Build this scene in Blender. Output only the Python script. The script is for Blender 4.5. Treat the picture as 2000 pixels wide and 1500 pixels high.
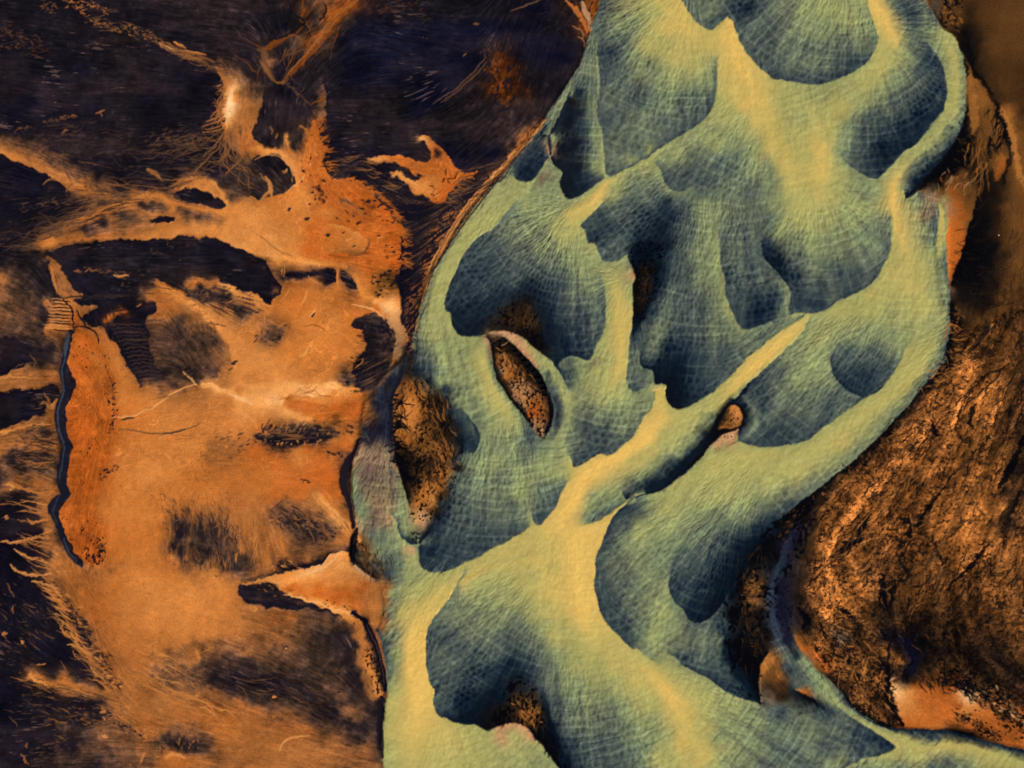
import math
import numpy as np
try:
    import bpy
except ImportError:          # the survey can be looked at without Blender
    bpy = None
SCALE = 0.5                   # metres per survey unit
def wx(x): return (x-1000.0)*SCALE
def wy(y): return (750.0-y)*SCALE
GAIN = (1.13, 1.12, 1.145)
if bpy:
    sc = bpy.context.scene
    for o in list(bpy.data.objects): bpy.data.objects.remove(o)
    cd = bpy.data.cameras.new('camera'); cam = bpy.data.objects.new('camera', cd); sc.collection.objects.link(cam)
    cd.lens = 35.0; cd.sensor_width = 36.0; cd.clip_start = 1.0; cd.clip_end = 20000.0
    cam.location = (0.0, 0.0, 1000.0*35/36+1.0); cam.rotation_euler = (0, 0, 0); sc.camera = cam
    SUN_EL, SUN_AZ = math.radians(44), math.radians(318)          # azimuth clockwise from north (top of the picture)
    w = bpy.data.worlds.new('World'); sc.world = w; w.use_nodes = True
    nt = w.node_tree; bg = nt.nodes['Background']; sky = nt.nodes.new('ShaderNodeTexSky')
    sky.sky_type = 'NISHITA'; sky.sun_disc = False; sky.sun_elevation = SUN_EL; sky.sun_rotation = SUN_AZ
    nt.links.new(sky.outputs[0], bg.inputs[0]); bg.inputs[1].default_value = 0.06
    ld = bpy.data.lights.new('sun', 'SUN'); ld.energy = 4.6; ld.angle = math.radians(0.6); ld.color = (1.0, .95, .87)
    sun = bpy.data.objects.new('sun', ld); sc.collection.objects.link(sun)
    sun.rotation_euler = (math.pi/2-SUN_EL, 0, math.pi-SUN_AZ); sun.location = (-300, 300, 600)
    sc.view_settings.view_transform = 'Standard'; sc.view_settings.look = 'None'; sc.view_settings.exposure = 0.0; sc.view_settings.gamma = 1.0
    sc.cycles.max_bounces = 2; sc.cycles.diffuse_bounces = 1; sc.cycles.use_denoising = False
# ---------------------------------------------------------------- field engine (survey units: 1 unit = 0.5 m, x east, y south)
H = 1.5
GX0, GY0, NX, NY = -180.0, -150.0, 1575, 1201
XS = (GX0 + H*np.arange(NX)).astype(np.float32)
YS = (GY0 + H*np.arange(NY)).astype(np.float32)
PX, PY = np.meshgrid(XS, YS)
RAMPS = {
 'r': [(0,(5,13,22)),(15,(27,39,51)),(30,(60,71,75)),(45,(94,104,90)),(60,(130,138,99)),(75,(166,162,97)),(90,(202,174,95)),(100,(232,186,97))],
 'l': [(0,(17,15,27)),(15,(36,30,36)),(30,(64,48,42)),(45,(106,71,48)),(60,(152,94,50)),(75,(198,118,55)),(90,(234,156,84)),(100,(252,200,145))],
 'o': [(0,(20,10,12)),(30,(88,44,18)),(50,(148,76,28)),(70,(194,103,42)),(85,(214,126,60)),(100,(238,162,102))],
 'b': [(0,(5,7,13)),(20,(32,23,16)),(40,(84,54,27)),(60,(152,94,42)),(80,(190,122,62)),(100,(218,150,90))],
 'p': [(0,(60,50,50)),(50,(132,112,86)),(80,(192,140,98)),(100,(215,165,115))],
 'n': [(0,(12,12,24)),(20,(25,25,42)),(50,(38,46,60)),(100,(92,102,114))],
}
def tok(t):
    R = RAMPS[t[0]]; v = float(t[1:]); xs = [a for a, _ in R]
    return np.array([np.interp(v, xs, [c[k] for _, c in R]) for k in range(3)], np.float32)/255
def parse(s):
    out = []
    for w in s.split():
        p = w.split(','); out.append((float(p[0]), float(p[1]), p[2:]))
    return out
def smooth_line(P, k=3):
    """Catmull-Rom resample of (n,d) points"""
    P = np.asarray(P, np.float32)
    if len(P) < 3: return P
    Q = np.vstack([2*P[0]-P[1], P, 2*P[-1]-P[-2]]); out = []
    for i in range(1, len(Q)-2):
        p0, p1, p2, p3 = Q[i-1], Q[i], Q[i+1], Q[i+2]
        for t in np.arange(k)/k:
            out.append(0.5*((2*p1)+(-p0+p2)*t+(2*p0-5*p1+4*p2-p3)*t*t+(-p0+3*p1-3*p2+p3)*t**3))
    out.append(P[-1]); return np.array(out, np.float32)
def dense(P, step=0.6):
    """resample a polyline at ~step cells; returns pts, tangents"""
    P = np.asarray(P, np.float32); d = np.hypot(*(P[1:, :2]-P[:-1, :2]).T); s = np.concatenate([[0], np.cumsum(d)])
    n = max(2, int(s[-1]/(step*H))+1); q = np.linspace(0, s[-1], n)
    R = np.stack([np.interp(q, s, P[:, k]) for k in range(P.shape[1])], 1)
    T = np.gradient(R[:, :2], axis=0); T /= np.maximum(np.hypot(*T.T), 1e-6)[:, None]
    return R, T
class Field:
    def __init__(s, C): s.num = np.zeros((C, NY, NX), np.float32); s.w = np.zeros((NY, NX), np.float32); s.C = C
    def splat(s, x, y, v, w):
        i = np.rint((x-GX0)/H).astype(int); j = np.rint((y-GY0)/H).astype(int)
        ok = (i >= 0) & (i < NX) & (j >= 0) & (j < NY); i, j = i[ok], j[ok]; v = v[ok]
        w = np.broadcast_to(np.float32(w), x.shape)[ok]
        np.add.at(s.w, (j, i), w)
        for c in range(s.C): np.add.at(s.num[c], (j, i), v[:, c]*w)
    def disc(s, x, y, v, rad, w):
        i0, i1 = int((x-3*rad-GX0)/H), int((x+3*rad-GX0)/H)+2; j0, j1 = int((y-3*rad-GY0)/H), int((y+3*rad-GY0)/H)+2
        i0, j0 = max(i0, 0), max(j0, 0); i1, j1 = min(i1, NX), min(j1, NY)
        if i0 >= i1 or j0 >= j1: return
        g = w*np.exp(-((PX[j0:j1, i0:i1]-x)**2+(PY[j0:j1, i0:i1]-y)**2)/(2*(rad*.5)**2))
        s.w[j0:j1, i0:i1] += g
        for c in range(s.C): s.num[c, j0:j1, i0:i1] += g*v[c]
    def solve(s, fine=14, stop=0):
        lv = [(s.num, s.w)]
        while min(lv[-1][1].shape) > 12:
            n, w = lv[-1]; ny, nx = w.shape; py, px = ny % 2, nx % 2
            n = np.pad(n, ((0, 0), (0, py), (0, px))); w = np.pad(w, ((0, py), (0, px)))
            lv.append((n[:, ::2, ::2]+n[:, 1::2, ::2]+n[:, ::2, 1::2]+n[:, 1::2, 1::2], w[::2, ::2]+w[1::2, ::2]+w[::2, 1::2]+w[1::2, 1::2]))
        u = None
        for k in range(len(lv)-1, stop-1, -1):
            n, w = lv[k]
            if u is None: u = np.broadcast_to((n.sum((1, 2))/max(w.sum(), 1e-6))[:, None, None], n.shape).astype(np.float32).copy()
            else:
                u = np.repeat(np.repeat(u, 2, 1), 2, 2)[:, :w.shape[0], :w.shape[1]]
            its = fine if k == 0 else (30 if k < 3 else 80)
            for _ in range(its):
                p = np.pad(u, ((0, 0), (1, 1), (1, 1)), mode='edge')
                u = (p[:, :-2, 1:-1]+p[:, 2:, 1:-1]+p[:, 1:-1, :-2]+p[:, 1:-1, 2:]+n)/(4+w)
        for k in range(stop, 0, -1):
            ny, nx = lv[k-1][1].shape
            c = u.shape; fy = np.clip((np.arange(ny)-.5)/2, 0, c[1]-1.001); fx = np.clip((np.arange(nx)-.5)/2, 0, c[2]-1.001)
            iy = fy.astype(int); ix = fx.astype(int); ty = (fy-iy)[None, :, None].astype(np.float32); tx = (fx-ix)[None, None, :].astype(np.float32)
            a = u[:, iy]*(1-ty)+u[:, np.minimum(iy+1, c[1]-1)]*ty
            u = a[:, :, ix]*(1-tx)+a[:, :, np.minimum(ix+1, c[2]-1)]*tx
        return u
COL = Field(3)
def E(ref, vin, vout, pts, off=1.1, w=60):
    """sharp boundary: value vin on the side of ref, vout on the other"""
    P = parse(pts); A = []; a, b = vin, vout
    for x, y, ex in P:
        if ex: a = ex[0] if ex[0] else a; b = (ex[1] if len(ex) > 1 and ex[1] else b)
        A.append(np.concatenate([[x, y], tok(a) if a != '-' else [0]*3, tok(b) if b != '-' else [0]*3]))
    L = smooth_line(A); R, T = dense(L)
    k = np.argmin((R[:, 0]-ref[0])**2+(R[:, 1]-ref[1])**2)
    N = np.stack([-T[:, 1], T[:, 0]], 1)
    sgn = 1.0 if (ref[0]-R[k, 0])*N[k, 0]+(ref[1]-R[k, 1])*N[k, 1] > 0 else -1.0
    for side, lo, use in ((sgn, 2, vin), (-sgn, 5, vout)):
        if use == '-': continue
        for o in (off, off+.9):
            q = R[:, :2]+N*side*o*H; COL.splat(q[:, 0], q[:, 1], np.clip(R[:, lo:lo+3], 0, 1), w)
def S(pts, w=6.0, width=0):
    """soft stroke of values"""
    P = parse(pts); A = []; a = None
    for x, y, ex in P:
        a = ex[0] if ex else a; A.append(np.concatenate([[x, y], tok(a)]))
    R, T = dense(smooth_line(A)); N = np.stack([-T[:, 1], T[:, 0]], 1)
    for o in (np.arange(-width, width+.1, H) if width else [0]):
        q = R[:, :2]+N*o; COL.splat(q[:, 0], q[:, 1], np.clip(R[:, 2:5], 0, 1), w)
def D(pts, rad=16, w=.12):
    for x, y, ex in parse(pts): COL.disc(x, y, tok(ex[0]), rad, w)
# noise
def _h(i, j, seed):
    n = (i.astype(np.int64)*374761393+j.astype(np.int64)*668265263+seed*974634777) & 0xffffffff
    n = ((n ^ (n >> 13))*1274126177) & 0xffffffff; n = (n ^ (n >> 16))
    return (n & 0xffff).astype(np.float32)/65535.0
def vnoise(x, y, s, seed=0):
    x = x/s; y = y/s; i = np.floor(x); j = np.floor(y); fx = (x-i).astype(np.float32); fy = (y-j).astype(np.float32)
    i = i.astype(np.int64); j = j.astype(np.int64); fx = fx*fx*fx*(fx*(fx*6-15)+10); fy = fy*fy*fy*(fy*(fy*6-15)+10)
    a = _h(i, j, seed); b = _h(i+1, j, seed); c = _h(i, j+1, seed); d = _h(i+1, j+1, seed)
    return ((a*(1-fx)+b*fx)*(1-fy)+(c*(1-fx)+d*fx)*fy)*2-1
def fbm(x, y, s, o=4, seed=0, g=.5):
    r = 0; a = 1.0; t = 0
    for k in range(o):
        r = r+a*vnoise(x+37*k, y-91*k, s, seed+k); t += a; a *= g; s *= .5
    return r/t
def samp(F, x, y):
    fx = np.clip((x-GX0)/H, 0, NX-1.01); fy = np.clip((y-GY0)/H, 0, NY-1.01)
    i = fx.astype(np.int32); j = fy.astype(np.int32); tx = (fx-i).astype(np.float32); ty = (fy-j).astype(np.float32)
    f = lambda A: (A[j, i]*(1-tx)+A[j, i+1]*tx)*(1-ty)+(A[j+1, i]*(1-tx)+A[j+1, i+1]*tx)*ty
    return f(F) if F.ndim == 2 else np.stack([f(A) for A in F])
def blur(A, n=1):
    for _ in range(n):
        p = np.pad(A, 1, mode='edge'); A = (p[:-2, 1:-1]+p[2:, 1:-1]+p[1:-1, :-2]+p[1:-1, 2:]+2*A)/6
        p = np.pad(A, 1, mode='edge'); A = (p[:-2, :-2]+p[2:, :-2]+p[:-2, 2:]+p[2:, 2:]+4*A)/8
    return A
def lic(N, th, L, step=1.5):
    """smear N along direction th (radians field) by +-L units; renormalised"""
    acc = N.copy(); c, s = np.cos(th).astype(np.float32), np.sin(th).astype(np.float32)
    n = int(L/step)
    for sg in (1, -1):
        x, y = PX.copy(), PY.copy(); dx, dy = c*sg*step, s*sg*step
        for k in range(n):
            x += dx; y += dy
            i = np.clip(((x-GX0)/H+.5).astype(np.int32), 0, NX-1); j = np.clip(((y-GY0)/H+.5).astype(np.int32), 0, NY-1)
            acc += N[j, i]*(1-(k+1)/(n+1.0))
            if k % 3 == 2:
                nc, ns = c[j, i], s[j, i]; f = np.where(nc*dx+ns*dy < 0, -step, step).astype(np.float32); dx, dy = nc*f, ns*f
    acc -= acc.mean(); return acc/(acc.std()+1e-6)
def sst(a, b, x): t = np.clip((x-a)/(b-a), 0, 1); return t*t*(3-2*t)
def poly(pts, sm=True):
    P = np.array([[a, b] for a, b, _ in parse(pts)], np.float32)
    return smooth_line(np.vstack([P, P[:1]]), 3) if sm else P
def inside(P, X, Y):
    """even-odd test inside bbox"""
    M = np.zeros(X.shape, bool); x0, y0 = P.min(0)-12; x1, y1 = P.max(0)+12
    i0 = max(int((x0-GX0)/H), 0); i1 = min(int((x1-GX0)/H)+1, NX); j0 = max(int((y0-GY0)/H), 0); j1 = min(int((y1-GY0)/H)+1, NY)
    if i0 >= i1 or j0 >= j1: return M
    x = X[j0:j1, i0:i1]; y = Y[j0:j1, i0:i1]; m = np.zeros(x.shape, bool)
    for k in range(len(P)):
        ax, ay = P[k-1]; bx, by = P[k]
        if ay == by: continue
        c = (ay > y) != (by > y)
        m ^= c & (x < (bx-ax)*(y-ay)/(by-ay)+ax)
    M[j0:j1, i0:i1] = m; return M
def sdf(P, X, Y, pad=60, closed=True):
    """signed distance (positive inside) clipped to +-pad"""
    Dm = np.full(X.shape, np.float32(pad)); x0, y0 = P[:, :2].min(0)-pad; x1, y1 = P[:, :2].max(0)+pad
    i0 = max(int((x0-GX0)/H), 0); i1 = min(int((x1-GX0)/H)+1, NX); j0 = max(int((y0-GY0)/H), 0); j1 = min(int((y1-GY0)/H)+1, NY)
    if i0 >= i1 or j0 >= j1: return -Dm
    for k in range(0 if closed else 1, len(P)):
        ax, ay = P[k-1][:2]; bx, by = P[k][:2]
        u0 = max(int((min(ax, bx)-pad-GX0)/H), 0); u1 = min(int((max(ax, bx)+pad-GX0)/H)+1, NX)
        v0 = max(int((min(ay, by)-pad-GY0)/H), 0); v1 = min(int((max(ay, by)+pad-GY0)/H)+1, NY)
        if u0 >= u1 or v0 >= v1: continue
        x = X[v0:v1, u0:u1]-ax; y = Y[v0:v1, u0:u1]-ay; dx, dy = bx-ax, by-ay
        t = np.clip((x*dx+y*dy)/(dx*dx+dy*dy+1e-6), 0, 1)
        d = np.sqrt((x-t*dx)**2+(y-t*dy)**2); Dm[v0:v1, u0:u1] = np.minimum(Dm[v0:v1, u0:u1], d)
    return np.where(inside(P, X, Y), Dm, -Dm) if closed else Dm


def poisson(fx, fy, k=2):
    """scalar whose gradient is closest to (fx, fy); solved on every k-th sample with mirrored edges"""
    a = fx[::k, ::k]; b = fy[::k, ::k]; ny, nx = a.shape; h = H*k
    d = np.zeros((ny, nx)); gx = (a[:, 1:]+a[:, :-1])*.5*h; gy = (b[1:]+b[:-1])*.5*h
    d[:, :-1] += gx; d[:, 1:] -= gx; d[:-1] += gy; d[1:] -= gy
    m = np.concatenate([d, d[:, ::-1]], 1); m = np.concatenate([m, m[::-1]], 0)
    F_ = np.fft.rfft2(m); ky = 2*np.cos(2*np.pi*np.arange(2*ny)/(2*ny))-2; kx = 2*np.cos(2*np.pi*np.arange(nx+1)/(2*nx))-2
    den = ky[:, None]+kx[None, :]; den[0, 0] = 1; F_ /= den; F_[0, 0] = 0
    u = np.fft.irfft2(F_, s=m.shape)[:ny, :nx].astype(np.float32)
    gy_ = np.clip(np.arange(NY)/k, 0, ny-1.001); gx_ = np.clip(np.arange(NX)/k, 0, nx-1.001); j = gy_.astype(int); i = gx_.astype(int)
    ty = (gy_-j)[:, None].astype(np.float32); tx = (gx_-i)[None, :].astype(np.float32)
    r = u[j]*(1-ty)+u[np.minimum(j+1, ny-1)]*ty
    return r[:, i]*(1-tx)+r[:, np.minimum(i+1, nx-1)]*tx
def cells(u, v, seed, jit=.5):
    i = np.floor(u).astype(np.int64); f1 = np.full(u.shape, 9., np.float32); f2 = f1.copy()
    for di in (-1, 0, 1):
        I = i+di; vv = v+.5*(I & 1); j = np.floor(vv).astype(np.int64)
        for dj in (-1, 0, 1):
            J = j+dj; d = np.sqrt((u-I-.5-(_h(I, J, seed)-.5)*jit)**2+(vv-J-.5-(_h(I, J, seed+9)-.5)*jit)**2).astype(np.float32)
            f2 = np.minimum(f2, np.maximum(d, f1)); f1 = np.minimum(f1, d)
    return f1, f2-f1
# ---------------------------------------------------------------- river: bed depth / silt values, plus bank shade, along banks, lobes and threads
# west bank
E((1250,200),'r35','l15',"1175,-150,r40,o40 1171,0,r38,o50 1160,30,r40,o60 1154,62,r45,o50 1146,78,r45,l25 1142,98,r48,l12 1130,130,r50,l12 1105,170,r50,l14 1080,207,r50,l14 1062,233,r48,l20 1040,262,r35,l70 1015,292,r30,l70 998,318,r38,l60 975,347,r66,l50 945,382,r66,l50 915,418,r68,l45 890,455,r62,l42 870,492,r62,l42 845,528,r60,l35 829,570,r58,l20 816,620,r55,l12 808,650,r52,l10 802,682,r48,l12")
# east bank
E((1850,200),'r55','b10',"1790,-150,r50,b40 1800,-60,r45,b45 1812,0,p50,b45 1822,20,r40,b35 1836,45,r50,b15 1845,58,r70,b35 1862,68,r75,b22 1872,88,r72,b12 1882,120,r62,b8 1888,160,r58,b8 1886,205,r55,b8 1880,240,r45,b4 1866,275,r25,b3 1842,308,r12,b3 1812,342,r8,b2 1792,368,r5,b4 1770,389,r6,r60")  # lower end: shadowed water, its shade painted dark
E((1700,400),'p50','b40',"1792,372,r35,o40 1812,380,p45,p50 1832,390,p60,p70 1845,400,r60,p60 1850,440,r70,o70 1848,470,r70,o68 1849,500,r50,o70 1852,530,r45,o70 1855,560,r45,l45 1857,600,r45,b3 1857,640,r45,b3 1850,680,r42,b3 1838,715,r42,b4 1812,745,r48,b6 1780,785,r52,b8 1740,828,r55,b8 1690,880,r55,b8 1640,922,r50,b6 1590,962,r45,b4 1540,1000,r30,b3 1510,1020,r18,b3")  # black strip past the water: wet ground and bank shade in colour
S("1510,1020,r15 1490,1050,r6 1462,1090,r3 1440,1130,r3 1425,1170,r5")
S("1850,200,r74 1858,240,r70") 
# top lobe A
E((1280,200),'r35','r60',"1170,60,r38,r45 1168,95,r32,r55 1168,130,r35,r58 1170,180,r38,r58 1166,215,r38,r60 1175,255,r38,r62 1178,290,r40,r64 1181,332,r38,r68 1192,343,r35,r74 1230,326,r34,r72 1270,305,r33,r70 1305,278,r33,r68 1345,257,r33,r66 1378,230,r35,r68 1397,195,r36,r74 1403,150,r46,r84 1402,118,r62,r88")
D("1280,20,r74 1230,50,r62 1290,80,r76 1340,90,r82 1260,130,r60 1330,150,r66 1210,170,r42 1250,200,r46 1300,210,r52 1350,200,r46 1220,260,r48 1250,290,r44 1300,240,r42 1195,300,r45 1210,80,r48 1380,160,r60 1215,130,r38",22)
D("1187,103,r22 1195,95,r26 1300,230,r30 1255,298,r32",9,.3)
# thread and wedge at the top
E((1430,0),'r40','r88',"1322,-10,r55,r92 1335,8,r52,r92 1352,32,r46,r88 1370,50,r42,r85 1388,59,r38,r84 1404,46,r36,r86 1421,32,r33,r92")
E((1560,80),'r38','r90',"1421,32,r33,r94 1432,44,r36,r97 1445,78,r38,r97 1463,108,r36,r93 1487,135,r34,r88 1515,152,r33,r80 1550,160,r31,r72 1590,164,r30,r70 1633,156,r28,r70 1662,141,r26,r70 1690,126,r28,r70 1708,100,r38,r74 1714,74,r42,r80 1708,48,r52,r88 1698,15,r62,r94 1690,-30,r66,r94")
D("1400,5,r48 1440,10,r24 1480,15,r36 1430,-60,r20 1380,-40,r50 1530,20,r50 1570,10,r62 1620,20,r68 1660,30,r66 1600,60,r60 1560,90,r48 1520,110,r42 1600,110,r48 1650,90,r50 1640,130,r38 1500,50,r42 1480,80,r40 1680,60,r56",20)
D("1675,118,r20 1465,15,r15",10,.3)
S("1240,-60,r74 1290,10,r88 1330,40,r92 1360,75,r88 1385,100,r84")
S("1408,60,r94 1428,90,r98 1445,130,r97 1470,165,r94 1500,205,r90 1512,250,r86 1540,300,r84 1570,350,r82 1590,395,r76")
S("1715,-60,r95 1710,0,r97 1728,30,r98 1742,60,r96 1752,85,r90")
D("1720,120,r80 1690,160,r76 1650,175,r72 1600,190,r70 1560,185,r74 1535,200,r76 1560,230,r70 1600,215,r74 1640,210,r80 1620,260,r76 1602,300,r88 1605,260,r84 1606,340,r88 1600,380,r84 1615,420,r70 1580,300,r78 1550,260,r78 1640,330,r72 1630,370,r74 1670,380,r66 1650,430,r62 1700,370,r62 1735,300,r0",22)
D("1735,300,r20",10,.3)
# right-hand blue corner and lobe C
S("1738,-60,r60 1748,0,r48 1765,35,r46 1782,70,r46 1795,95,r44")
D("1775,20,r30 1770,-40,r30 1790,45,r34 1800,15,r45 1808,60,r52 1812,30,r56 1826,30,r28 1828,12,r25",12,.3)
E((1740,250),'r22','r70',"1798,78,r34,r46 1815,88,r30,r52 1832,108,r28,r58 1845,138,r28,r66 1851,172,r26,r72 1848,205,r20,r74 1836,224,r16,r74 1817,248,r16,r70 1792,278,r15,r70 1762,299,r15,r70 1742,322,r18,r72 1716,350,r24,r66 1692,345,r28,r62 1668,330,r38,r62 1648,312,r48,r62 1636,290,r58,r62")
D("1740,110,r76 1700,140,r78 1770,110,r62 1790,100,r46 1810,125,r26 1800,160,r40 1760,150,r54 1830,170,r24 1720,180,r64 1680,200,r68 1770,190,r36 1810,200,r22 1740,210,r44 1700,230,r46 1665,250,r56 1690,265,r36 1735,250,r25 1770,250,r14 1740,290,r14 1705,300,r24 1675,295,r40 1715,325,r22 1800,235,r15 1650,270,r60",16,.2)
S("1842,78,r72 1864,105,r80 1870,150,r80 1868,200,r78 1855,235,r76")
S("1845,245,r76 1815,275,r72 1785,305,r74 1762,328,r82 1748,355,r94 1744,385,r98 1746,420,r97 1757,460,r92 1775,500,r84 1790,540,r80")
D("1858,255,r48 1835,290,r46 1810,315,r38 1790,335,r44 1780,355,r26 1790,352,r12 1768,365,r58 1773,375,r30 1775,385,r10",9,.4)
E((1790,370),'r10','r66',"1766,372,r40,r80 1770,388,r8,r74 1782,381,r6,r62 1798,370,r5,r55")
D("1795,395,r60 1820,400,p50 1810,420,p50 1800,450,r66 1818,470,r45 1824,440,r38 1828,490,r58 1815,500,r72",10,.3)
S("1842,388,r70 1841,410,r86 1838,440,r86 1833,470,r80 1834,500,r74",20,2.5)
E((1840,430),'r84','r40',"1834,395,r82,p50 1833,430,r82,r42 1831,460,r82,r45 1828,480,r76,r55")
D("1800,540,r78 1830,560,r68 1790,600,r76 1830,620,r66 1740,560,r78 1700,600,r76 1650,620,r74 1745,620,r70 1820,670,r76 1780,650,r68 1720,650,r62",20)
# lobe D
E((1640,500),'r35','r72',"1741,425,r48,r78 1744,455,r44,r80 1741,485,r40,r78 1732,508,r38,r76 1718,538,r34,r74 1695,560,r32,r72 1662,576,r32,r72 1638,589,r32,r72 1608,606,r30,r70 1580,613,r32,r70 1560,610,r32,r68 1546,616,r30,r68")
D("1600,440,r70 1560,420,r74 1590,480,r64 1640,470,r60 1690,460,r54 1700,500,r46 1650,520,r46 1680,540,r36 1600,530,r50 1560,500,r46 1640,560,r36 1590,560,r38 1590,590,r26 1560,590,r30 1545,550,r24 1560,470,r54 1720,440,r50",18,.16)
D("1500,490,r12 1515,510,r8 1535,530,r10 1542,545,r18 1500,475,r24 1545,520,r30 1645,530,r30 1560,600,r18",10,.4)
E((1560,500),'r14','r50',"1487,470,r26,r46 1490,490,r14,r44 1494,505,r10,r42 1505,518,r8,r42 1520,534,r8,r36 1535,552,r14,r50 1543,568,r24,r54 1544,590,r28,r54 1541,603,r32,r54")
S("1512,552,r40 1528,548,r50 1541,572,r54 1540,600,r54 1530,620,r50 1515,632,r48",8)
# centre field
D("1450,240,r70 1480,280,r66 1420,280,r56 1440,320,r46 1400,320,r42 1360,300,r48 1370,260,r62 1420,220,r74 1500,330,r60 1480,380,r48 1520,400,r66 1340,340,r38 1380,350,r40 1420,370,r54 1450,420,r48 1460,460,r44 1320,290,r66 1530,450,r64 1550,380,r76 1500,430,r46 1510,360,r62",20)
E((1340,340),'r38','r64',"1282,318,r46,r66 1292,335,r36,r62 1296,352,r32,r56 1310,370,r34,r56 1330,375,r36,r54 1350,365,r38,r52")
# lobe E
E((1200,460),'r28','r72',"1178,395,r50,r88 1160,412,r44,r86 1145,425,r36,r82 1132,440,r34,r76 1143,452,r28,r74 1146,470,r26,r70 1162,475,r28,r70 1168,490,r32,r68 1175,507,r32,r66 1187,512,r32,r66 1206,509,r34,r68 1220,501,r34,r66 1226,498,r22,r58 1230,515,r4,r58 1238,530,b4,p60 1241,540,b6,p80 1238,555,b8,r68 1237,580,b12,r72 1236,610,b10,r84 1236,640,r8,r86 1230,670,r32,r84 1226,700,r42,r84 1224,725,r46,r84 1222,745,r48,r82")
D("1175,425,r22 1195,415,r38 1170,455,r24 1225,400,r40 1230,440,r34 1215,480,r34 1190,490,r34 1250,385,r46 1280,390,r34 1300,400,r18 1260,420,r22 1245,460,r14 1290,440,r8 1310,420,r16 1265,490,r2 1240,490,r4 1300,480,r8 1330,400,r36 1280,360,r44 1240,350,r55 1245,500,r3",12,.3)
D("1260,530,b18 1265,560,b24 1260,590,b20 1248,600,b12 1255,620,b6 1280,530,b8 1243,570,b10 1290,520,r6 1288,560,r14 1300,540,r22 1278,600,r30 1262,630,r30 1250,650,r32 1310,500,r26 1240,660,r28 1270,610,r22",8,.5)
S("1285,530,r8 1280,560,r8 1268,595,r5 1252,625,r5 1240,652,r10",10)
D("1230,330,r60 1200,370,r70 1270,300,r72 1240,320,r72 1300,300,r60",14,.3)
S("1250,318,r74 1290,290,r74 1306,275,r66")
S("1196,348,r88 1178,368,r96 1158,392,r95 1135,410,r90 1110,430,r80")
# fan F
D("1380,400,r56 1400,440,r56 1340,450,r40 1370,490,r52 1330,520,r36 1390,530,r58 1320,570,r42 1350,590,r44 1400,590,r58 1300,610,r46 1360,640,r36 1410,640,r56 1280,650,r48 1440,680,r46 1270,690,r46 1240,700,r50 1410,700,r36 1390,740,r32 1330,660,r28 1240,730,r48 1440,660,r58 1470,660,r52",18,.14)
D("1310,680,r14 1290,710,r10 1320,720,r6 1345,700,r16 1310,750,r2 1335,770,r6 1360,740,r20 1370,765,r20 1275,700,r28 1262,715,r24",11,.4)
E((1330,720),'r10','r66',"1250,682,r36,r56 1251,700,r22,r56 1254,714,r10,r54 1266,719,r8,r46 1277,727,r4,r44 1280,742,r4,r50 1280,752,r2,r66 1297,753,r1,r82 1300,768,r1,r84 1304,785,r1,r80 1316,796,r2,r78 1331,799,r4,r76 1345,792,r12,r74 1366,781,r20,r74 1388,768,r24,r74")
E((1250,740),'r44','r72',"1222,744,r50,r74 1228,757,r36,r66 1238,765,r32,r62 1250,763,r36,r60 1262,757,r42,r62 1272,751,r46,r66 1280,750,r46,r68")
S("1180,520,r66 1205,560,r82 1210,600,r88 1212,650,r90 1212,700,r90 1200,740,r84 1180,765,r74",10,4)
# lobe G
E((1440,560),'r38','r62',"1402,440,r48,r60 1404,470,r42,r62 1406,500,r40,r64 1412,530,r38,r66 1417,560,r36,r66 1422,590,r34,r66 1432,615,r34,r66 1441,632,r32,r66 1455,642,r24,r66 1468,641,r20,r60 1490,632,r18,r50 1505,625,r22,r46 1512,630,r36,r46")
D("1430,470,r50 1460,500,r46 1440,540,r42 1470,560,r38 1450,590,r34 1480,590,r22 1500,600,r16 1480,615,r14 1510,580,r24 1490,540,r40 1520,590,r34 1470,530,r44 1505,560,r36",12,.3)
# diagonal thread
E((1500,700),'r90','r42',"1579,612,r84,r40 1560,625,r84,r44 1540,638,r86,r46 1512,655,r88,r46 1485,678,r90,r44 1460,700,r88,r38 1440,722,r86,r36 1415,745,r82,r34 1390,768,r78,r28")
E((1500,690),'r90','r56',"1579,614,r82,r70 1572,640,r84,r58 1556,660,r86,r56 1530,684,r86,r50 1508,706,r86,r40 1485,728,r84,r32 1464,748,r78,r24 1450,765,r70,r12 1436,780,r66,r8")
S("1565,630,r90 1535,662,r95 1500,693,r97 1465,725,r97 1435,755,r92 1405,785,r82 1380,800,r78",8,4)
D("1350,815,r80 1330,840,r76 1350,860,r60 1300,880,r70 1320,870,r68 1400,800,r74 1380,820,r66 1395,825,r40 1270,910,r66 1250,930,r62 1210,960,r70 1240,900,r80 1330,885,r52",12,.25)
S("1283,762,r92 1292,790,r90 1290,815,r94 1270,845,r98 1240,872,r99 1205,895,r100 1170,912,r100 1140,940,r100 1118,985,r100 1095,1020,r97 1075,1045,r92",12,6)
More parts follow.
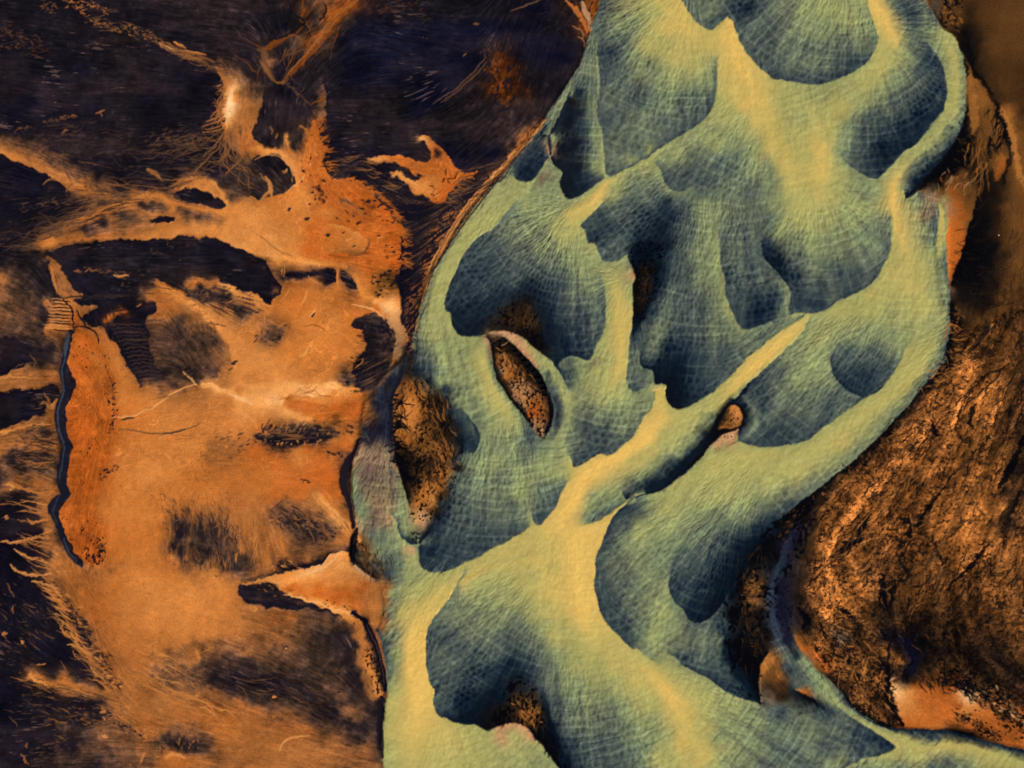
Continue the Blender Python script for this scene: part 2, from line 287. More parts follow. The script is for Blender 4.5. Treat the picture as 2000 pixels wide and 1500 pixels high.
# dark slot
E((1330,900),'r3','r74',"1442,838,b10,p80 1425,842,b5,p80 1408,850,b3,p75 1396,862,b2,p70 1382,875,b2,r68 1375,888,b2,r70 1357,908,b3,r74 1344,922,r1,r76 1322,938,r2,r76 1302,952,r3,r74 1288,961,r3,r72 1272,963,r4,r66 1258,966,r5,r56 1245,970,r8,r44")
S("1436,782,r8 1418,800,b4 1403,822,b3 1392,845,b2 1375,862,r2 1360,880,r6 1340,900,r6 1318,922,r4 1290,944,r6 1262,956,r8",8,4)
D("1315,905,r22 1290,925,r30 1265,940,r20 1345,885,r30 1365,858,r38 1240,958,r24 1305,893,r42 1228,970,r20 1250,950,r20",8,.4)
E((1240,955),'r16','r60',"1214,952,r48,r60 1214,962,r36,r62 1220,972,r16,r62 1228,974,r12,r60 1240,970,r10,r58")
D("1190,985,r60 1150,990,r66 1175,1005,r36 1195,990,r36 1215,975,r50 1150,1015,r50 1185,960,r66 1160,970,r62 1205,970,r56",9,.35)
E((1180,1000),'r38','r92',"1146,1024,r60,r92 1162,1020,r44,r92 1180,1010,r34,r92 1200,996,r36,r88 1218,982,r44,r76 1240,972,r48,r62")
# lobe H
D("1600,660,r66 1650,650,r62 1580,700,r62 1560,740,r62 1540,700,r56 1600,740,r56 1530,780,r46 1560,800,r52 1600,800,r42 1500,820,r42 1540,840,r34 1490,850,r32 1640,690,r44 1700,690,r46 1750,670,r60 1660,730,r26 1690,740,r20 1720,720,r30 1660,700,r36 1740,700,r46 1510,740,r46 1480,760,r30 1500,790,r34 1640,800,r44 1590,770,r54 1570,840,r34 1620,780,r40 1680,660,r60",16,.18)
E((1670,740),'r22','r54',"1632,680,r44,r52 1624,695,r30,r56 1621,712,r24,r58 1628,732,r20,r54 1638,748,r18,r48 1655,762,r16,r44 1672,772,r16,r44 1686,779,r18,r46")
E((1600,780),'r38','r76',"1768,680,r60,r78 1755,710,r46,r78 1738,738,r36,r76 1718,764,r28,r74 1702,771,r26,r74 1686,780,r30,r74 1662,797,r40,r74 1634,818,r38,r74 1600,842,r34,r74 1570,862,r32,r74 1540,869,r30,r74 1505,874,r28,r74 1475,869,r28,r74 1455,864,r26,r76 1444,861,r24,r72")
S("1450,772,r42 1464,785,r48 1473,805,r50 1474,828,r50 1466,848,r46 1452,858,r40",14,2.5)
D("1450,800,r10 1460,820,r16 1455,790,r12 1490,800,r20 1488,825,r24 1450,845,r22 1446,783,r24",6,.6)
S("1810,690,r78 1785,730,r80 1750,765,r80 1700,800,r80 1650,840,r80 1600,875,r80 1550,900,r78 1500,905,r78",6,6)
D("1825,700,r66 1760,790,r70 1700,850,r70 1640,900,r66 1580,940,r60 1440,880,r78 1420,900,r78",12,.2)
# small orange islet + pink bar
E((1425,820),'b70','b3',"1428,791,b60 1442,793,b80 1451,806,b80 1451,820,b75 1443,833,b70 1430,836,b70 1414,838,b60 1402,839,b40 1405,828,b25 1412,815,b25 1418,801,b35 1428,791,b50")
D("1429,801,b60 1441,808,b88 1428,818,b62 1414,833,b50 1440,824,b78 1422,828,b45",4,.8)
D("1430,848,p90 1418,856,p92 1402,868,p88 1436,858,p85 1425,866,p82 1412,876,r74 1390,884,r74",6,.6)
E((1425,855),'p85','r26',"1441,838,p70,r10 1441,848,p70,r20 1442,860,r72,r30")
# lobe I and around
E((1200,830),'r36','r92',"1112,890,r40,r70 1116,905,r32,r80 1121,914,r28,r90 1143,904,r30,r92 1165,890,r32,r92 1195,886,r34,r94 1215,872,r36,r94 1236,854,r42,r92 1250,832,r50,r92 1264,808,r56,r88 1276,788,r60,r86 1282,765,r62,r84")
D("1130,890,r32 1150,870,r34 1170,850,r34 1200,860,r38 1190,820,r42 1140,830,r36 1220,830,r50 1160,800,r50 1200,790,r60 1180,780,r68 1240,790,r58 1260,775,r62 1120,860,r46 1130,800,r58 1220,760,r68 1200,770,r74 1115,880,r44 1140,770,r64 1150,740,r68 1170,720,r72 1190,700,r74",13,.22)
# islet ring
E((1010,760),'b20','r60',"984,658,b5,r66 1003,672,b8,p75 1022,692,b5,p80 1040,712,b5,p75 1055,730,b4,r62 1066,750,b5,r50 1074,775,n10,r40 1080,800,n5,r42 1078,825,n8,r52 1070,845,n12,r58 1063,858,p50,r58")
S("985,654,p88 1005,662,p85 1030,680,p82 1055,700,r70 1080,722,r68 1098,748,r68 1108,778,r68 1109,810,r66 1100,840,r64 1080,870,r62",20,5)
D("1068,735,r40 1085,765,r34 1092,795,r26 1088,825,r26 1076,850,r36 1080,780,n30 1085,810,n15",7,.7)
E((940,760),'r74','b6',"948,656,p70,b25 956,668,p75,b8 960,690,p50,b4 962,712,r55,b3 970,738,r56,b3 985,765,r60,b5 1000,785,r62,b5 1015,803,r55,b5 1030,822,r48,b8 1045,843,r44,p50 1060,858,r46,p60")
S("940,670,r72 942,700,r80 950,730,r82 965,765,r82 985,800,r80 1003,830,r72 1015,850,r64",12,5)
D("900,690,r66 870,700,r66 850,680,r64 860,740,r62 890,740,r62 920,740,r66 900,780,r58 940,800,r62 970,830,r66 930,830,r56 1000,870,r56 960,870,r58 1030,870,r46 1040,890,r48 1060,890,r60 1030,930,r62 1010,960,r60 1050,900,r60 1080,900,r64 1070,930,r64 1095,920,r68 1100,880,r62 1030,850,r36",12,.3)
# lobe J
E((1000,520),'r26','r74',"1012,386,r62,r72 985,420,r48,r74 960,448,r40,r74 935,462,r32,r74 912,487,r28,r75 895,518,r26,r75 880,550,r24,r75 871,572,r24,r75 869,592,r20,r74 872,607,r14,r73 882,611,r12,r72 884,633,r8,r72 893,650,r6,r71 905,657,r6,r70 920,658,r6,r70 938,655,r8,r70 950,652,b25,p75")
D("1000,430,r54 1030,400,r66 960,480,r34 1010,480,r46 920,520,r28 900,580,r22 950,560,r26 1000,540,r32 1040,520,r38 1060,470,r58 1100,440,r72 1130,480,r64 1080,510,r48 1140,530,r62 1120,570,r50 900,620,r10 930,600,r12 930,640,r6 965,600,r12 990,580,r12 1030,560,r10 1050,580,r12 1090,560,r30 1080,600,r20 1110,610,r34 1140,590,r48 1160,560,r58 1150,640,r40 1120,650,r26 1150,680,r26 1080,640,r10 1100,670,r14 1060,610,r6 1120,690,r22 1150,700,r28 1070,660,r6",14,.25)
D("1000,610,b22 1030,610,b28 1010,640,b24 975,640,b20 1045,640,b22 1050,660,b10 985,620,b18 960,655,b32 1030,630,b26 1060,680,b12 1035,590,b10 1010,595,b10",9,.5)
E((1120,660),'r28','r68',"1178,540,r54,r68 1182,570,r46,r70 1184,600,r42,r72 1182,630,r38,r74 1176,655,r34,r72 1163,683,r26,r70 1152,702,r22,r68 1138,702,r20,r64 1120,696,r14,r58 1105,700,r10,r54 1092,712,r10,r50")
S("1000,372,r70 965,405,r73 935,435,r74 905,470,r75 880,505,r75 862,545,r74 850,590,r74 846,630,r72 850,665,r70",5,6)
D("1040,370,r66 1070,365,r62 1060,345,p50 1090,370,r62 1085,410,r60 1050,410,r58 1110,400,r60 1130,425,r84",10,.3)
# top-left dark pools
E((1110,280),'r5','r60',"1112,178,r20,r52 1104,200,r12,r54 1092,228,r8,r56 1079,250,r5,r58 1071,272,r2,p55 1073,296,r2,p65 1078,316,r3,r58 1090,328,r4,r64 1098,336,r4,r62 1094,352,r4,r64 1099,376,r4,r66 1110,389,r5,r66 1126,386,r8,r66 1148,372,r14,r70 1165,358,r24,r74 1180,345,r40,r78")
D("1115,200,b12 1130,180,r12 1130,220,r6 1110,240,r2 1140,250,r22 1125,280,r2 1145,290,r26 1100,290,r2 1130,330,r3 1110,360,r3 1145,340,r22 1160,300,r48 1155,230,r42 1158,180,r46 1150,160,r40 1163,260,r55 1168,320,r62 1150,130,r50 1155,100,r36",9,.5)
E((1040,310),'r18','r66',"1078,236,r24,r50 1062,262,r20,r50 1072,262,r22,r62")
E((1030,330),'r16','r68',"1075,262,r26,r60 1078,290,r22,p60 1074,305,r20,p58 1060,325,r16,r64 1046,345,r14,r68 1030,355,r12,r70 1018,353,r12,r70 1008,349,r14,r72 1004,344,r20,r70")
D("1050,290,r20 1030,315,r20 1015,335,r16 1040,330,r14 1060,300,r24 1100,190,r52 1085,215,r56 1120,160,r50 1070,240,r52 1140,110,r44",8,.4)
S("1118,175,r55 1092,208,r58 1072,245,r57 1080,270,r60",8,3)
# lobe M, N
E((930,1030),'r30','r76',"822,1048,r20,r50 818,1070,r16,r62 818,1098,r18,r66 826,1112,r22,r70 850,1118,r26,r74 884,1112,r28,r76 905,1099,r30,r78 934,1090,r32,r80 960,1071,r34,r82 985,1061,r36,r84 1010,1046,r36,r84 1035,1028,r44,r84")
D("920,900,r58 960,900,r62 900,950,r50 940,950,r50 980,940,r48 1010,920,r60 900,1000,r42 950,1000,r42 1000,990,r44 870,1040,r32 920,1050,r34 970,1030,r36 840,1080,r18 880,1090,r26 850,1030,r24 870,980,r34 960,1060,r32 870,1010,r26 1020,1010,r48 1040,960,r64 895,930,r44",13,.25)
E((1070,980),'r36','r88',"1038,1000,r46,r64 1040,1015,r36,r70 1047,1025,r32,r84 1058,1023,r32,r90 1070,1011,r34,r92 1084,988,r38,r93 1096,964,r44,r93 1108,940,r54,r92")
D("1055,1010,r28 1065,980,r38 1080,960,r46 1065,940,r50 1050,960,r48",8,.4)
# olive bar + dark blue edges
D("800,755,b55 815,770,b75 830,800,b62 810,800,b80 790,790,b85 783,820,b82 800,830,b80 830,830,b50 850,850,b42 845,815,b42 780,850,b60 800,865,b54 820,870,b50 850,880,b50 875,885,b62 840,900,b34 800,890,b24 785,905,b16 810,930,b28 845,930,b45 870,920,b68 860,950,b55 830,960,b70 800,950,b30 840,980,b70 850,1000,b30 862,970,b30 815,985,b72 875,850,b28 865,820,b25",9,.5)
D("775,765,b20 850,780,b20 870,760,r20 840,745,r22 885,800,r22 900,830,r16 920,860,r18 905,880,r18 930,880,r22 900,860,r10 870,790,b14 895,915,b18 885,950,r20 870,985,r10 855,1010,r8 842,1030,r8 890,900,r20 860,730,r44 835,720,r30 820,700,r34 815,725,r12",8,.5)
E((920,870),'r20','r52',"905,800,r30,r58 925,825,r24,r58 940,850,r22,r58 935,872,r20,r56 926,886,r18,r54 915,886,r20,r46")
E((800,860),'b50','n15',"795,700,b20,r14 788,730,b25,n15 780,750,b45,n15 770,775,b55,n10 767,800,b50,n6 768,830,b50,n15 767,860,b40,n20 770,890,b20,p50 778,915,b6,p62 787,950,b6,r62 794,975,b12,r66 800,1000,p80,r64")
S("740,760,n45 750,785,n35 752,810,n40 748,835,n20",12,2)
D("760,745,n15 735,790,n20 740,840,n10 760,810,n8 755,850,n30 715,790,b60 722,815,b45 712,840,n30 720,860,n12 760,870,n40 757,720,n25 775,705,b35 745,770,n40",7,.6)
# pink-grey bar
E((740,960),'r60','l8',"703,858,n20,l20 697,872,p70,l15 690,895,p70,l10 688,925,r62,l12 688,955,r60,l14 690,985,r58,l10 693,1015,p60,o60 698,1035,p60,l70 703,1050,b50,l70")
D("720,890,p60 745,885,p56 712,930,p50 730,950,p34 760,930,p42 765,970,p38 745,990,p58 757,1010,p66 705,1000,r54 730,1020,p46 785,990,r56 790,1030,r60 735,1050,r46 770,1055,r54",20,.16); D("825,1005,p90 815,1018,p90 828,1022,p85",8,.4)
E((800,1040),'r18','r62',"762,1005,r50,p80 775,1025,r30,r66 782,1045,r22,r64 797,1060,r14,r64 812,1064,r12,r60 825,1058,r14,r50 838,1040,r10,r20")
D("806,1076,p90 800,1068,p88 808,1090,r74 750,1090,r38 740,1110,r30 760,1120,r26 780,1100,r50 710,1070,b52 715,1095,b45 725,1110,b35 700,1090,b25 700,1060,b50 740,1080,r52 770,1090,r48 790,1125,r62 690,1075,b3 692,1100,b4 735,1128,b15 760,1132,r22 775,1130,r40",8,.45)
# lower main threads
S("1085,1050,r88 1110,1060,r97 1135,1050,r98 1150,1035,r97 1172,1022,r94",8,5)
S("1120,1060,r98 1128,1110,r98 1130,1160,r98 1135,1200,r97 1155,1232,r90 1190,1262,r84 1240,1295,r84 1280,1325,r92 1305,1358,r97 1330,1395,r92 1350,1440,r86 1345,1490,r82 1330,1560,r80 1330,1650,r80",10,5)
S("1075,1075,r86 1040,1080,r84 1000,1095,r82 960,1105,r84 930,1120,r86 905,1135,r86 880,1145,r82",8,3)
S("875,1150,r88 850,1180,r90 825,1215,r94 808,1245,r98 802,1290,r99 812,1340,r99 820,1385,r97 812,1420,r93 800,1460,r88 795,1500,r82 790,1650,r80",10,7)
D("800,1110,r66 790,1150,r72 775,1130,r50 770,1160,r60 760,1200,r56 765,1170,r54 770,1240,r56 790,1200,r86 775,1280,r68 762,1300,r50 765,1340,r72 760,1380,r84 765,1430,r84 765,1480,r76 820,1150,r76 845,1140,r78 830,1120,r70 1000,1130,r74 1040,1120,r76 960,1130,r74 1060,1150,r84 1090,1150,r90 850,1480,r80 900,1450,r82 870,1430,r86 920,1480,r76 1080,1110,r86",12,.25)
E((1260,1120),'r34','r96',"1262,964,r50,r60 1245,968,r26,r72 1228,976,r22,r86 1213,990,r24,r88 1200,1006,r26,r94 1188,1027,r26,r96 1177,1052,r32,r96 1168,1080,r36,r96 1162,1110,r38,r96 1161,1140,r36,r96 1165,1170,r30,r96 1172,1195,r28,r94 1180,1211,r26,r92 1200,1233,r26,r88 1220,1255,r26,r84 1234,1267,r30,r82 1246,1267,r48,r80 1262,1282,r56,r78 1280,1295,r64,r76")
D("1235,990,r26 1215,1020,r34 1250,975,r42 1280,975,r66 1320,960,r74 1300,990,r74 1360,930,r76 1400,900,r78 1450,900,r78 1420,950,r76 1500,930,r76 1480,960,r68 1440,980,r66 1380,970,r70 1350,1010,r62 1300,1030,r64 1250,1030,r68 1220,1060,r58 1200,1100,r48 1240,1090,r58 1290,1080,r56 1260,1130,r56 1210,1140,r46 1200,1180,r34 1230,1180,r50 1270,1170,r60 1300,1200,r64 1250,1220,r52 1220,1220,r28 1280,1240,r64 1310,1230,r60 1330,1260,r52 1400,1020,r58 1450,1010,r54 1500,990,r50 1540,970,r52 1340,1050,r56 1370,1050,r52 1190,1150,r36",16,.18)
D("1480,1030,r18 1450,1045,r26 1420,1060,r24 1500,1010,r28 1545,985,r24 1440,1070,r10 1460,1060,r6",9,.4)
E((1360,1150),'r18','r56',"1318,1085,r46,r52 1310,1110,r38,r56 1307,1135,r28,r60 1309,1160,r22,r60 1318,1178,r20,r58 1334,1193,r16,r56 1344,1208,r12,r54 1358,1217,r8,r46 1378,1213,r5,r40 1398,1199,r4,r38 1408,1182,r3,r32 1418,1165,r4,r20")
D("1340,1080,r46 1370,1080,r40 1400,1070,r34 1340,1120,r34 1370,1110,r30 1400,1100,r20 1340,1160,r26 1370,1150,r20 1400,1140,r6 1365,1190,r12 1385,1180,r6 1420,1100,r10 1330,1180,r24",9,.4)
D("1360,1230,r44 1385,1230,r42 1390,1260,r50 1370,1290,r42 1400,1290,r40 1350,1260,r48 1410,1220,r30 1340,1290,r36 1380,1310,r30 1420,1310,r34 1440,1340,r26 1405,1250,r46 1325,1280,r44",9,.4)
S("1412,1210,r30 1416,1250,r14 1424,1290,r10 1440,1320,r8 1465,1350,r5 1484,1370,r4",14,2)
E((1440,1350),'r22','r66',"1300,1270,r58,r66 1325,1290,r36,r66 1348,1308,r28,r66 1370,1320,r26,r66 1395,1334,r22,r66 1420,1353,r24,r66 1448,1366,r20,r66 1475,1372,r10,r64 1489,1378,r8,r50")
# black slough with specks
D("1470,1090,b4 1500,1060,b4 1450,1150,b6 1430,1200,b3 1440,1260,b4 1460,1300,b3 1480,1340,b2 1480,1200,b12 1500,1150,b14 1520,1090,b8 1540,1040,b6 1500,1240,b10 1570,1010,b10 1580,990,b6 1480,1270,b8 1550,1060,b10",12,.3)
D("1462,1150,b55 1475,1140,b50 1480,1180,b48 1468,1175,b45 1490,1135,b40 1470,1210,b30 1545,1025,b35",4,.6)
E((1470,1320),'b3','b40',"1486,1377,b1,p40 1482,1350,b1,p30 1484,1320,b2,b55 1492,1290,b4,b65 1500,1275,b4,b60")
# lower right stream
S("1560,1020,n12 1545,1060,n20 1530,1090,n24 1518,1120,n50 1506,1150,n62 1508,1185,n50 1512,1215,n62 1518,1245,n66 1535,1275,r42 1555,1300,r44 1575,1325,r50 1600,1350,r58 1630,1372,r66 1665,1395,r68 1700,1420,r76 1735,1440,r82",14,3)
D("1525,1150,n14 1530,1200,n18 1520,1180,n22 1540,1250,r10 1555,1280,r10 1545,1310,r24 1535,1300,r32 1560,1340,r36 1520,1320,b60 1510,1290,b75 1525,1340,b40 1500,1350,p20 1510,1370,p30 1530,1360,b25 1550,1345,r24 1590,1320,r60 1610,1340,r62 1570,1290,r58 1560,1265,b60 1630,1355,r62",8,.5)
S("1552,1348,r10 1572,1360,b4 1592,1372,b4 1612,1385,r14 1628,1393,r28",14,1)
S("1556,1346,o85 1575,1353,o70 1595,1366,r50",8)
E((1640,1400),'r50','b30',"1552,1245,r10,b60 1562,1270,r30,o70 1580,1290,r56,p50 1596,1308,r56,b60 1615,1325,r54,b30 1640,1348,r44,b10 1655,1370,r30,b5 1680,1392,r20,b4 1705,1408,r14,b3 1735,1420,r12,b3 1765,1424,r12,o60 1800,1424,r14,o70 1830,1425,r14,o75 1865,1429,r10,b10 1900,1440,r12,b8 1950,1452,r14,o60 2000,1464,r16,o60 2200,1500,r20,o60")  # water side darkened as a painted shadow edge under the bank
S("1660,1385,r60 1700,1410,r62 1740,1432,r72 1770,1445,r78 1810,1462,r80 1850,1455,r84 1900,1462,r82 1950,1478,r80 2000,1492,r76 2180,1530,r74",8,3)
D("1790,1432,r30 1815,1438,r26 1830,1442,r34 1780,1428,r22",6,.6)
D("1520,1385,r34 1550,1400,r46 1600,1390,r36 1640,1400,r38 1500,1400,r50 1580,1420,r56 1530,1430,r52 1620,1430,r44 1480,1410,r56 1440,1400,r64 1400,1390,r66 1460,1440,r56 1400,1440,r66 1420,1490,r60 1500,1470,r46 1560,1460,r40 1620,1460,r36 1680,1450,r26 1560,1490,r48 1500,1500,r40 1640,1490,r56 1660,1410,r40 1470,1480,r52 1390,1500,r72 1690,1475,r30 1380,1370,r74 1350,1350,r78 1320,1320,r76",14,.25)
E((1640,1450),'r26','r70',"1640,1385,r44,r64 1665,1402,r34,r66 1690,1418,r28,r68 1720,1436,r22,r72 1747,1456,r18,r84 1748,1464,r18,r84 1735,1470,r22,r76 1705,1478,r30,r66 1675,1488,r34,r62 1650,1500,r40,r60 1600,1560,r40,r60")
D("1780,1480,r72 1760,1500,r44 1820,1500,r34 1850,1490,r44 1880,1500,r54 1800,1470,r78 1900,1495,r66 1720,1500,r60 1740,1520,r30",8,.4)
# lobe T
E((930,1280),'r36','r92',"905,1115,r66,r82 893,1138,r56,r84 884,1155,r48,r90 866,1183,r44,r92 846,1210,r42,r95 835,1232,r38,r97 831,1260,r36,r98 832,1290,r34,r98 838,1318,r34,r98 841,1338,r30,r96 848,1350,r22,r94 845,1366,r36,r94 849,1386,r32,r93 858,1401,r26,r90 872,1402,r14,r82 885,1411,r6,r80 910,1415,r3,r78 930,1415,r2,r76 944,1425,b6,r74 955,1429,b6,r72 970,1421,b5,p75 985,1414,b5,p80 1000,1411,b8,p85")
D("930,1130,r74 940,1170,r62 900,1190,r52 970,1150,r68 1000,1170,r70 880,1240,r46 920,1230,r50 960,1220,r54 1000,1210,r54 1040,1190,r72 860,1300,r42 900,1290,r44 940,1280,r38 980,1260,r38 1020,1230,r50 1060,1220,r66 880,1340,r38 920,1330,r26 960,1320,r16 1000,1300,r14 870,1380,r32 900,1370,r16 940,1370,r5 920,1400,r4 980,1360,r4 960,1400,b8 990,1390,b18 1020,1340,r6 1030,1290,r26 1050,1260,r52 980,1395,b10 1010,1320,r6 1040,1310,r24",14,.25)
D("1010,1360,b30 1030,1380,b40 1020,1395,b50 1040,1400,b62 1050,1390,b45 1040,1360,b22 1035,1410,b55 1050,1415,b30 1015,1340,b14",6,.6)
E((1100,1440),'b1','p80',"1000,1411,b25,p88 1018,1417,b20,p88 1032,1424,b6,p85 1042,1438,b2,p80 1056,1452,b1,r72 1068,1468,b1,r68 1079,1484,r2,r66 1092,1505,r3,r66 1110,1540,r5,r66 1150,1650,r10,r66")
S("1055,1345,r26 1066,1370,r10 1072,1400,r5 1080,1430,r3 1090,1460,r3 1108,1490,r8 1120,1520,r10",10,3)
D("1080,1370,r36 1092,1400,r40 1105,1430,r36 1115,1460,r28 1100,1350,r54 1130,1330,r60 1120,1390,r50 1150,1420,r48 1080,1320,r52 1090,1280,r64 1130,1290,r72 1170,1300,r74 1120,1250,r78 1090,1230,r72 1200,1330,r72 1160,1360,r62 1210,1380,r58 1250,1350,r74 1180,1420,r52 1230,1420,r52 1270,1400,r62 1210,1470,r44 1160,1470,r38 1260,1460,r52 1300,1440,r66 1120,1500,r24 1180,1510,r38 1250,1510,r44 1060,1290,r50 980,1440,p75 1000,1440,r74 1040,1460,r70 1060,1490,r66 960,1460,r74 1000,1490,r70 930,1440,r76 1075,1345,r44",14,.25)

D("1000,1090,r86 1050,1100,r88 1080,1150,r92 1060,1190,r82 1090,1230,r82 1150,1280,r80 1200,1300,r82 1250,1340,r84 1270,1380,r76 1340,1450,r90 1370,1480,r86 1370,1430,r80 1300,1480,r74 1130,1300,r74 1160,1320,r72 1020,1120,r82",22,.2)
D("1300,55,r90 1270,90,r80 1320,110,r82 1350,130,r78 1460,200,r92 1480,240,r88 1500,280,r88 1530,320,r86 1550,360,r84 1600,290,r92 1606,330,r92 1590,220,r80 1560,400,r78 1450,180,r90 1400,280,r66 1790,560,r84 1740,540,r82 1700,570,r82 1800,600,r80 1640,600,r78 1840,620,r70 1120,420,r90 1100,450,r76 1640,860,r84 1500,890,r82 1450,890,r82 1400,900,r82 1560,920,r80 1300,860,r76 1270,880,r82 1240,900,r84",18,.2)
# ---------------------------------------------------------------- land tones: black sand (l), iron sand (o), east bank (b)
D("-100,-80,l10 100,-80,l10 300,-80,l12 500,-80,l14 700,-80,l14 900,-80,n10 1080,-80,l8 -120,200,l6 -120,500,l20 -120,700,l40 -120,900,l20 -120,1100,l8 -120,1300,l8 -120,1500,l14 200,1620,l30 500,1620,l60 -50,1620,l14",50,.05)
D("20,40,l12 100,50,l12 60,100,l9 200,40,l13 150,150,l6 60,180,l5 300,150,l8 380,150,l6 400,215,l8 100,215,l5 180,200,l8 240,120,l17 243,180,l17 245,235,l16 220,160,l9 280,200,l7 280,40,l13 330,20,l15 400,30,l17 450,60,l17 350,90,l9 480,100,l10 420,80,l15 160,275,l19 250,270,l20 330,270,l19 200,300,l14 300,330,l12 380,300,l12 420,330,l12 350,350,l14 250,330,l10 30,340,l3 80,365,l3 100,355,l3 30,400,l6 0,380,l4 100,400,l9 430,270,l8 300,240,l6 150,240,l9 20,240,l5",26,.12)
# diagonal rusty band
E((100,300),'l58','l4',"-60,280,l75,l10 0,301,l86,l6 30,312,l76,l4 62,328,l66,l3 95,342,l62,l3 120,356,l66,l3 138,375,l60,l4")
S("0,296,l84 30,306,l76 60,318,l68 100,336,l62 140,358,l66 165,370,l74",8,2)
D("-40,250,l40 0,272,l48 30,285,l42 60,290,l38 100,310,l38 140,335,l42 175,360,l58 210,382,l62 235,392,l40 200,365,l50 165,340,l30 55,265,l12 105,285,l9 150,315,l9 190,345,l10 230,365,l14 0,255,l15",9,.5)
D("100,365,l30 85,375,l4 130,395,l10 180,385,l50 190,395,l50",6,.4)
# pale funnel
E((470,220),'l66','l6',"418,132,l55,l8 426,148,l62,l6 434,160,l70,l5 437,176,l72,l4 434,195,l72,l4 431,215,l75,l5 431,232,l75,l6 437,250,l70,l9 440,266,l62,l12 450,282,l50,l14 462,300,l40,l16")
S("460,165,l92 452,185,l97 448,205,l100 444,228,l97 440,248,l88",14,3)
S("464,250,l70 466,265,l62 472,280,l62 480,292,l66 496,298,l84",8,2)
D("480,185,l50 500,190,l38 475,215,l64 490,205,l68 495,225,l60 485,245,l68 480,270,l64 470,240,l68 492,270,l66 500,285,l60 460,190,l78 510,170,l28 490,170,l40 456,270,l50",10,.4)
D("468,248,l28 470,262,l24",4,.8)
E((480,250),'l58','l14',"513,178,l36,l22 510,198,l50,l14 503,220,l56,l12 498,240,l62,l12 496,262,l70,l12 500,280,l72,l16 520,287,l60,l20 545,291,l55,l22")
D("530,190,l10 560,180,l7 550,220,l10 580,220,l8 600,190,l9 530,250,l15 560,260,l18 590,260,l24 520,270,l12 580,285,l20 545,275,l16 600,240,l22 520,210,l14 570,150,l8 610,170,l20 625,190,l38 632,205,l42 630,225,l44 615,200,l10 605,215,l7 570,280,l24",12,.35)
E((620,200),'l40','l8',"628,160,l24,l14 634,178,l34,l8 637,198,l42,l6 639,228,l40,l5")
# orange ridge over the brown dome
E((530,340),'l14','l84',"490,318,l22,l40 500,308,l20,l60 520,302,l16,l84 540,304,l12,l86 556,314,l12,l84 566,328,l14,l84 572,344,l16,l84 573,358,l20,l82 566,368,l24,l78 552,376,l24,l76 535,382,l20,l74 518,390,l18,l72 500,393,l14,l70 490,385,l20,l60")
D("540,330,l20 520,325,l14 510,350,l26 540,355,l28 555,345,l24 490,350,l27 470,340,l26 450,350,l24 470,370,l28 450,385,l30 490,375,l20 430,360,l20 495,388,l10 520,370,l26 550,330,l16",12,.3)
S("500,291,l88 520,294,l90 540,299,l88 558,306,l86 572,322,l84 577,345,l82 575,362,l82",10,3)
# orange tree and fan
S("617,235,o50 614,250,o62 609,270,o72 602,290,o78 597,312,o80 597,335,o80 590,360,o80",8,4)
S("589,247,l60 598,258,l70 606,272,o74",8,1)
S("558,268,l85 563,278,l80 568,290,l72 577,302,l78",8,1.5)
E((605,300),'o66','l6',"618,232,o55,l8 619,250,o62,l4 624,266,o66,l3 632,278,o68,l2 640,288,o64,l3 634,300,o68,l6 639,311,o66,l6 631,318,o72,l8 640,334,o72,l12 650,345,o70,l22 662,354,o66,l32 676,352,o66,l26 694,350,o64,l10 708,358,o66,l8 714,368,o66,l10 728,374,o64,l8 742,388,o62,l8 757,400,o60,l6 765,412,o56,l6 772,430,o56,l4 784,436,o60,l4 792,452,o60,l4 784,466,o60,l3 788,482,o58,l3 783,500,o58,l3 787,515,o56,l3 782,530,o56,l3 781,548,b40,l3 777,562,b40,l2 780,580,l80,l3 782,600,l92,l3 786,625,p85,l3 794,648,p80,l3 797,662,p70,l5 790,676,l45,l8")
D("590,330,o76 610,340,o70 625,330,o66 600,380,l84 570,395,l80 550,410,l78 640,370,o66 620,400,o72 650,395,o66 670,380,o58 680,410,o70 700,390,o50 710,410,o62 740,400,o50 730,430,o64 760,440,o60 770,470,o62 740,470,o64 770,510,o58 730,500,o62 680,440,o74 640,420,l76 560,440,l77 500,420,l82 480,400,l80 520,450,l80 580,470,l78 640,470,l74 600,440,l76 680,475,l72 700,485,l72 520,480,l84 560,490,l82 610,490,o72 650,505,o66 700,510,o60 500,490,l80 540,500,l86 450,440,l80 460,410,l78 620,450,o70 590,410,l79 620,365,o50 690,425,o64 730,520,o60 660,515,o64",18,.2)
E((660,470),'l72','o60',"625,437,l76,o72 655,442,l78,o68 685,449,l80,o64 706,461,l78,o60 718,476,l74,o50 716,488,l72,o45 706,497,l66,o48 690,499,l60,o52 665,497,l62,o62 640,494,l70,o68")
D("700,470,l74 680,460,l72 670,485,l70",10,.4)
E((690,400),'l50','o58',"668,385,l40,o62 690,395,l50,o58 706,408,l66,o58 706,417,l66,o60 690,420,l60,o62")
E((750,400),'o52','o44',"730,380,o50,l30 748,392,o48,o34 762,408,o50,o36 768,414,o50,o50")
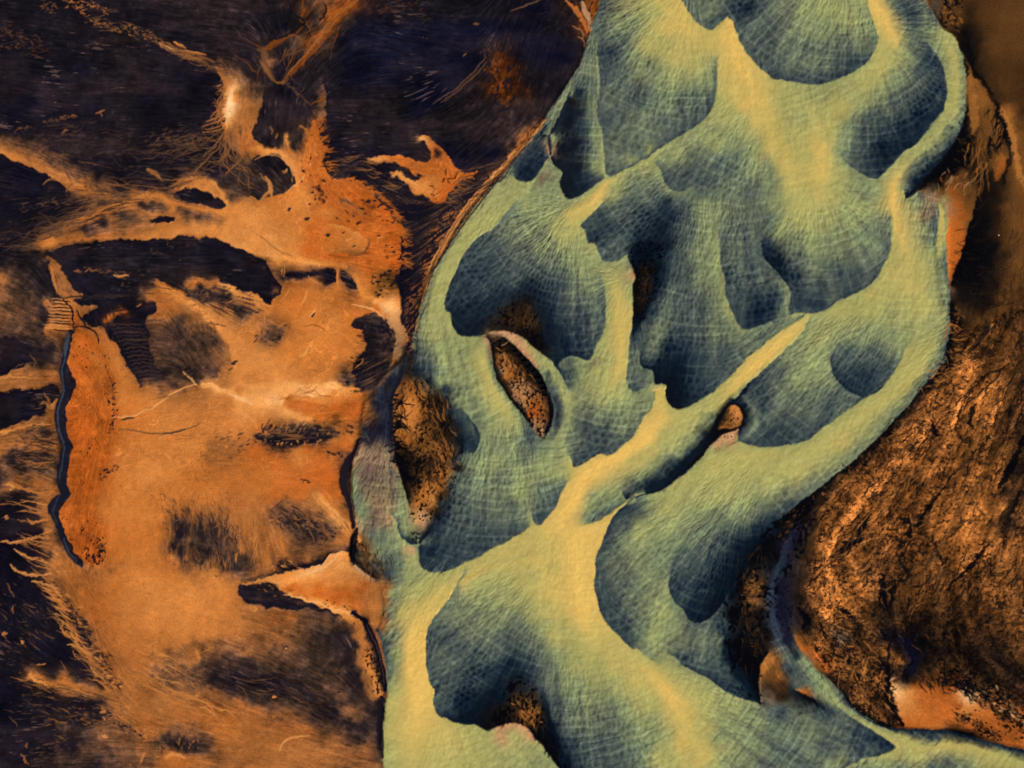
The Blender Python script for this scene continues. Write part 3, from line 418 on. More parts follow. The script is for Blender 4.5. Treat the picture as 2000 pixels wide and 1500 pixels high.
# arcs west of the fan
E((400,388),'l6','l78',"347,372,l10,l62 365,366,l8,l74 385,368,l7,l80 405,378,l7,l82 425,387,l7,l82 438,393,l6,l82 441,400,l6,l82 436,407,l6,l80 427,410,l6,l76 410,405,l8,l72 390,399,l10,l62 368,391,l14,l45 350,384,l14,l35 343,378,l14,l40 347,372,l10,l62")
S("348,358,l66 362,353,l78 385,352,l80 405,357,l76 420,362,l82 430,372,l84 440,384,l84 446,396,l82",9,2.5)
D("395,362,l66 425,378,l70 370,360,l70 390,388,l7 420,398,l6",7,.5)
S("100,458,l40 140,440,l55 175,425,l72 205,410,l76 235,397,l72 262,388,l70 290,384,l72 315,385,l74 335,392,l76 350,398,l74 380,405,l74 410,412,l76 440,424,l78",9,2)
S("262,402,l60 258,410,l55 270,414,l58 300,418,l66 325,422,l70 332,412,l74 335,400,l74 330,392,l74",8,1)
D("275,402,l14 285,406,l20 300,396,l26 315,404,l30 320,412,l34 300,412,l30",5,.7)
E((318,430),'l5','l50',"296,432,l8,l45 305,426,l5,l58 320,424,l5,l66 335,425,l5,l66 340,429,l5,l60 335,434,l5,l66 322,436,l5,l68 305,435,l5,l60 296,432,l8,l45",off=.9)
S("230,425,l58 222,420,l50 216,424,l55 218,432,l55",6)
D("240,425,l30 260,425,l34 280,430,l48 240,440,l46 280,445,l60 320,445,l72 350,440,l76 380,435,l82 400,440,l82 420,445,l82 440,455,l80 370,418,l30 390,420,l22 410,424,l30 430,432,l50 350,412,l40 200,445,l40 200,430,l22 170,445,l22 220,455,l56 180,460,l34 345,428,l60 260,458,l66 300,462,l78 350,458,l84 390,452,l84",9,.4)
E((300,455),'l76','l6',"95,492,l20,l6 120,484,l50,l6 150,478,l55,l6 180,472,l58,l6 210,470,l62,l6 240,469,l68,l6 270,468,l76,l5 300,468,l80,l5 330,467,l80,l5 345,462,l78,l5 370,464,l70,l5 392,470,l66,l5 396,466,l68,l5 410,464,l76,l5 430,468,l82,l5 448,474,l84,l5 456,486,l86,l6 475,492,l86,l6 495,501,l84,l6 515,510,l60,l6 526,520,l50,l6 534,535,l46,l5 542,548,l50,l5 549,556,l58,l5 550,567,l60,l4 545,578,l66,l4 535,586,l74,l4 527,592,l80,l4 515,587,l84,l5 500,580,l84,l5 480,573,l84,l6 462,563,l84,l8 445,557,l86,l8 430,553,l84,l8")
S("75,478,l66 95,470,l80 104,464,l84",9,4)
S("95,480,l82 120,475,l66 150,472,l70 180,466,l72 200,463,l72",9,1)
D("85,480,l84 98,476,l88 60,482,l38 30,490,l16 0,492,l10 60,460,l10 30,440,l12 0,430,l7 60,420,l8 120,425,l10 150,410,l12 200,395,l18 170,395,l26 160,405,l20 120,405,l12 50,500,l12 100,500,l8 0,510,l8 40,515,l16 240,380,l12 280,372,l14 320,370,l18 300,350,l14 70,500,l9",10,.3)
S("160,400,l30 175,385,l60 190,378,l60",7,1)
D("150,500,l9 200,490,l12 250,490,l10 300,500,l10 350,500,l12 400,500,l8 450,510,l9 500,530,l9 520,560,l8 450,540,l11 400,530,l10 350,530,l9 300,520,l9 150,530,l7 200,520,l18 250,520,l16 150,560,l8 200,560,l8 250,560,l12 180,540,l10 230,545,l10 280,550,l14 200,580,l12 250,575,l9 520,535,l10 480,550,l11",20,.2)
# rusty neck
E((130,570),'l60','l7',"96,500,l50,l7 108,506,l60,l7 116,518,l58,l7 122,532,l50,l8 132,548,l50,l8 140,562,l52,l8 152,570,l54,l8 164,575,l56,l6 150,582,l62,l4 146,587,l64,l5 160,592,l62,l6 178,597,l58,l6 196,600,l50,l6 190,606,l50,l5 172,612,l60,l4 165,617,l62,l4 166,625,l58,l4 172,634,l50,l5 182,638,l60,l6 200,637,l64,l6 206,648,l62,l6 210,658,l66,l6 222,668,l70,l6 233,680,l70,l5 238,695,l68,l5 248,706,l60,l5 250,718,l55,l5 262,735,l66,l8 275,752,l68,l12")
D("104,525,l66 112,545,l56 120,565,l58 130,585,l66 150,605,l66 145,620,o64 155,628,o62 165,637,l60 140,640,o50 125,600,l60 180,650,l66 200,670,l70 190,640,l62 220,700,l72 240,740,l72",8,.5)
E((125,560),'l56','l8',"99,515,l50,l8 100,530,l54,l9 105,545,l52,l9 110,562,l48,l9 117,573,l50,l8 120,585,l58,l8")
S("125,592,l72 135,600,l66 140,612,l60",6)
D("95,590,l74 100,600,l40 110,620,l45 100,640,l60 92,645,l70 115,650,l60 120,640,l66 130,655,l50 110,670,l45 85,600,l9 80,570,l9 85,620,l7 90,550,l10 95,580,l30 80,640,l20",7,.5)
D("20,530,l34 0,545,l60 0,570,l48 30,560,l34 50,540,l26 50,590,l38 60,570,l30 20,600,l42 50,625,l38 75,650,l38 30,640,l38 10,650,l34 80,560,l14 70,530,l16 60,610,l42 80,665,l20 0,620,l46 95,655,l55",12,.35)
E((30,690),'l3','l24',"-60,655,l6,l40 0,658,l5,l40 25,661,l4,l26 45,668,l4,l16 62,682,l4,l16 68,698,l4,l18 66,710,l4,l30 50,715,l3,l48 25,722,l3,l62 0,735,l3,l66 -60,745,l4,l60")
D("85,690,l14 95,680,l14 80,705,l20 100,700,l26 110,690,l40 100,725,l60 60,730,l62 20,745,l62 80,745,l62 105,745,l62 0,755,l62",9,.4)
E((60,790),'l3','l62',"-60,775,l6,l60 0,769,l3,l64 30,764,l3,l62 60,760,l3,l60 85,757,l4,l60 108,754,l8,l50 116,770,l10,l40 108,785,l14,l60 98,790,l10,l72 88,798,l6,l60 85,812,l6,l50 60,817,l5,l55 30,828,l6,l58 0,838,l8,l60 -60,850,l8,l50")
D("50,790,l3 90,775,l6 103,780,l20 30,845,l60 0,855,l60 60,835,l56 100,830,l60 105,855,l45 60,850,l45 90,845,l26 103,870,l60 0,875,l66 40,870,l58 80,870,l60 108,800,l55 110,820,l60",8,.5)
D("30,885,l14 60,890,l18 90,885,l25 105,890,l40 20,900,l18 50,910,l22 80,920,l30 100,915,l40 10,915,l45 40,935,l55 70,945,l62 100,950,l60 0,930,l20 20,950,l50 50,960,l20 80,965,l28 110,960,l60 30,970,l8 0,960,l40 10,985,l5 40,1000,l5 60,985,l8 70,1010,l10 0,1020,l4 50,1040,l4 80,1040,l6 20,1050,l6 70,1070,l5 30,1090,l5 80,1100,l8 0,1110,l4 50,1120,l5 100,1090,l20 95,980,l66 90,1000,l62 92,1040,l62 95,1070,l60 98,1020,l62 105,1100,l62 60,975,l30 85,955,l60",8,.45)
# wide orange plain
D("200,700,l72 250,780,l76 300,850,l78 260,900,l76 250,950,l76 240,1000,l76 240,1060,l76 300,920,l78 300,990,l76 290,1060,l75 280,1120,l77 350,1150,l78 300,1200,l78 230,1120,l72 180,1130,l64 140,1130,l62 120,1100,l62 170,1180,l66 220,1200,l70 260,1250,l72 340,1220,l78 400,1180,l78 420,1130,l77 440,1170,l76 400,1230,l76 450,1220,l70 490,1200,l60 350,900,l77 330,960,l74 400,970,l74 350,800,l76 320,790,l76 400,850,l76 390,900,l76 400,790,l72 380,770,l66 350,775,l60 440,790,l72 480,800,l84 450,830,l76 500,840,l74 290,1280,l70 270,1220,l74 320,1250,l74 360,1240,l76",26,.2)
D("300,770,l72 320,765,l40 340,758,l22 360,752,l35 300,752,l55 310,740,l30 345,755,l16 290,745,l55",8,.4)
# rust tongue beside the stream
S("140,660,o66 165,655,o62 190,680,o62 205,710,o60 218,745,o56 222,790,o56 214,840,o58 205,880,o60 196,915,o60 182,950,o58 172,985,o58 182,1020,o58 192,1050,o56 195,1080,o56 180,1098,o52",4)
D("160,680,o66 150,720,o62 180,720,o60 160,780,o58 190,780,o58 150,830,o60 180,850,o60 160,900,o62 180,900,o60 145,940,o58 160,960,o58 140,1000,o58 150,1040,o58 170,1060,o56 165,1085,o54 140,980,o56 200,820,o56",16,.3)
S("200,650,l66 215,680,l72 232,710,l74 245,750,l75 246,800,l75 240,850,l74 232,890,l74 222,930,l74 212,960,l74 200,985,l72 210,1020,l74 222,1060,l75 220,1100,l72",4)
E((160,900),'o58','n5',"150,645,o60,n5 142,658,o62,n10 137,690,o64,n10 131,715,o66,n10 140,735,o60,n5 145,745,o56,n5 143,760,o54,n5 132,790,o60,n5 127,800,o60,n5 127,830,o60,n5 130,850,o60,n5 141,865,o62,n5 143,875,o62,n5 137,885,o62,n5 135,900,o62,n5 131,915,o62,n5 129,945,o60,n5 137,960,o58,n5 138,970,o58,n5 128,982,o58,n5 116,1000,o58,n5 120,1020,o58,n5 130,1045,o56,n5 137,1065,o56,n5 150,1085,o54,n5 162,1100,o50,n10")
D("150,1115,l60 170,1110,l45 185,1115,l40 220,1115,l50 235,1105,l62 200,1125,l62",6,.5)
# striped black slope and brown bowl
E((270,660),'l5','l42',"305,590,l8,l66 308,602,l6,l62 300,612,l5,l60 288,618,l5,l52 284,628,l6,l42 290,645,l6,l36 291,662,l6,l36 293,680,l6,l38 298,695,l6,l38 303,710,l7,l36 312,722,l10,l30 325,730,l14,l20")
D("220,600,l6 250,600,l5 280,590,l7 220,640,l10 250,650,l5 270,680,l4 250,670,l6 280,710,l6 290,730,l8 300,745,l10 260,700,l6 230,620,l12 270,620,l6 200,630,l6 225,655,l8",9,.4)
S("205,630,o35 222,618,o50 245,606,o50",7,1)
S("222,600,l14 260,585,l14",2)
D("320,600,l66 350,605,l62 385,620,l56 330,620,l56 330,640,l40 355,625,l36 380,640,l48 320,670,l36 350,660,l34 380,665,l32 410,650,l46 330,700,l36 360,700,l36 400,690,l38 430,680,l45 420,660,l34 440,705,l48 400,720,l34 370,735,l20 350,725,l26 385,745,l24 420,735,l30 340,740,l40 455,720,l60 430,750,l60 400,755,l60 300,700,l42 345,690,l28 345,645,l30 400,655,l30 425,670,l32",10,.4)
D("280,560,l50 300,568,l62 290,580,l66 275,585,l50 310,580,l64 260,570,l20",6,.5)
S("312,548,l70 326,558,l86 350,575,l84 370,590,l84 392,606,l84 415,625,l82 435,645,l82 448,670,l80 458,700,l79 462,730,l78",9,4)
E((300,560),'l70','l16',"285,536,l20,l12 300,542,l30,l12 318,548,l66,l14 335,556,l70,l20 350,566,l66,l28 365,578,l62,l28 385,588,l60,l30 400,592,l62,l36")
S("365,562,l50 378,556,l74 400,554,l72 420,554,l66 436,558,l88 455,570,l86 475,580,l82 500,592,l82 525,600,l80",9,2)
D("390,570,l15 410,575,l16 430,575,l18 400,585,l20 430,590,l26 445,580,l24 455,590,l48 420,600,l60 450,610,l66 380,575,l20",8,.5)
D("460,605,l26 475,605,l20 485,612,l28 470,618,l30 500,625,l66 520,640,l46 505,635,l52 535,650,l26 545,645,l34 525,660,l20 540,660,l14 510,660,l40 555,640,l50",6,.5)
D("490,650,l76 490,690,l80 480,720,l79 520,700,l81 560,680,l82 600,660,l82 580,620,l80 560,600,l78 620,610,l80 650,630,l82 640,670,l82 670,690,l80 600,700,l82 640,720,l80 560,730,l80 520,740,l78 680,660,l78 620,580,l78 590,580,l74 560,580,l68 480,740,l78 600,740,l78 640,590,l76 700,600,l80 660,560,l74 660,590,l72 690,580,l60",16,.25)
# dark teeth under the pale ledge
S("505,497,l84 530,500,l90 560,502,l90 590,509,l90 620,515,l88 640,517,l80 680,520,l74",9,1.5)
D("530,515,l66 520,525,l46 545,530,l36 540,545,l46 560,522,l50 580,520,l56 600,525,l52 620,525,l46 560,555,l56 540,570,l54 580,560,l62 600,560,l66 610,550,l66",7,.4)
S("552,535,l8 565,538,l4 580,540,l8 594,536,l4 610,534,l4 622,533,l8",30,3.5)
S("634,530,l10 642,540,l3 640,552,l4 650,548,l6 648,530,l20",30,3)
S("668,532,l10 672,542,l5 685,545,l8 694,555,l12 692,562,l14 680,556,l10",30,3.5)
S("656,528,l78 657,545,l78 658,560,l76",20,1.5)
S("680,520,l50 692,532,l66 698,545,l80 700,560,l84 705,572,l84 716,582,l86",20,1.5)
D("720,535,o66 715,555,l72 740,535,b50 755,540,b42 765,550,b42 745,560,b46 735,570,b50 760,565,b46 725,580,l84 745,585,l90 765,590,l97 770,600,l98 755,598,l98 735,590,l94 740,605,o70 720,600,l66 775,612,p92 700,600,l66",7,.5)
# pebble arch
E((730,680),'l12','l78',"684,640,l10,l76 690,628,l14,l76 703,618,l20,l76 722,613,l26,l74 742,618,l26,l78 754,628,l30,p80 764,642,l30,p70 770,660,l34,p66 771,680,l34,p62 766,700,l34,l56 760,718,l30,l50 748,738,l24,l40 735,752,l20,l40 720,762,l20,l40")
E((730,680),'l10','l78',"684,640,l8,l76 695,646,l8,l76 704,646,l8,l74 706,656,l10,l74 714,668,l16,l72 713,682,l14,l72 702,694,l12,l72 696,705,l10,l70 690,715,l6,l66 692,730,l5,l50 695,745,l6,l30 705,755,l10,l30")
D("700,632,l16 720,630,l22 740,635,l20 720,650,l18 740,660,l22 755,665,l30 730,690,l18 750,690,l28 710,710,l8 730,715,l16 700,735,l10 720,740,l18 740,725,l22 680,720,l50 675,735,l30 685,745,l20 670,750,l40",7,.4)
D("780,640,p86 785,660,p75 775,690,p60 768,720,n70 758,735,n60 765,740,n20 775,610,p92 790,690,b20",6,.5)
# pale streaks and rust panel
S("460,752,l80 500,756,l86 530,750,l84 560,748,l90 580,752,l92 600,758,l93 620,752,l92 650,752,l94 680,756,l90 700,764,l84",9,2)
S("395,752,l88 420,758,l92 450,768,l90 480,778,l90 500,785,l91 530,793,l90 560,806,l88 585,815,l86 610,820,l84",9,4)
S("560,765,l88 540,775,l92 520,790,l96",8,3)
E((630,790),'o68','l90',"550,795,l80,l94 560,775,o72,l92 575,768,l76,l90 600,772,l78,l96 640,768,l84,l94 680,765,l84,l88 705,770,o74,l80")
D("570,790,o70 600,785,o70 640,785,l80 650,800,o70 600,800,o66 680,790,o68 700,800,o70 620,808,o66 680,815,o72 580,775,o74 470,760,l72 430,745,l72 500,745,l74 560,735,l78 640,740,l78",10,.4)
# hairy lens
D("510,835,o70 530,830,l66 550,832,l55 570,835,l40 590,840,l22 605,845,l20 620,840,l30 640,845,l40 545,845,l45 560,848,l30 580,850,l20 530,850,l40 510,850,l30 640,830,b50 660,828,b45 680,832,b50 700,840,b55 660,845,l72 690,850,l66 650,860,l76",7,.45)
S("505,853,l14 530,860,l10 560,864,l10 590,862,l8 615,858,l14 640,850,l24 655,846,l34",10,3)
D("500,880,o72 540,900,o74 590,890,l78 640,890,o76 680,870,o76 600,930,o72 560,940,o74 640,930,o70 670,960,o68 640,970,o70 690,860,l78 520,930,l74 480,910,l70 450,880,l64 420,870,l60 440,900,l62 410,895,l60 470,870,l68 430,930,l72 480,950,l72 540,960,o72 580,960,o72 650,990,l72 600,880,o76",14,.3)
D("640,888,l30 665,886,l30",4,.5)
# soft dark tufts
D("345,1020,l26 345,1045,l9 340,1065,l10 348,1085,l14 358,1030,l20 330,1050,l50 320,1040,l66 368,1055,l42 370,1085,l50 365,1010,l50 385,1020,l34 395,1045,l20 400,1075,l18 390,1095,l30 415,1040,l30 420,1070,l20 430,1095,l20 445,1060,l34 450,1085,l30 460,1050,l52 420,1015,l50 350,1000,l60 385,1000,l64 440,1110,l20 460,1110,l26 400,1108,l48 360,1105,l50 340,1100,l60 480,1090,l30 490,1105,l36 475,1075,l60 495,1080,l50 430,1115,l50 390,1120,l66 475,1125,l40 460,985,l68 500,1000,l68 480,1030,l66 510,1040,l64 520,1080,l66 500,1120,l60 530,1060,l60 535,1110,l72 525,1100,l74",9,.45)
D("540,1000,l40 555,1015,l28 580,1010,l30 560,1035,l36 590,1035,l26 610,1045,l24 640,1030,l28 655,1040,l36 600,1000,l45 630,1010,l48 580,1065,l44 620,1070,l48 650,1065,l56 550,1070,l50 545,1045,l48 600,1090,l60 570,1100,l54 560,980,l50 600,980,l58 580,960,o68 670,1055,l66 680,1040,l76 640,1085,l66 670,1000,l66",9,.4)
S("618,960,l70 628,975,l84 645,992,l88 662,1008,l90 678,1028,l84 692,1045,l80 700,1056,l80",12,2.5)
S("545,1035,l66 550,1065,l76 560,1090,l66",8,2)
E((600,1112),'l92','l8',"480,1135,l80,l40 520,1128,l84,l40 540,1124,l86,l30 565,1119,l88,l8 590,1114,l92,l5 615,1106,l92,l5 635,1096,l92,l8 650,1084,l92,l20 665,1079,l90,l40 680,1079,l84,l8 688,1090,l76,l4 694,1103,p85,l4 710,1118,p80,b10 730,1131,p75,b14")
D("535,1105,l20 550,1110,l14 545,1118,l30 575,1105,l4 600,1102,l4 620,1098,l6 530,1120,l55 560,1098,l35 640,1085,l30",6,.5)
S("545,1143,l90 575,1132,l92 610,1122,l92 640,1112,l86",7,3)
D("640,1110,l84 660,1100,l88 680,1105,l86 570,1145,o74 560,1155,o70 600,1145,l82 620,1160,o70 590,1165,o66 650,1135,l82 690,1130,l76 710,1140,o64 680,1160,o60 650,1175,o66 700,1190,o62 740,1150,l68 720,1170,l63 735,1190,l73 725,1215,l68 710,1200,l66 755,1140,l58 740,1225,l63 750,1170,l58 745,1205,l62",12,.35)
E((550,1175),'l2','l72',"470,1138,l14,l74 500,1140,l20,l78 530,1138,l24,l84 545,1143,l20,l86 548,1152,l10,l84 562,1160,l6,l84 585,1166,l4,l88 605,1174,l4,l90 620,1182,l4,l86 640,1188,l4,l84")
E((550,1175),'l2','l62',"470,1134,l30,l70 466,1148,l3,l66 470,1162,l2,l64 482,1175,l2,l62 500,1182,l2,l58 530,1188,l2,l56 560,1190,l3,l54 590,1189,l4,l44 615,1190,l5,l36 640,1194,l8,l34 662,1202,l12,l36")
D("490,1160,l2 520,1170,l2 560,1178,l2 600,1183,l3 520,1150,l14 540,1155,l10 635,1191,l6",6,.6)
# pebbly strand and creek
S("600,1168,l88 625,1177,l90 650,1188,l88 675,1197,l84 690,1204,l82 700,1216,l72 706,1240,l70 712,1265,l72 718,1290,l76 728,1320,l78 738,1345,l80 744,1362,l78",10,5)
S("688,1197,l5 700,1205,l3 712,1216,l3 722,1236,l4 732,1258,l4 741,1285,l5 748,1310,l4 752,1335,l5 753,1352,l10",30,3)
S("745,1362,l12 742,1390,l14 741,1410,l12 742,1430,l10 745,1460,l20",30,2.5)
D("690,1225,l50 696,1245,l56 700,1270,l60 705,1300,l60 685,1215,l66 720,1340,l60",6,.5)
D("560,1205,l56 530,1210,l58 600,1210,l42 640,1215,l40 660,1220,l34 620,1240,l30 650,1240,l20 675,1240,l16 690,1260,l14 650,1270,l28 680,1290,l16 695,1320,l14 700,1340,l18 660,1320,l34 620,1280,l32 640,1290,l32 580,1250,l44 590,1290,l36 550,1240,l52 540,1280,l42 510,1260,l52 520,1310,l30 480,1270,l52 480,1300,l24 450,1290,l34 440,1310,l24 400,1280,l46 400,1305,l32 420,1330,l22 460,1330,l12 500,1330,l14 450,1345,l18 490,1360,l26 530,1340,l12 550,1350,l14 520,1365,l22 560,1370,l30 590,1340,l20 600,1360,l24 620,1330,l30 600,1310,l30 640,1350,l34 660,1350,l40 690,1370,l26 650,1380,l22 620,1400,l20 650,1400,l14 680,1410,l14 710,1420,l16 700,1440,l24 670,1430,l34 700,1395,l44 685,1385,l50 720,1380,l26 730,1410,l30 730,1440,l36 720,1460,l50 640,1420,l40 600,1400,l42 560,1400,l52 700,1470,l56 650,1450,l60 600,1430,l62",12,.4)
D("285,1290,l66 300,1285,l56 330,1275,l48 360,1270,l50 380,1255,l56 400,1262,l52 430,1262,l46 460,1262,l46 300,1310,l40 330,1310,l38 360,1310,l42 330,1335,l42 370,1345,l44 400,1350,l48 350,1300,l52 390,1325,l38 430,1355,l52 470,1375,l58 500,1390,l60 280,1330,l66 290,1360,l64 330,1365,l66 370,1375,l66 420,1385,l66 385,1285,l66 384,1275,l70",9,.4)
D("550,1440,l64 500,1450,l66 450,1430,l68 450,1470,l64 540,1480,l62 600,1480,l64 650,1480,l58 700,1490,l50 400,1400,l64 350,1395,l70 320,1410,l60 350,1430,l42 380,1430,l46 320,1450,l28 340,1460,l14 360,1455,l16 375,1465,l20 400,1465,l34 410,1450,l40 420,1480,l56 300,1430,l56 330,1470,l80 345,1478,l78 370,1485,l66 400,1490,l62 280,1400,l66 260,1370,l66 280,1450,l50 290,1480,l46 250,1430,l46 250,1470,l42 210,1490,l34 200,1440,l42 230,1410,l46 170,1470,l36 120,1480,l30 80,1490,l24 190,1490,l20 430,1450,l62 550,1550,l62 400,1550,l60",14,.35)
# dark south-west
D("30,1140,l4 60,1160,l5 100,1155,l3 110,1170,l8 30,1200,l4 80,1200,l6 60,1240,l14 110,1220,l14 20,1260,l4 80,1260,l5 120,1260,l5 30,1300,l6 80,1290,l5 130,1280,l4 160,1300,l4 100,1310,l8 60,1330,l4 20,1350,l4 100,1345,l6 60,1370,l8 100,1380,l6 150,1365,l5 190,1370,l4 20,1400,l4 60,1420,l8 140,1400,l14 180,1400,l12 100,1430,l4 60,1440,l4 140,1450,l5 20,1450,l4 100,1460,l8 40,1480,l6 200,1390,l10 130,1425,l30 170,1440,l30 10,1120,l4 150,1320,l12 200,1330,l10",13,.35)
S("125,1150,l60 140,1180,l56 165,1220,l50 185,1260,l52 205,1300,l56 225,1340,l58 250,1380,l60",4,4)
S("110,1145,l14 128,1175,l14 150,1225,l16 170,1265,l14 195,1305,l10 215,1330,l10",3)
S("60,1318,l80 85,1330,l72 105,1340,l74 130,1335,l72 155,1345,l66 190,1355,l60 230,1370,l60",8,4)
D("125,1315,l56 145,1325,l50 175,1335,l44 200,1350,l46 120,1410,l42 90,1410,l24 215,1365,l46 195,1415,l46",7,.4)
# top centre veins on brown
D("600,20,o36 640,20,o40 625,45,l36 600,90,o36 640,90,l28 520,100,l32",10,.3)
D("530,20,l14 545,40,l10 560,50,l6 545,60,l8 580,30,l24 600,15,l34 620,30,l26 610,50,l30 640,15,l46 655,30,o48 640,40,o46 665,20,o44 690,10,o38 625,70,o46 600,60,l30 590,75,l36 580,55,l14 570,75,l30 555,95,l16 545,110,l18 570,95,l28 590,100,l30 580,120,l18 555,130,l8 540,135,l12 515,110,l38 525,125,l50 505,100,l24 500,60,l14 520,80,l20 610,110,l22 630,120,l20 650,100,l16 600,150,l20 640,160,l17 620,140,l18 670,60,l22 680,40,l26 540,160,l14 560,170,l8 500,140,l16 480,140,l14 540,145,l20 570,140,l26",9,.4)
D("680,90,n16 750,60,n22 800,70,n24 860,60,n18 700,150,n12 760,140,n14 830,130,n8 880,130,n8 730,190,l15 765,200,l18 690,190,l12 820,185,n8 870,160,n8 780,25,l14 850,20,l14 900,15,l12 950,30,l10 920,70,n18 960,60,n14 990,30,l8 1020,60,n8 1060,90,n8 1100,50,l7 1050,30,n5 1100,110,n8 960,90,l14 680,210,l14 900,100,n8 700,60,n16 740,100,n20",18,.3)
D("970,105,o24 985,120,o32 965,140,o36 990,150,o34 975,170,o34 1000,170,o28 960,160,o22 985,190,o26 1000,130,o26 1010,200,l20 970,200,l22 990,215,l24 1030,150,l14 1050,180,l14 1080,140,l10 1100,150,l10 1020,180,o20 1000,190,o24 945,150,l12 1010,110,n8",9,.35)
E((800,180),'n6','l14',"640,228,l8,l5 680,224,l12,l8 720,222,l16,l10 765,226,l16,l10 800,230,n6,l10 825,224,n6,l12 845,212,n6,l14 870,192,n5,l14 895,170,n5,l16 920,150,n6,l18 940,132,n8,l20 948,118,n8,l20")
D("660,240,l6 700,240,l8 760,245,l16 720,260,l13 800,250,l13 850,240,l16 900,220,l18 950,220,l18 980,240,l26 950,260,l20 900,260,l17 860,260,l14 820,255,l10 780,270,l12 700,280,l10 660,265,l3 650,290,l6 680,300,l8 720,295,l8 760,295,l8 800,290,l8 880,285,n3 920,290,n2 950,295,n2 860,275,n6 900,310,n2 970,285,n4 990,270,l26 1000,285,l20 1030,230,l20 1010,240,l18 850,300,l8 990,300,l10 960,310,n4",12,.35)
# splash
E((860,350),'o66','l6',"822,264,l90,l12 836,262,l80,l12 846,275,l60,l8 850,285,o64,n3 866,296,o64,n3 878,312,o66,n3 892,326,o66,n2 900,335,o66,l6 908,342,o60,l8 934,338,o60,l8 925,345,o60,l14 928,350,o56,l20 908,352,o60,l22 897,356,o62,l18 886,366,o62,l20 878,374,o60,l20 873,388,o62,l26 862,395,o66,l26 848,398,o70,l22 830,388,l80,l12 812,380,l80,l8 798,368,l78,l8 788,355,l70,l8 778,345,l80,l8 762,342,l60,l8 770,334,l70,l10 780,332,l80,l12 792,344,l84,l10 808,352,l84,l10 822,350,o70,l24 812,336,o66,l16 795,326,o66,l18 775,320,o66,l16 750,320,l62,l14 728,322,l55,l10 720,313,l84,l8 735,307,l86,l6 760,306,o74,l6 785,305,o72,l6 800,310,o66,l8 815,318,o64,l16 828,318,o62,l20 840,310,o62,l20 836,295,o66,l14 832,280,l84,l10 824,274,l90,l8")
D("735,313,l88 760,312,o74 790,312,o74 820,325,o68 850,320,o66 860,340,o64 880,340,o62 870,360,o66 850,360,l76 830,360,l84 810,365,l84 845,380,l84 860,380,o68 890,345,o60 828,340,o64 840,300,o70 825,270,l94",7,.5)
D("750,340,l10 720,340,l6 690,330,l10 700,350,l8 760,370,l8 800,400,l8 740,300,l8 700,310,l6 790,390,l8 770,400,l6 680,320,l14 720,360,l8 820,410,l10 815,320,l40 650,320,l6 660,335,l10 800,345,l30 790,338,l24",8,.4)
D("900,375,l32 930,360,l24 880,395,l26 860,410,l28 835,420,l22 820,440,l16 840,450,l26 865,435,l30 810,460,l14 840,475,l28 800,480,l6 825,500,l22 800,520,l5 820,540,l24 800,560,l6 815,580,l20 800,610,l6 812,620,l10 800,640,l4 795,420,l5 950,340,l22 980,315,l24 900,400,l26 880,430,l30 850,490,l30 840,520,l30 830,560,l22 920,340,l12 960,325,l16 1000,290,l40 795,600,l3 797,540,l3 805,670,l4 800,690,l5",8,.4)
# ------------------ east bank
D("1900,-60,b38 2000,-60,b40 2100,100,b40 2150,400,b35 2150,700,b35 2150,1000,b30 2150,1300,b28 2100,1600,o60",40,.06)
D("1890,20,b26 1920,30,b38 1960,40,b42 1990,20,b42 1940,90,b42 1990,90,b42 1900,80,b20 1885,90,b8 1920,120,b32 1960,130,b36 1995,140,b34 1940,160,b32 1970,190,b34 1910,130,b22 1895,120,b10 1998,190,b32 1965,170,b38 1840,15,b45 1860,20,b35 1850,40,b40 1870,50,b32 1865,25,b45 1880,60,b10 1868,5,b35",13,.3)
E((1900,210),'b52','b26',"1886,115,b30,b10 1896,140,b50,b14 1910,160,b55,b22 1925,178,b50,b28 1940,195,b50,b28 1950,210,b42,b24")
D("1895,160,b54 1900,190,b58 1920,200,b56 1910,230,b46 1895,220,b40 1900,250,b40 1925,235,b48 1940,225,b46 1910,270,b48 1930,270,b46 1920,300,b40 1895,290,b20 1935,310,b42 1920,330,b26 1945,330,b50 1950,310,b56 1940,350,b20 1915,360,b14 1955,345,b12 1900,330,b18 1960,360,b24 1940,380,b14 1975,350,b40 1990,300,b45 1985,250,b42 1995,220,b30 1960,220,b44 1965,240,b55 1900,265,b16 1885,260,b4 1890,300,b2 1878,320,b2 1860,335,b2 1845,350,b6 1835,365,b4 1958,270,b44 1962,290,b40 1950,290,b44 1970,320,b44 1900,120,b14",8,.4)
S("1958,208,b50 1966,225,b62 1975,245,b55 1980,280,b55 1984,310,b52 1990,345,b50 1996,380,b46",8,3)
D("1850,355,b55 1865,345,b50 1880,340,b45 1835,375,b50 1820,385,p60 1810,378,b30 1860,375,o50 1875,365,b50 1890,380,b45 1885,350,b30 1900,350,b30",7,.4)
E((1870,450),'o62','b4',"1920,368,b40,b12 1908,395,b48,b8 1900,420,b50,b6 1892,445,b52,b5 1885,468,o56,b4 1878,492,o60,b4 1871,515,o58,b4 1863,538,o55,b4 1856,560,b45,b4")
D("1870,400,o60 1865,430,o66 1880,420,o52 1865,460,o66 1875,450,o60 1862,500,o62 1858,530,o55 1890,400,b48 1900,390,b44 1870,480,o64",7,.5)
D("1920,400,b12 1930,440,b8 1920,480,b6 1900,500,b5 1890,540,b6 1930,520,b8 1910,560,b8 1940,480,b10 1945,560,b16 1920,600,b18 1930,590,b14 1900,590,b16 1880,580,b10 1870,600,b28 1950,420,b20 1955,390,b22 1960,500,b22",10,.4)
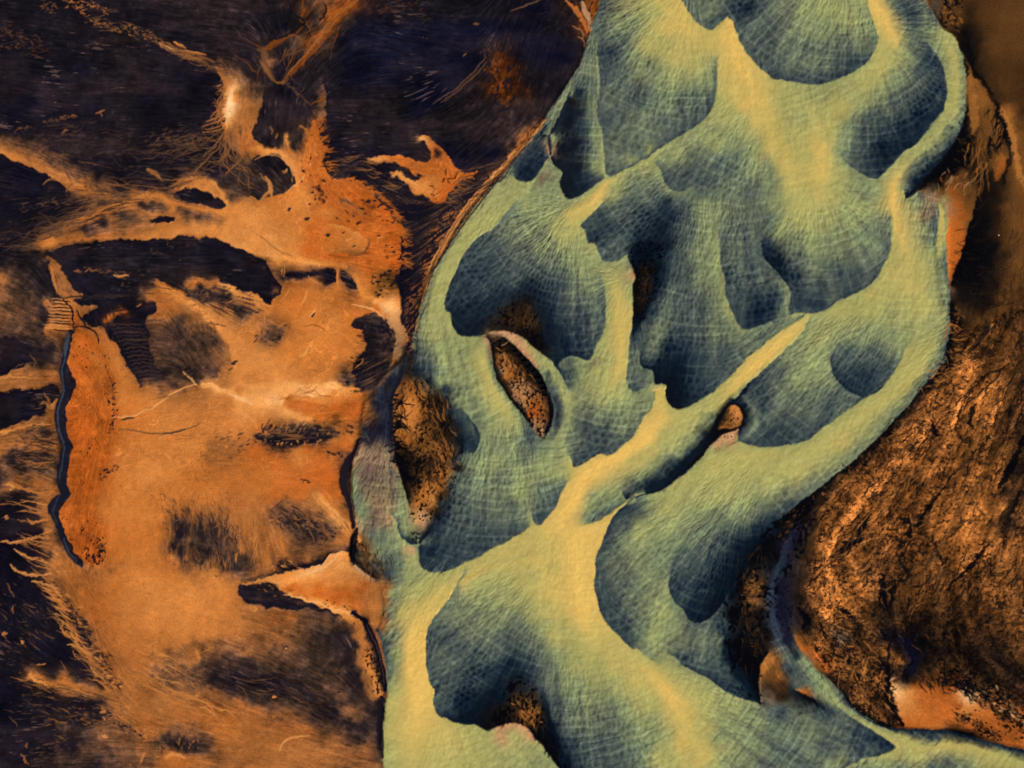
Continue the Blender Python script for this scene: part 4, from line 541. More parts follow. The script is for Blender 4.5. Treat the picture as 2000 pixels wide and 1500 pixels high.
D("1975,400,b44 1985,440,b46 1970,470,b40 1990,520,b44 1975,560,b42 1960,590,b42 1950,620,b44 1990,620,b32 1930,640,b48 1890,620,b30 1880,650,b42 1900,660,b50 1880,700,b62 1865,730,b60 1920,690,b50 1950,670,b42 1980,680,b38 1960,720,b46 1920,740,b56 1880,760,b66 1840,770,b64 1990,740,b30 1900,800,b62 1850,810,b66 1815,800,b55 1940,790,b52 1975,790,b44 1800,840,b66 1770,850,b60 1850,850,b64 1900,860,b58 1930,850,b54 1960,840,b46 1780,880,b66 1830,890,b66 1740,890,b62 1750,920,b66 1800,930,b62 1860,920,b62 1900,920,b56 1940,900,b52 1970,870,b44 1990,850,b24 1700,930,b62 1660,950,b62 1720,960,b66 1770,970,b62 1820,970,b62 1860,970,b56 1900,970,b52 1940,950,b52 1970,930,b42 1990,920,b16 1640,980,b64 1680,990,b64 1730,1010,b60 1780,1020,b58 1830,1020,b64 1880,1020,b62 1920,1010,b52 1950,990,b46 1975,970,b20 1620,1010,b66 1650,1040,b66 1610,1060,b68 1690,1040,b50 1700,1060,b38 1660,1080,b58 1600,1100,b66 1640,1120,b62 1720,1090,b44 1760,1060,b60 1800,1080,b50 1850,1060,b60 1900,1060,b62 1940,1040,b44 1970,1020,b16 1990,1000,b44 1980,1060,b52 1960,1090,b44 1910,1100,b54 1870,1110,b56 1820,1120,b46 1770,1110,b46 1690,1120,b40 1650,1070,b62",16,.22)
D("1598,1000,b30 1610,980,b30 1590,1030,b20 1585,1060,b26 1600,1040,b50 1580,1090,b20 1575,1130,b22 1590,1150,b58 1560,1170,b14 1570,1200,b12 1590,1190,b48 1600,1210,b40 1580,1230,b10 1640,930,b40",8,.4)
D("1620,1160,b66 1660,1150,b60 1610,1190,b62 1660,1190,b58 1700,1150,b50 1700,1200,b40 1650,1220,b44 1690,1230,b34 1740,1140,b30 1730,1180,b14 1745,1200,b18 1765,1160,b50 1800,1150,b44 1760,1210,b38 1830,1140,b48 1880,1150,b46 1930,1140,b50 1980,1150,b46 1840,1190,b38 1900,1190,b44 1960,1190,b46 1820,1230,b30 1880,1240,b28 1940,1240,b34 1990,1220,b42 1780,1230,b16 1740,1230,b12 1800,1260,b8 1850,1270,b14 1900,1280,b16 1950,1280,b14 1990,1280,b36 1980,1250,b40 1730,1245,b6 1760,1250,n6 1775,1270,n16 1785,1290,n10 1775,1310,n8 1765,1325,b8 1755,1265,b10 1800,1300,b14 1790,1325,b22 1720,1270,b48 1740,1285,b50 1750,1300,b44 1760,1290,b50 1728,1300,b8 1738,1315,b4 1700,1260,b36 1690,1290,b48 1660,1260,b42 1640,1245,p42 1610,1245,b50 1620,1260,b48 1580,1250,b56 1575,1270,o60 1590,1280,o62 1610,1300,o58 1600,1265,b56 1635,1280,b50 1650,1310,b52 1680,1330,b52 1710,1330,b52 1725,1340,b56 1700,1370,b48 1680,1360,b44 1720,1395,b40 1735,1370,b34 1745,1405,b30 1840,1300,b34 1880,1310,b30 1930,1310,b22 1980,1320,b12 1840,1320,b42",11,.35)
E((1780,1370),'l90','b4',"1738,1332,l80,b20 1735,1345,l92,b4 1735,1358,l90,b3 1738,1370,l88,b3 1745,1382,l84,b3 1750,1395,l78,b4 1758,1408,o74,b4 1766,1420,o70,b4")
D("1745,1345,l96 1755,1355,l94 1762,1370,l88 1758,1390,l80 1775,1350,l82 1780,1380,l78 1775,1405,o76 1800,1370,o68 1800,1400,o74 1790,1340,o52 1820,1350,o58 1840,1380,o66 1830,1410,o72 1860,1400,o66 1850,1350,o52 1870,1375,o56 1870,1340,o60 1875,1350,l99 1890,1358,l100 1880,1365,l96 1900,1370,l96 1915,1375,l80 1890,1385,l80 1900,1400,o66 1930,1390,o70 1890,1420,o70 1940,1410,o66 1970,1430,o64 1990,1450,o66 1960,1390,b50 1990,1420,o60 1990,1380,b20 1930,1350,b34 1960,1360,b26 1900,1340,b40 1860,1345,o70 1985,1400,b46 1990,1395,o64 1930,1430,o62",8,.45)
# islet body, lower shoreline
D("975,680,b20 985,690,b45 1000,705,b40 985,705,b60 1000,725,b60 990,735,b62 1015,720,b24 1015,740,b55 1005,755,p60 1020,760,p70 1010,775,p85 1030,775,p80 1025,790,p92 1040,790,o70 1035,810,o72 1048,805,o60 1045,825,p85 1055,840,p85 1058,850,p70 1060,790,b50 1066,800,b55 1065,820,b50 1055,770,b40 1064,780,b40 1035,735,b20 1045,750,b24 968,695,b50 972,710,b60 980,722,p60 995,765,b40",5,.7)
E((790,1400),'r82','l24',"735,1232,n60,l60 744,1250,r34,l60 748,1270,r30,l62 753,1300,r34,l62 756,1330,r50,l60 756,1355,r72,l50 753,1380,r78,l10 750,1400,r76,l8 748,1425,r76,l10 745,1450,r74,l14 746,1475,r72,l34 750,1500,r70,l45 756,1560,r70,l50 765,1660,r70,l50")
E((1045,700),'p85','b14',"958,648,p75,b20 985,647,p88,b16 1008,652,p80,b14 1030,666,r76,b12 1055,688,r72,b10 1080,710,r70,r10 1098,735,r70,r22 1109,765,r68,r50")
S("985,653,p88 1008,662,p80 1032,680,r78 1056,702,r76 1080,724,r72 1097,750,r72 1106,780,r70",14,4)
D("1530,1345,b34 1505,1320,b45 1515,1300,b55 1500,1345,b30 1520,1365,b26",9,.7)
# ---------------------------------------------------------------- flow directions (sediment grain)
FLOW = Field(2); FDIR = Field(2)
def F(*ls, w=5.):
    for l in ls:
        R, T = dense(smooth_line([[a, b] for a, b, _ in parse(l)])); c, s = T[:, 0], T[:, 1]
        FDIR.splat(R[:, 0], R[:, 1], T, w)
        FLOW.splat(R[:, 0], R[:, 1], np.stack([c*c-s*s, 2*c*s], 1), w)
F("1330,30 1200,200","1340,40 1250,310","1350,60 1330,260","1370,80 1390,190","1640,0 1480,100","1640,10 1550,155","1660,20 1620,155","1680,20 1700,100",
 "1430,60 1540,250 1600,400","1420,90 1430,220 1300,330","1480,200 1400,330 1200,400","1720,100 1840,200","1700,130 1780,280","1680,170 1710,340","1670,200 1640,290",
 "1600,400 1735,470","1600,410 1690,560","1590,410 1610,600","1570,400 1510,540","1350,350 1160,450","1360,370 1250,500","1370,380 1280,620 1250,760","1390,380 1330,760",
 "1400,380 1400,740","1400,400 1440,620","1460,400 1480,620","1800,600 1640,700 1500,760","1700,600 1560,650 1460,750","1700,650 1600,830","1760,650 1690,770","1850,150 1870,230 1760,350 1780,520",
 "1850,560 1830,700 1700,850 1500,980 1440,1100","1210,520 1210,700 1130,890","1240,760 1190,880","1560,920 1380,1000 1250,1090 1200,1150","1500,940 1370,1080 1330,1190",
 "1350,950 1220,1020 1180,1150 1230,1260","1380,1020 1300,1180 1330,1300","1420,1050 1380,1200","1575,625 1460,740 1270,850 1110,1000 1130,1150 1290,1330 1340,1500",
 "1120,440 1000,480 890,560","1110,450 1000,560 930,650","1120,470 1060,620","1140,470 1120,690","1150,480 1180,620","1000,370 870,520 830,640 860,760 900,850",
 "960,700 970,850 850,1060","1000,850 930,1080","1040,900 1000,1040","900,850 840,980","1130,1060 960,1130 850,1250","1100,1100 950,1220 850,1350","1110,1150 980,1300 920,1400",
 "1120,1180 1060,1350","880,1130 800,1250 790,1480","1130,1180 1120,1350 1180,1500","1200,1270 1220,1500","1320,1350 1500,1400 1720,1460","1540,1250 1650,1390 1800,1450 2000,1490",
 "1140,130 1110,300 1110,390","1150,200 1150,350","1060,250 1020,340","800,760 860,960","830,740 890,860","720,900 740,1100","750,900 800,1050")
F("0,40 480,100","0,130 300,160","300,130 430,150","150,280 430,250","0,430 200,380 330,390","0,300 210,380","440,170 455,290","500,180 490,280","480,330 540,370","610,240 600,340 640,460",
 "100,460 250,400 450,430","210,460 420,450 560,500","150,520 540,540","330,560 460,700","400,560 520,590","560,600 680,700","560,460 700,480","100,510 170,640","210,600 240,720","230,610 300,600","230,650 300,640","240,690 300,680",
 "330,610 400,720","450,760 600,800","500,750 690,755","240,820 400,780","250,900 400,880","420,870 660,860","450,950 640,950","350,1000 350,1110","430,1000 440,1110","500,990 520,1100","560,990 680,1060","480,1130 680,1090","470,1160 640,1190",
 "250,1150 450,1180","130,1150 240,1380","400,1250 740,1400","300,1300 480,1400","450,1330 700,1430","0,1200 120,1290","60,1320 240,1370","0,1450 200,1420","0,1350 160,1380","300,1460 440,1470","500,1450 720,1490","700,1210 745,1360",
 "0,600 90,640","0,740 110,735","0,860 110,840","0,900 110,930","0,1000 90,1010","0,1060 90,1100","520,60 560,160","700,0 560,155","720,60 900,100","650,230 800,232 940,130","700,260 900,250","980,100 960,200","1000,200 900,300",
 "640,320 800,300","700,340 790,400","790,480 880,420","790,560 850,520","795,640 825,600","880,380 1000,300","690,640 770,660","695,740 765,700","720,310 860,330","840,280 880,370","160,660 220,800 170,1090","730,540 770,550","620,530 700,560")
F("1960,0 1930,150 1960,300","1900,140 1930,300 1880,520","1985,250 1990,700","1960,400 1930,640","1960,640 1880,660","1960,720 1860,760","1990,720 1950,900 1850,1100","1900,780 1800,960 1700,1130","1780,860 1640,1000 1590,1130","1980,950 1900,1080",
 "1640,1100 1760,1130","1620,1180 1720,1240","1800,1130 1780,1250","1900,1130 1880,1280","1640,1260 1730,1400","1800,1330 1980,1450","1850,1300 2000,1380","1440,1200 1480,1340","1510,1060 1510,1230 1600,1340","985,680 1050,840")
# ---------------------------------------------------------------- regions
R_RIVER = poly("1175,-160 1171,0 1160,30 1154,62 1146,78 1142,98 1130,130 1105,170 1080,207 1062,233 1040,262 1015,292 998,318 975,347 945,382 915,418 890,455 870,492 845,528 829,570 816,620 808,650 798,690 780,712 760,725 738,745 728,775 712,790 706,830 704,858 697,872 690,895 688,925 688,955 690,985 693,1015 690,1045 686,1075 690,1105 720,1128 745,1140 752,1180 748,1215 737,1235 744,1250 748,1270 753,1300 756,1330 756,1355 753,1380 750,1400 748,1425 745,1450 746,1475 750,1500 756,1560 765,1660 2190,1660 2190,1500 2000,1464 1950,1452 1900,1440 1865,1429 1830,1425 1800,1424 1765,1424 1735,1420 1705,1408 1680,1392 1655,1370 1640,1348 1615,1325 1596,1308 1580,1290 1562,1270 1552,1245 1546,1215 1545,1180 1550,1130 1565,1080 1580,1030 1590,990 1590,962 1640,922 1690,880 1740,828 1780,785 1812,745 1838,715 1850,680 1857,640 1857,600 1855,560 1852,530 1849,500 1848,470 1850,440 1845,400 1832,390 1812,380 1792,372 1812,342 1842,308 1866,275 1880,240 1886,205 1888,160 1882,120 1872,88 1862,68 1845,58 1836,45 1822,20 1812,0 1790,-160", False)
P_ISLET = poly("966,662 978,658 990,664 1006,677 1024,696 1042,716 1056,735 1066,752 1074,775 1079,800 1077,825 1070,845 1062,858 1046,845 1030,823 1015,804 1000,786 985,766 970,740 962,714 959,690 958,674")
P_ISLET2 = poly("1428,790 1443,792 1452,806 1452,820 1444,834 1441,848 1442,860 1425,868 1405,878 1392,884 1390,872 1398,860 1408,846 1402,838 1407,824 1416,808")
P_OLIVE = poly("800,732 822,730 845,745 865,780 885,815 905,850 912,880 900,915 885,950 872,985 858,1008 842,1022 838,1040 824,1058 812,1060 800,1042 798,1010 792,975 786,945 776,912 769,885 767,850 767,800 772,770 786,745")
P_BAR = poly("708,872 722,866 738,872 752,884 768,898 778,920 788,950 797,985 802,1015 812,1035 808,1060 812,1085 800,1100 780,1092 768,1060 752,1020 740,985 722,960 712,930 704,900")
P_SAND = poly("957,1430 970,1422 985,1415 1000,1412 1018,1417 1032,1424 1042,1438 1056,1452 1068,1468 1079,1484 1092,1505 1110,1540 1120,1580 1040,1560 1010,1500 985,1465")
P_CORE_T = poly("985,1335 1010,1325 1040,1335 1060,1360 1072,1400 1078,1430 1095,1470 1110,1500 1096,1506 1079,1484 1056,1452 1032,1424 1005,1412 975,1418 960,1405 972,1370")
P_CORE_J = poly("970,604 992,594 1020,585 1042,596 1054,620 1060,650 1070,678 1056,682 1036,668 1012,648 990,638 966,636 956,625")
P_CORE_E = poly("1226,498 1240,478 1270,470 1295,485 1300,520 1292,560 1272,600 1252,632 1240,655 1236,640 1237,580 1241,540 1230,515")
P_SLOUGH = poly("1500,1030 1540,1000 1590,965 1600,985 1585,1030 1570,1080 1552,1130 1547,1180 1548,1220 1535,1250 1520,1230 1510,1180 1500,1230 1495,1290 1486,1330 1489,1378 1465,1365 1440,1340 1424,1290 1412,1240 1410,1190 1425,1160 1445,1110 1470,1070")
P_TONGUE = poly("1486,1377 1484,1330 1492,1290 1500,1272 1515,1285 1530,1310 1548,1340 1560,1355 1530,1385 1505,1390")
P_RUST = poly("144,650 165,645 190,662 208,690 224,730 230,770 228,830 222,880 212,930 202,965 196,1000 200,1040 206,1080 205,1100 185,1108 165,1100 148,1082 134,1050 122,1015 130,975 138,962 131,930 135,895 141,868 130,840 130,800 143,765 142,735 134,700 138,670")
L_STREAM = "139,648 134,660 132,678 129,695 125,712 123,728 126,742 130,756 126,772 118,788 115,805 116,825 121,845 128,862 131,875 127,888 123,905 120,925 121,945 126,958 128,968 116,975 104,985 101,997 107,1008 115,1025 121,1045 129,1065 137,1082 148,1095 160,1105"
def exec_details(C):
    # upper-left rills
    flecks(C, "120,-5 150,10 175,40 195,50 225,55 262,58 290,75 312,84", 6, 110, 6, 1.3, ['l50', 'l62', 'l75'], .8, None, 11)
    flecks(C, "110,5 80,15 105,22", 6, 25, 6, 1.2, ['l45', 'l60'], .7, None, 12)
    flecks(C, "0,62 40,72 90,90", 8, 70, 6, 1.2, ['l32', 'o35', 'l45'], .6, None, 13)
    flecks(C, "0,95 40,88", 3, 14, 7, 1.2, ['l45'], .7, None, 14)
    flecks(C, "185,48 205,20 150,0", 4, 30, 6, 1.5, ['l60', 'l72'], .8, None, 15)
    brush(C, "312,84 322,92 335,97 352,101", 3.4, 'l92'); brush(C, "340,83 350,88 364,95", 2, 'l75'); brush(C, "352,100 375,103 402,108", 2.6, 'l72')
    bundle(C, "300,78 350,103 400,118 430,135 475,160", 26, 4, 1.4, ['l45', 'l58', 'l66', 'l35'], .8, 16)
    bundle(C, "380,108 430,128 472,155", 14, 3, 1.3, ['l3', 'l5', 'l60'], .8, 17)
    flecks(C, "30,252 60,248 95,236 150,226", 2.5, 40, 7, 1.1, ['l45', 'l56'], .7, None, 18)
    brush(C, "188,222 196,220 204,215", 1.6, 'l56'); brush(C, "196,220 200,228", 1.2, 'l50'); brush(C, "122,262 128,256 133,254", 2, 'l50')
    flecks(C, "60,262 100,266 140,258", 5, 26, 8, 1, ['l34', 'l40'], .6, None, 19)
    for a in ("438,222 420,232 402,238", "438,232 420,240 394,248", "440,240 425,248 402,252", "440,248 422,256 396,258", "438,208 425,216 412,228"): brush(C, a, 1.6, 'l62', .85, fray=2.2)
    for a in ("440,262 425,290 412,302 395,322 372,342 350,358", "438,258 420,285 400,300", "442,270 448,285 466,300", "474,304 465,318 450,330 440,343", "372,342 355,350 320,352"): brush(C, a, 1.3, 'l56', .8, fray=2.2)
    flecks(C, "300,280 350,268 400,262 420,270", 12, 110, 9, 1.1, ['l30', 'l40', 'l48'], .7, -14, 20)
    flecks(C, "290,310 350,300 400,290", 14, 60, 9, 1, ['l26', 'l36'], .6, -10, 21)
    flecks(C, "434,160 432,200 434,240", 4, 40, 8, 1.4, ['l56', 'l66', 'l3'], .8, -20, 22)
    brush(C, "288,330 296,336 305,340 316,352", 4, 'l72', .8, 3); flecks(C, "270,325 250,330 230,328", 2, 8, 10, 1, ['l30'], .6, 0, 23)
    brush(C, "85,360 95,352 108,350", 2, 'l55', .9); brush(C, "130,375 136,366 145,358", 2, 'l55', .9)
    flecks(C, "20,270 80,300 150,340 200,375", 8, 90, 9, 1.1, ['l48', 'l58', 'l20'], .55, 38, 24)
    flecks(C, "40,402 80,398 130,392 160,390", 4, 36, 12, 1.1, ['l36', 'l46'], .7, -10, 25)
    flecks(C, "0,470 60,440 120,430 190,415", 9, 70, 14, 1, ['l28', 'l36', 'l4'], .6, -12, 26)
    bundle(C, "345,385 350,375 362,362 375,352", 6, 3, 1, ['l66', 'l80'], .8, 27)
    bundle(C, "300,372 345,362 372,352 400,350", 12, 5, 1.2, ['l40', 'l56', 'l20'], .7, 28)
    # top-centre veins
    for a, w, t in (("712,-8 690,8 664,34 638,64 612,96 585,125 566,146 552,158", 5, 'o46'), ("700,0 660,30 640,50 622,80 600,104", 2, 'l62'), ("664,34 640,60 600,104 560,146", 1.2, 'l60'), ("590,-5 594,20 588,38 600,48 606,66", 2.4, 'o44'),
            ("640,14 645,30 660,40", 3, 'o56'), ("575,68 560,72 545,78 530,86 520,94", 4, 'o46'), ("576,70 590,78 590,90", 3.4, 'l50'), ("578,66 582,60 590,52", 2, 'o40'), ("505,96 515,104 518,116 516,126", 5, 'l48'), ("510,120 522,138 530,150 540,160", 3.6, 'l58'), ("576,78 576,92 570,102 556,110", 1.4, 'l46'), ("540,160 548,162 560,158", 2, 'l60'),
            ("520,98 540,84 562,74", 5, 'o40'), ("556,158 568,170 590,190 605,205", 2.2, 'l40'), ("607,205 625,195 632,188", 2, 'o45')): brush(C, a, w, t, .75, 2.4, 3)
    for a, w in (("565,5 568,20 573,26 582,32 592,40 602,58 608,72", 2), ("634,6 637,18 632,32 624,40", 2), ("575,55 568,66 552,72 540,76", 2), ("520,0 530,8 545,4", 1.5)): brush(C, a, w, 'l4', .85, 1.4, 3)
    flecks(C, "560,155 590,190 608,215 620,235", 8, 60, 6, 1.2, ['l26', 'l4', 'l40'], .6, 50, 30)
    for a in ("948,108 944,118 936,128 925,140 905,160 885,178 862,192 845,203", "950,122 940,134 918,156 880,188 860,200"): brush(C, a, 1.3, 'l42', .8, 1.2, 2)
    flecks(C, "735,20 770,18 800,10 830,20", 8, 50, 8, 1, ['l30', 'l40', 'o35'], .7, 5, 31); flecks(C, "720,38 760,42 840,40", 4, 20, 9, .9, ['l26', 'l34'], .6, 5, 32)
    brush(C, "905,110 910,104", 1.2, 'l50'); brush(C, "925,47 935,47", 2, 'l45'); brush(C, "998,22 1025,12 1055,0", 1.3, 'l42'); flecks(C, "1050,50 1090,40 1120,60", 14, 40, 9, .9, ['l20', 'l28'], .6, -25, 33)
    flecks(C, "960,100 980,150 960,190", 12, 40, 6, 1.6, ['o44', 'o36'], .6, 60, 34)
    brush(C, "1105,2 1118,12 1130,28 1140,45 1148,62", 4, 'o76', .85, 2, 3); brush(C, "1138,5 1142,22 1150,38 1152,58", 5, 'p92', .8, 3); brush(C, "1128,72 1138,76 1142,90", 1.4, 'l60'); brush(C, "1118,52 1135,60 1140,72", 1.2, 'l60')
    # fan tree
    for a, w in (("600,340 585,355 570,368 562,378", 1.4), ("497,312 520,303 545,306 564,322 573,345", 1.2), ("560,330 558,336", 2)): brush(C, a, w, 'l90', .7)
    brush(C, "518,345 525,355 530,372 532,385", 3.6, 'l84', .8, 2.4); brush(C, "530,372 520,380 510,392", 3, 'l78', .8, 2.4); brush(C, "508,340 514,348 522,356", 1.4, 'l56')
    brush(C, "528,248 532,254 530,262", 2.2, 'l46'); brush(C, "542,262 540,270", 1.6, 'l56'); brush(C, "552,333 558,338", 2.5, 'l66', .8)
    flecks(C, "600,290 610,330 625,370", 14, 60, 8, 1.6, ['o56', 'o50', 'l84'], .6, 75, 35); flecks(C, "620,360 630,380 632,390", 5, 24, 6, 1.8, ['l8', 'o30'], .8, 60, 36)
    flecks(C, "636,275 640,290 636,300 650,340 700,350 745,385 772,420 790,460 786,510", 3, 90, 7, 1.4, ['o60', 'l8', 'o66', 'l4'], .8, -20, 37)
    for a, w, t in (("680,500 700,498 714,490 722,478 720,464", 1.6, 'l46'), ("640,498 670,503 700,504", 1.2, 'o46'), ("630,436 660,442 690,449", 1.2, 'l82'), ("516,466 524,460 532,466 528,474", 2, 'l88'), ("500,455 520,470 545,490 570,500", 1, 'l56'), ("700,408 708,416 704,424", 1.6, 'l66'), ("766,402 772,412 766,420 755,424", 1.3, 'l60'), ("676,470 690,466", 1.2, 'l88')): brush(C, a, w, t, .7)
    for x, y, w in ((565, 410, 2.6), (600, 430, 2.2), (640, 461, 3), (692, 483, 2.2), (612, 617, 3), (606, 400, 1.6), (718, 395, 4), (610, 378, 2), (672, 455, 1.5), (700, 437, 2.4), (740, 462, 1.6), (456, 711, 3.2), (462, 706, 2), (501, 610, 1.8), (528, 833, 3.4), (556, 1266, 3), (661, 1315, 1.8), (662, 1353, 1.8), (535, 1361, 2.6)): brush(C, [[x-3, y+1], [x, y], [x+4, y-2]], w, 'l8', .8, 1.2, 3)
    brush(C, "556,1266 560,1267", 1.2, 'l84'); brush(C, "532,1362 540,1360", 2.4, 'l80'); brush(C, "497,1183 502,1190 496,1192", 1.2, 'l84', .7)
    # pale scratches on the orange plain
    for a, w, t in (("617,602 612,612 606,618", 1.3, 'l92'), ("600,570 596,582 590,596", 2, 'l86'), ("612,665 603,680 594,692 585,697", 2.2, 'l90'), ("566,566 558,578 550,586", 1.4, 'l80'), ("690,705 680,700", 1, 'l80'), ("596,638 610,635 625,638 640,650", 1, 'o50'), ("555,540 557,520", 1, 'l80'), ("551,525 551,538", 1, 'l80'), ("688,595 715,600 735,608 750,622", 1.4, 'l94'), ("740,592 752,605 748,615", 2, 'p92')): brush(C, a, w, t, .75)
    for a, w, t in (("222,816 245,814 265,812 285,802 300,796 320,780 340,768 360,758 385,750", 1.5, 'l92'), ("238,820 250,817 262,815", 1.4, 'l14'), ("232,838 260,840 290,846 330,846 352,840 372,836 390,828", 1.2, 'l46'), ("320,847 345,844 362,838", 1.6, 'l30'), ("300,780 320,776 340,772", 1, 'l60'), ("385,752 372,738 358,726", 2, 'l92'), ("450,770 470,778 495,790", 3, 'l96'), ("455,800 480,812 500,825", 2, 'l86')): brush(C, a, w, t, .8)
    flecks(C, "400,870 440,865 480,870", 14, 50, 12, 1.1, ['l48', 'l56'], .6, -18, 40); flecks(C, "430,850 470,880 490,860", 12, 20, 8, 1.5, ['l20'], .6, -20, 41)
    flecks(C, "510,835 560,835 610,838", 5, 60, 14, 1.3, ['l12', 'l30', 'l76'], .7, -60, 42); flecks(C, "508,858 560,866 610,862 650,850", 3, 60, 5, 1.4, ['l6', 'l84', 'l4'], .8, -50, 43)
    flecks(C, "640,888 655,884 672,890", 3, 16, 5, 1.8, ['l8'], .8, 0, 44); flecks(C, "585,940 595,936 605,942", 3, 10, 5, 1.4, ['l8'], .8, 0, 45)
    flecks(C, "545,1010 580,1025 620,1035 655,1040", 9, 70, 6, 1.7, ['l10', 'l16', 'l72'], .7, 20, 46)
    bundle(C, "618,960 640,985 665,1010 690,1045", 18, 5, 1.6, ['l90', 'l84', 'l40'], .7, 47); bundle(C, "470,1000 475,1050 462,1110", 8, 10, 1.2, ['l80', 'l76'], .6, 48); bundle(C, "498,1010 500,1060 490,1120", 6, 6, 1.2, ['l84', 'l80'], .6, 49)
    brush(C, "462,1100 460,1085 466,1078", 1.6, 'l78', .7); brush(C, "435,1090 437,1100 444,1108", 1.4, 'l70', .7); flecks(C, "320,980 345,990 400,985 450,990", 10, 110, 12, 1.1, ['l40', 'l52', 'l74'], .55, 55, 50)
    flecks(C, "340,1000 350,1100", 10, 60, 9, 1.1, ['l5', 'l40'], .5, 45, 51); flecks(C, "400,1010 420,1100 450,1050", 16, 120, 9, 1.1, ['l8', 'l48', 'l40'], .5, 50, 52)
    flecks(C, "535,1105 555,1098 580,1105", 5, 30, 9, 1.3, ['l4', 'l80', 'l84'], .8, 30, 53); flecks(C, "505,1140 540,1152 548,1146", 5, 26, 10, 1.2, ['l30', 'l3', 'l70'], .7, 30, 54)
    for a in ("580,1128 610,1116 640,1102 662,1082", "600,1122 640,1106"): brush(C, a, 1.3, 'l96', .7)
    brush(C, "556,1160 590,1168 625,1180 660,1192 690,1202", 2.6, 'l94', .7, 2, 4)
    for a, w, t in (("547,1466 550,1456 558,1446 575,1439 605,1437", 1.8, 'l90'), ("325,1480 335,1472 350,1474 360,1480", 4, 'l84'), ("275,1490 280,1478 284,1470", 2, 'l78'), ("385,1484 400,1488 425,1492", 2.6, 'l74'), ("384,1270 387,1280 390,1286", 3, 'l78'), ("350,1455 352,1440 356,1432", 1.5, 'l66'), ("368,1462 375,1450 380,1446", 1.2, 'l70'), ("395,1275 410,1266", 1, 'l70')): brush(C, a, w, t, .75, 2)
    bundle(C, "240,1310 280,1325 330,1355 400,1375 460,1395", 20, 12, 1.6, ['l78', 'l82', 'l50'], .5, 55); bundle(C, "450,1300 520,1340 600,1370 700,1440", 26, 22, 1.8, ['l44', 'l52', 'l10'], .4, 56)
    flecks(C, "300,1300 350,1310 400,1330", 16, 110, 5, 1.3, ['l60', 'l18'], .5, 20, 57); flecks(C, "310,1455 350,1450 390,1460", 8, 50, 9, 1.4, ['l6', 'l48', 'l10'], .7, 75, 58)
    # comb of pale fingers
    for k in range(10):
        y = 583+k*6.2+((k*29) % 7)*.35; brush(C, [[100-((k*37) % 9)-(8 if k > 7 else 0), y+1], [118, y+1.5+k*.2], [141, y+5-k*.2]], 1.0+((k*13) % 5)*.18, 'l82', .75, 1, 2)
        brush(C, [[106, y+4], [120, y+4.5+k*.2], [139, y+7-k*.2]], 1.1, 'l8', .85, 1, 1)
    brush(C, "90,642 105,638 125,640 143,642", 4, 'l80', .8, 3)
    for a in ("120,578 128,590 138,600 143,612 143,628 145,638", "145,640 158,637 170,640 184,646 192,660 194,672", "150,606 158,620 163,628 168,640"): brush(C, a, 1.6, 'n4', .95, 1, 2)
    brush(C, "101,520 104,535 108,555 112,570", 2, 'l80', .7); bundle(C, "104,510 120,535 140,565", 8, 5, 1.2, ['l10', 'l72', 'l76'], .7, 60)
    for k in range(15):
        y = 632+k*7.6; x0 = 215+k*4.2; brush(C, [[x0, y+4], [x0+24, y+1], [min(x0+62, 300+k*1.3), y+3]], 1.3, 'l26' if k % 2 else 'l34', .75, 2, 3)
    bundle(C, "205,632 222,620 246,606", 7, 2, 1.4, ['o50', 'o60'], .8, 61); brush(C, "268,600 276,594", 1.6, 'l62')
    flecks(C, "145,528 200,530 250,538", 3, 40, 8, 1.3, ['l45', 'l60'], .7, 5, 62); brush(C, "222,537 235,540 252,538", 2.4, 'l84', .8); flecks(C, "220,560 240,555 300,500 360,490", 14, 40, 5, 1.1, ['l34', 'l46'], .7, -15, 63)
    bundle(C, "110,585 200,580 300,580", 12, 10, 1.4, ['l20', 'l4', 'l30'], .6, 64); flecks(C, "370,565 400,570 440,580", 9, 50, 9, 1.2, ['l6', 'l48', 'l56'], .7, -25, 65)
    flecks(C, "345,645 380,640 420,640", 6, 70, 10, 1, ['l16', 'l56'], .6, 70, 66); flecks(C, "345,690 390,735 440,715", 10, 60, 8, 1.1, ['l16', 'l46'], .5, -30, 67); flecks(C, "505,655 535,658 555,645", 6, 40, 8, 1.4, ['l6', 'l50'], .7, -35, 68)
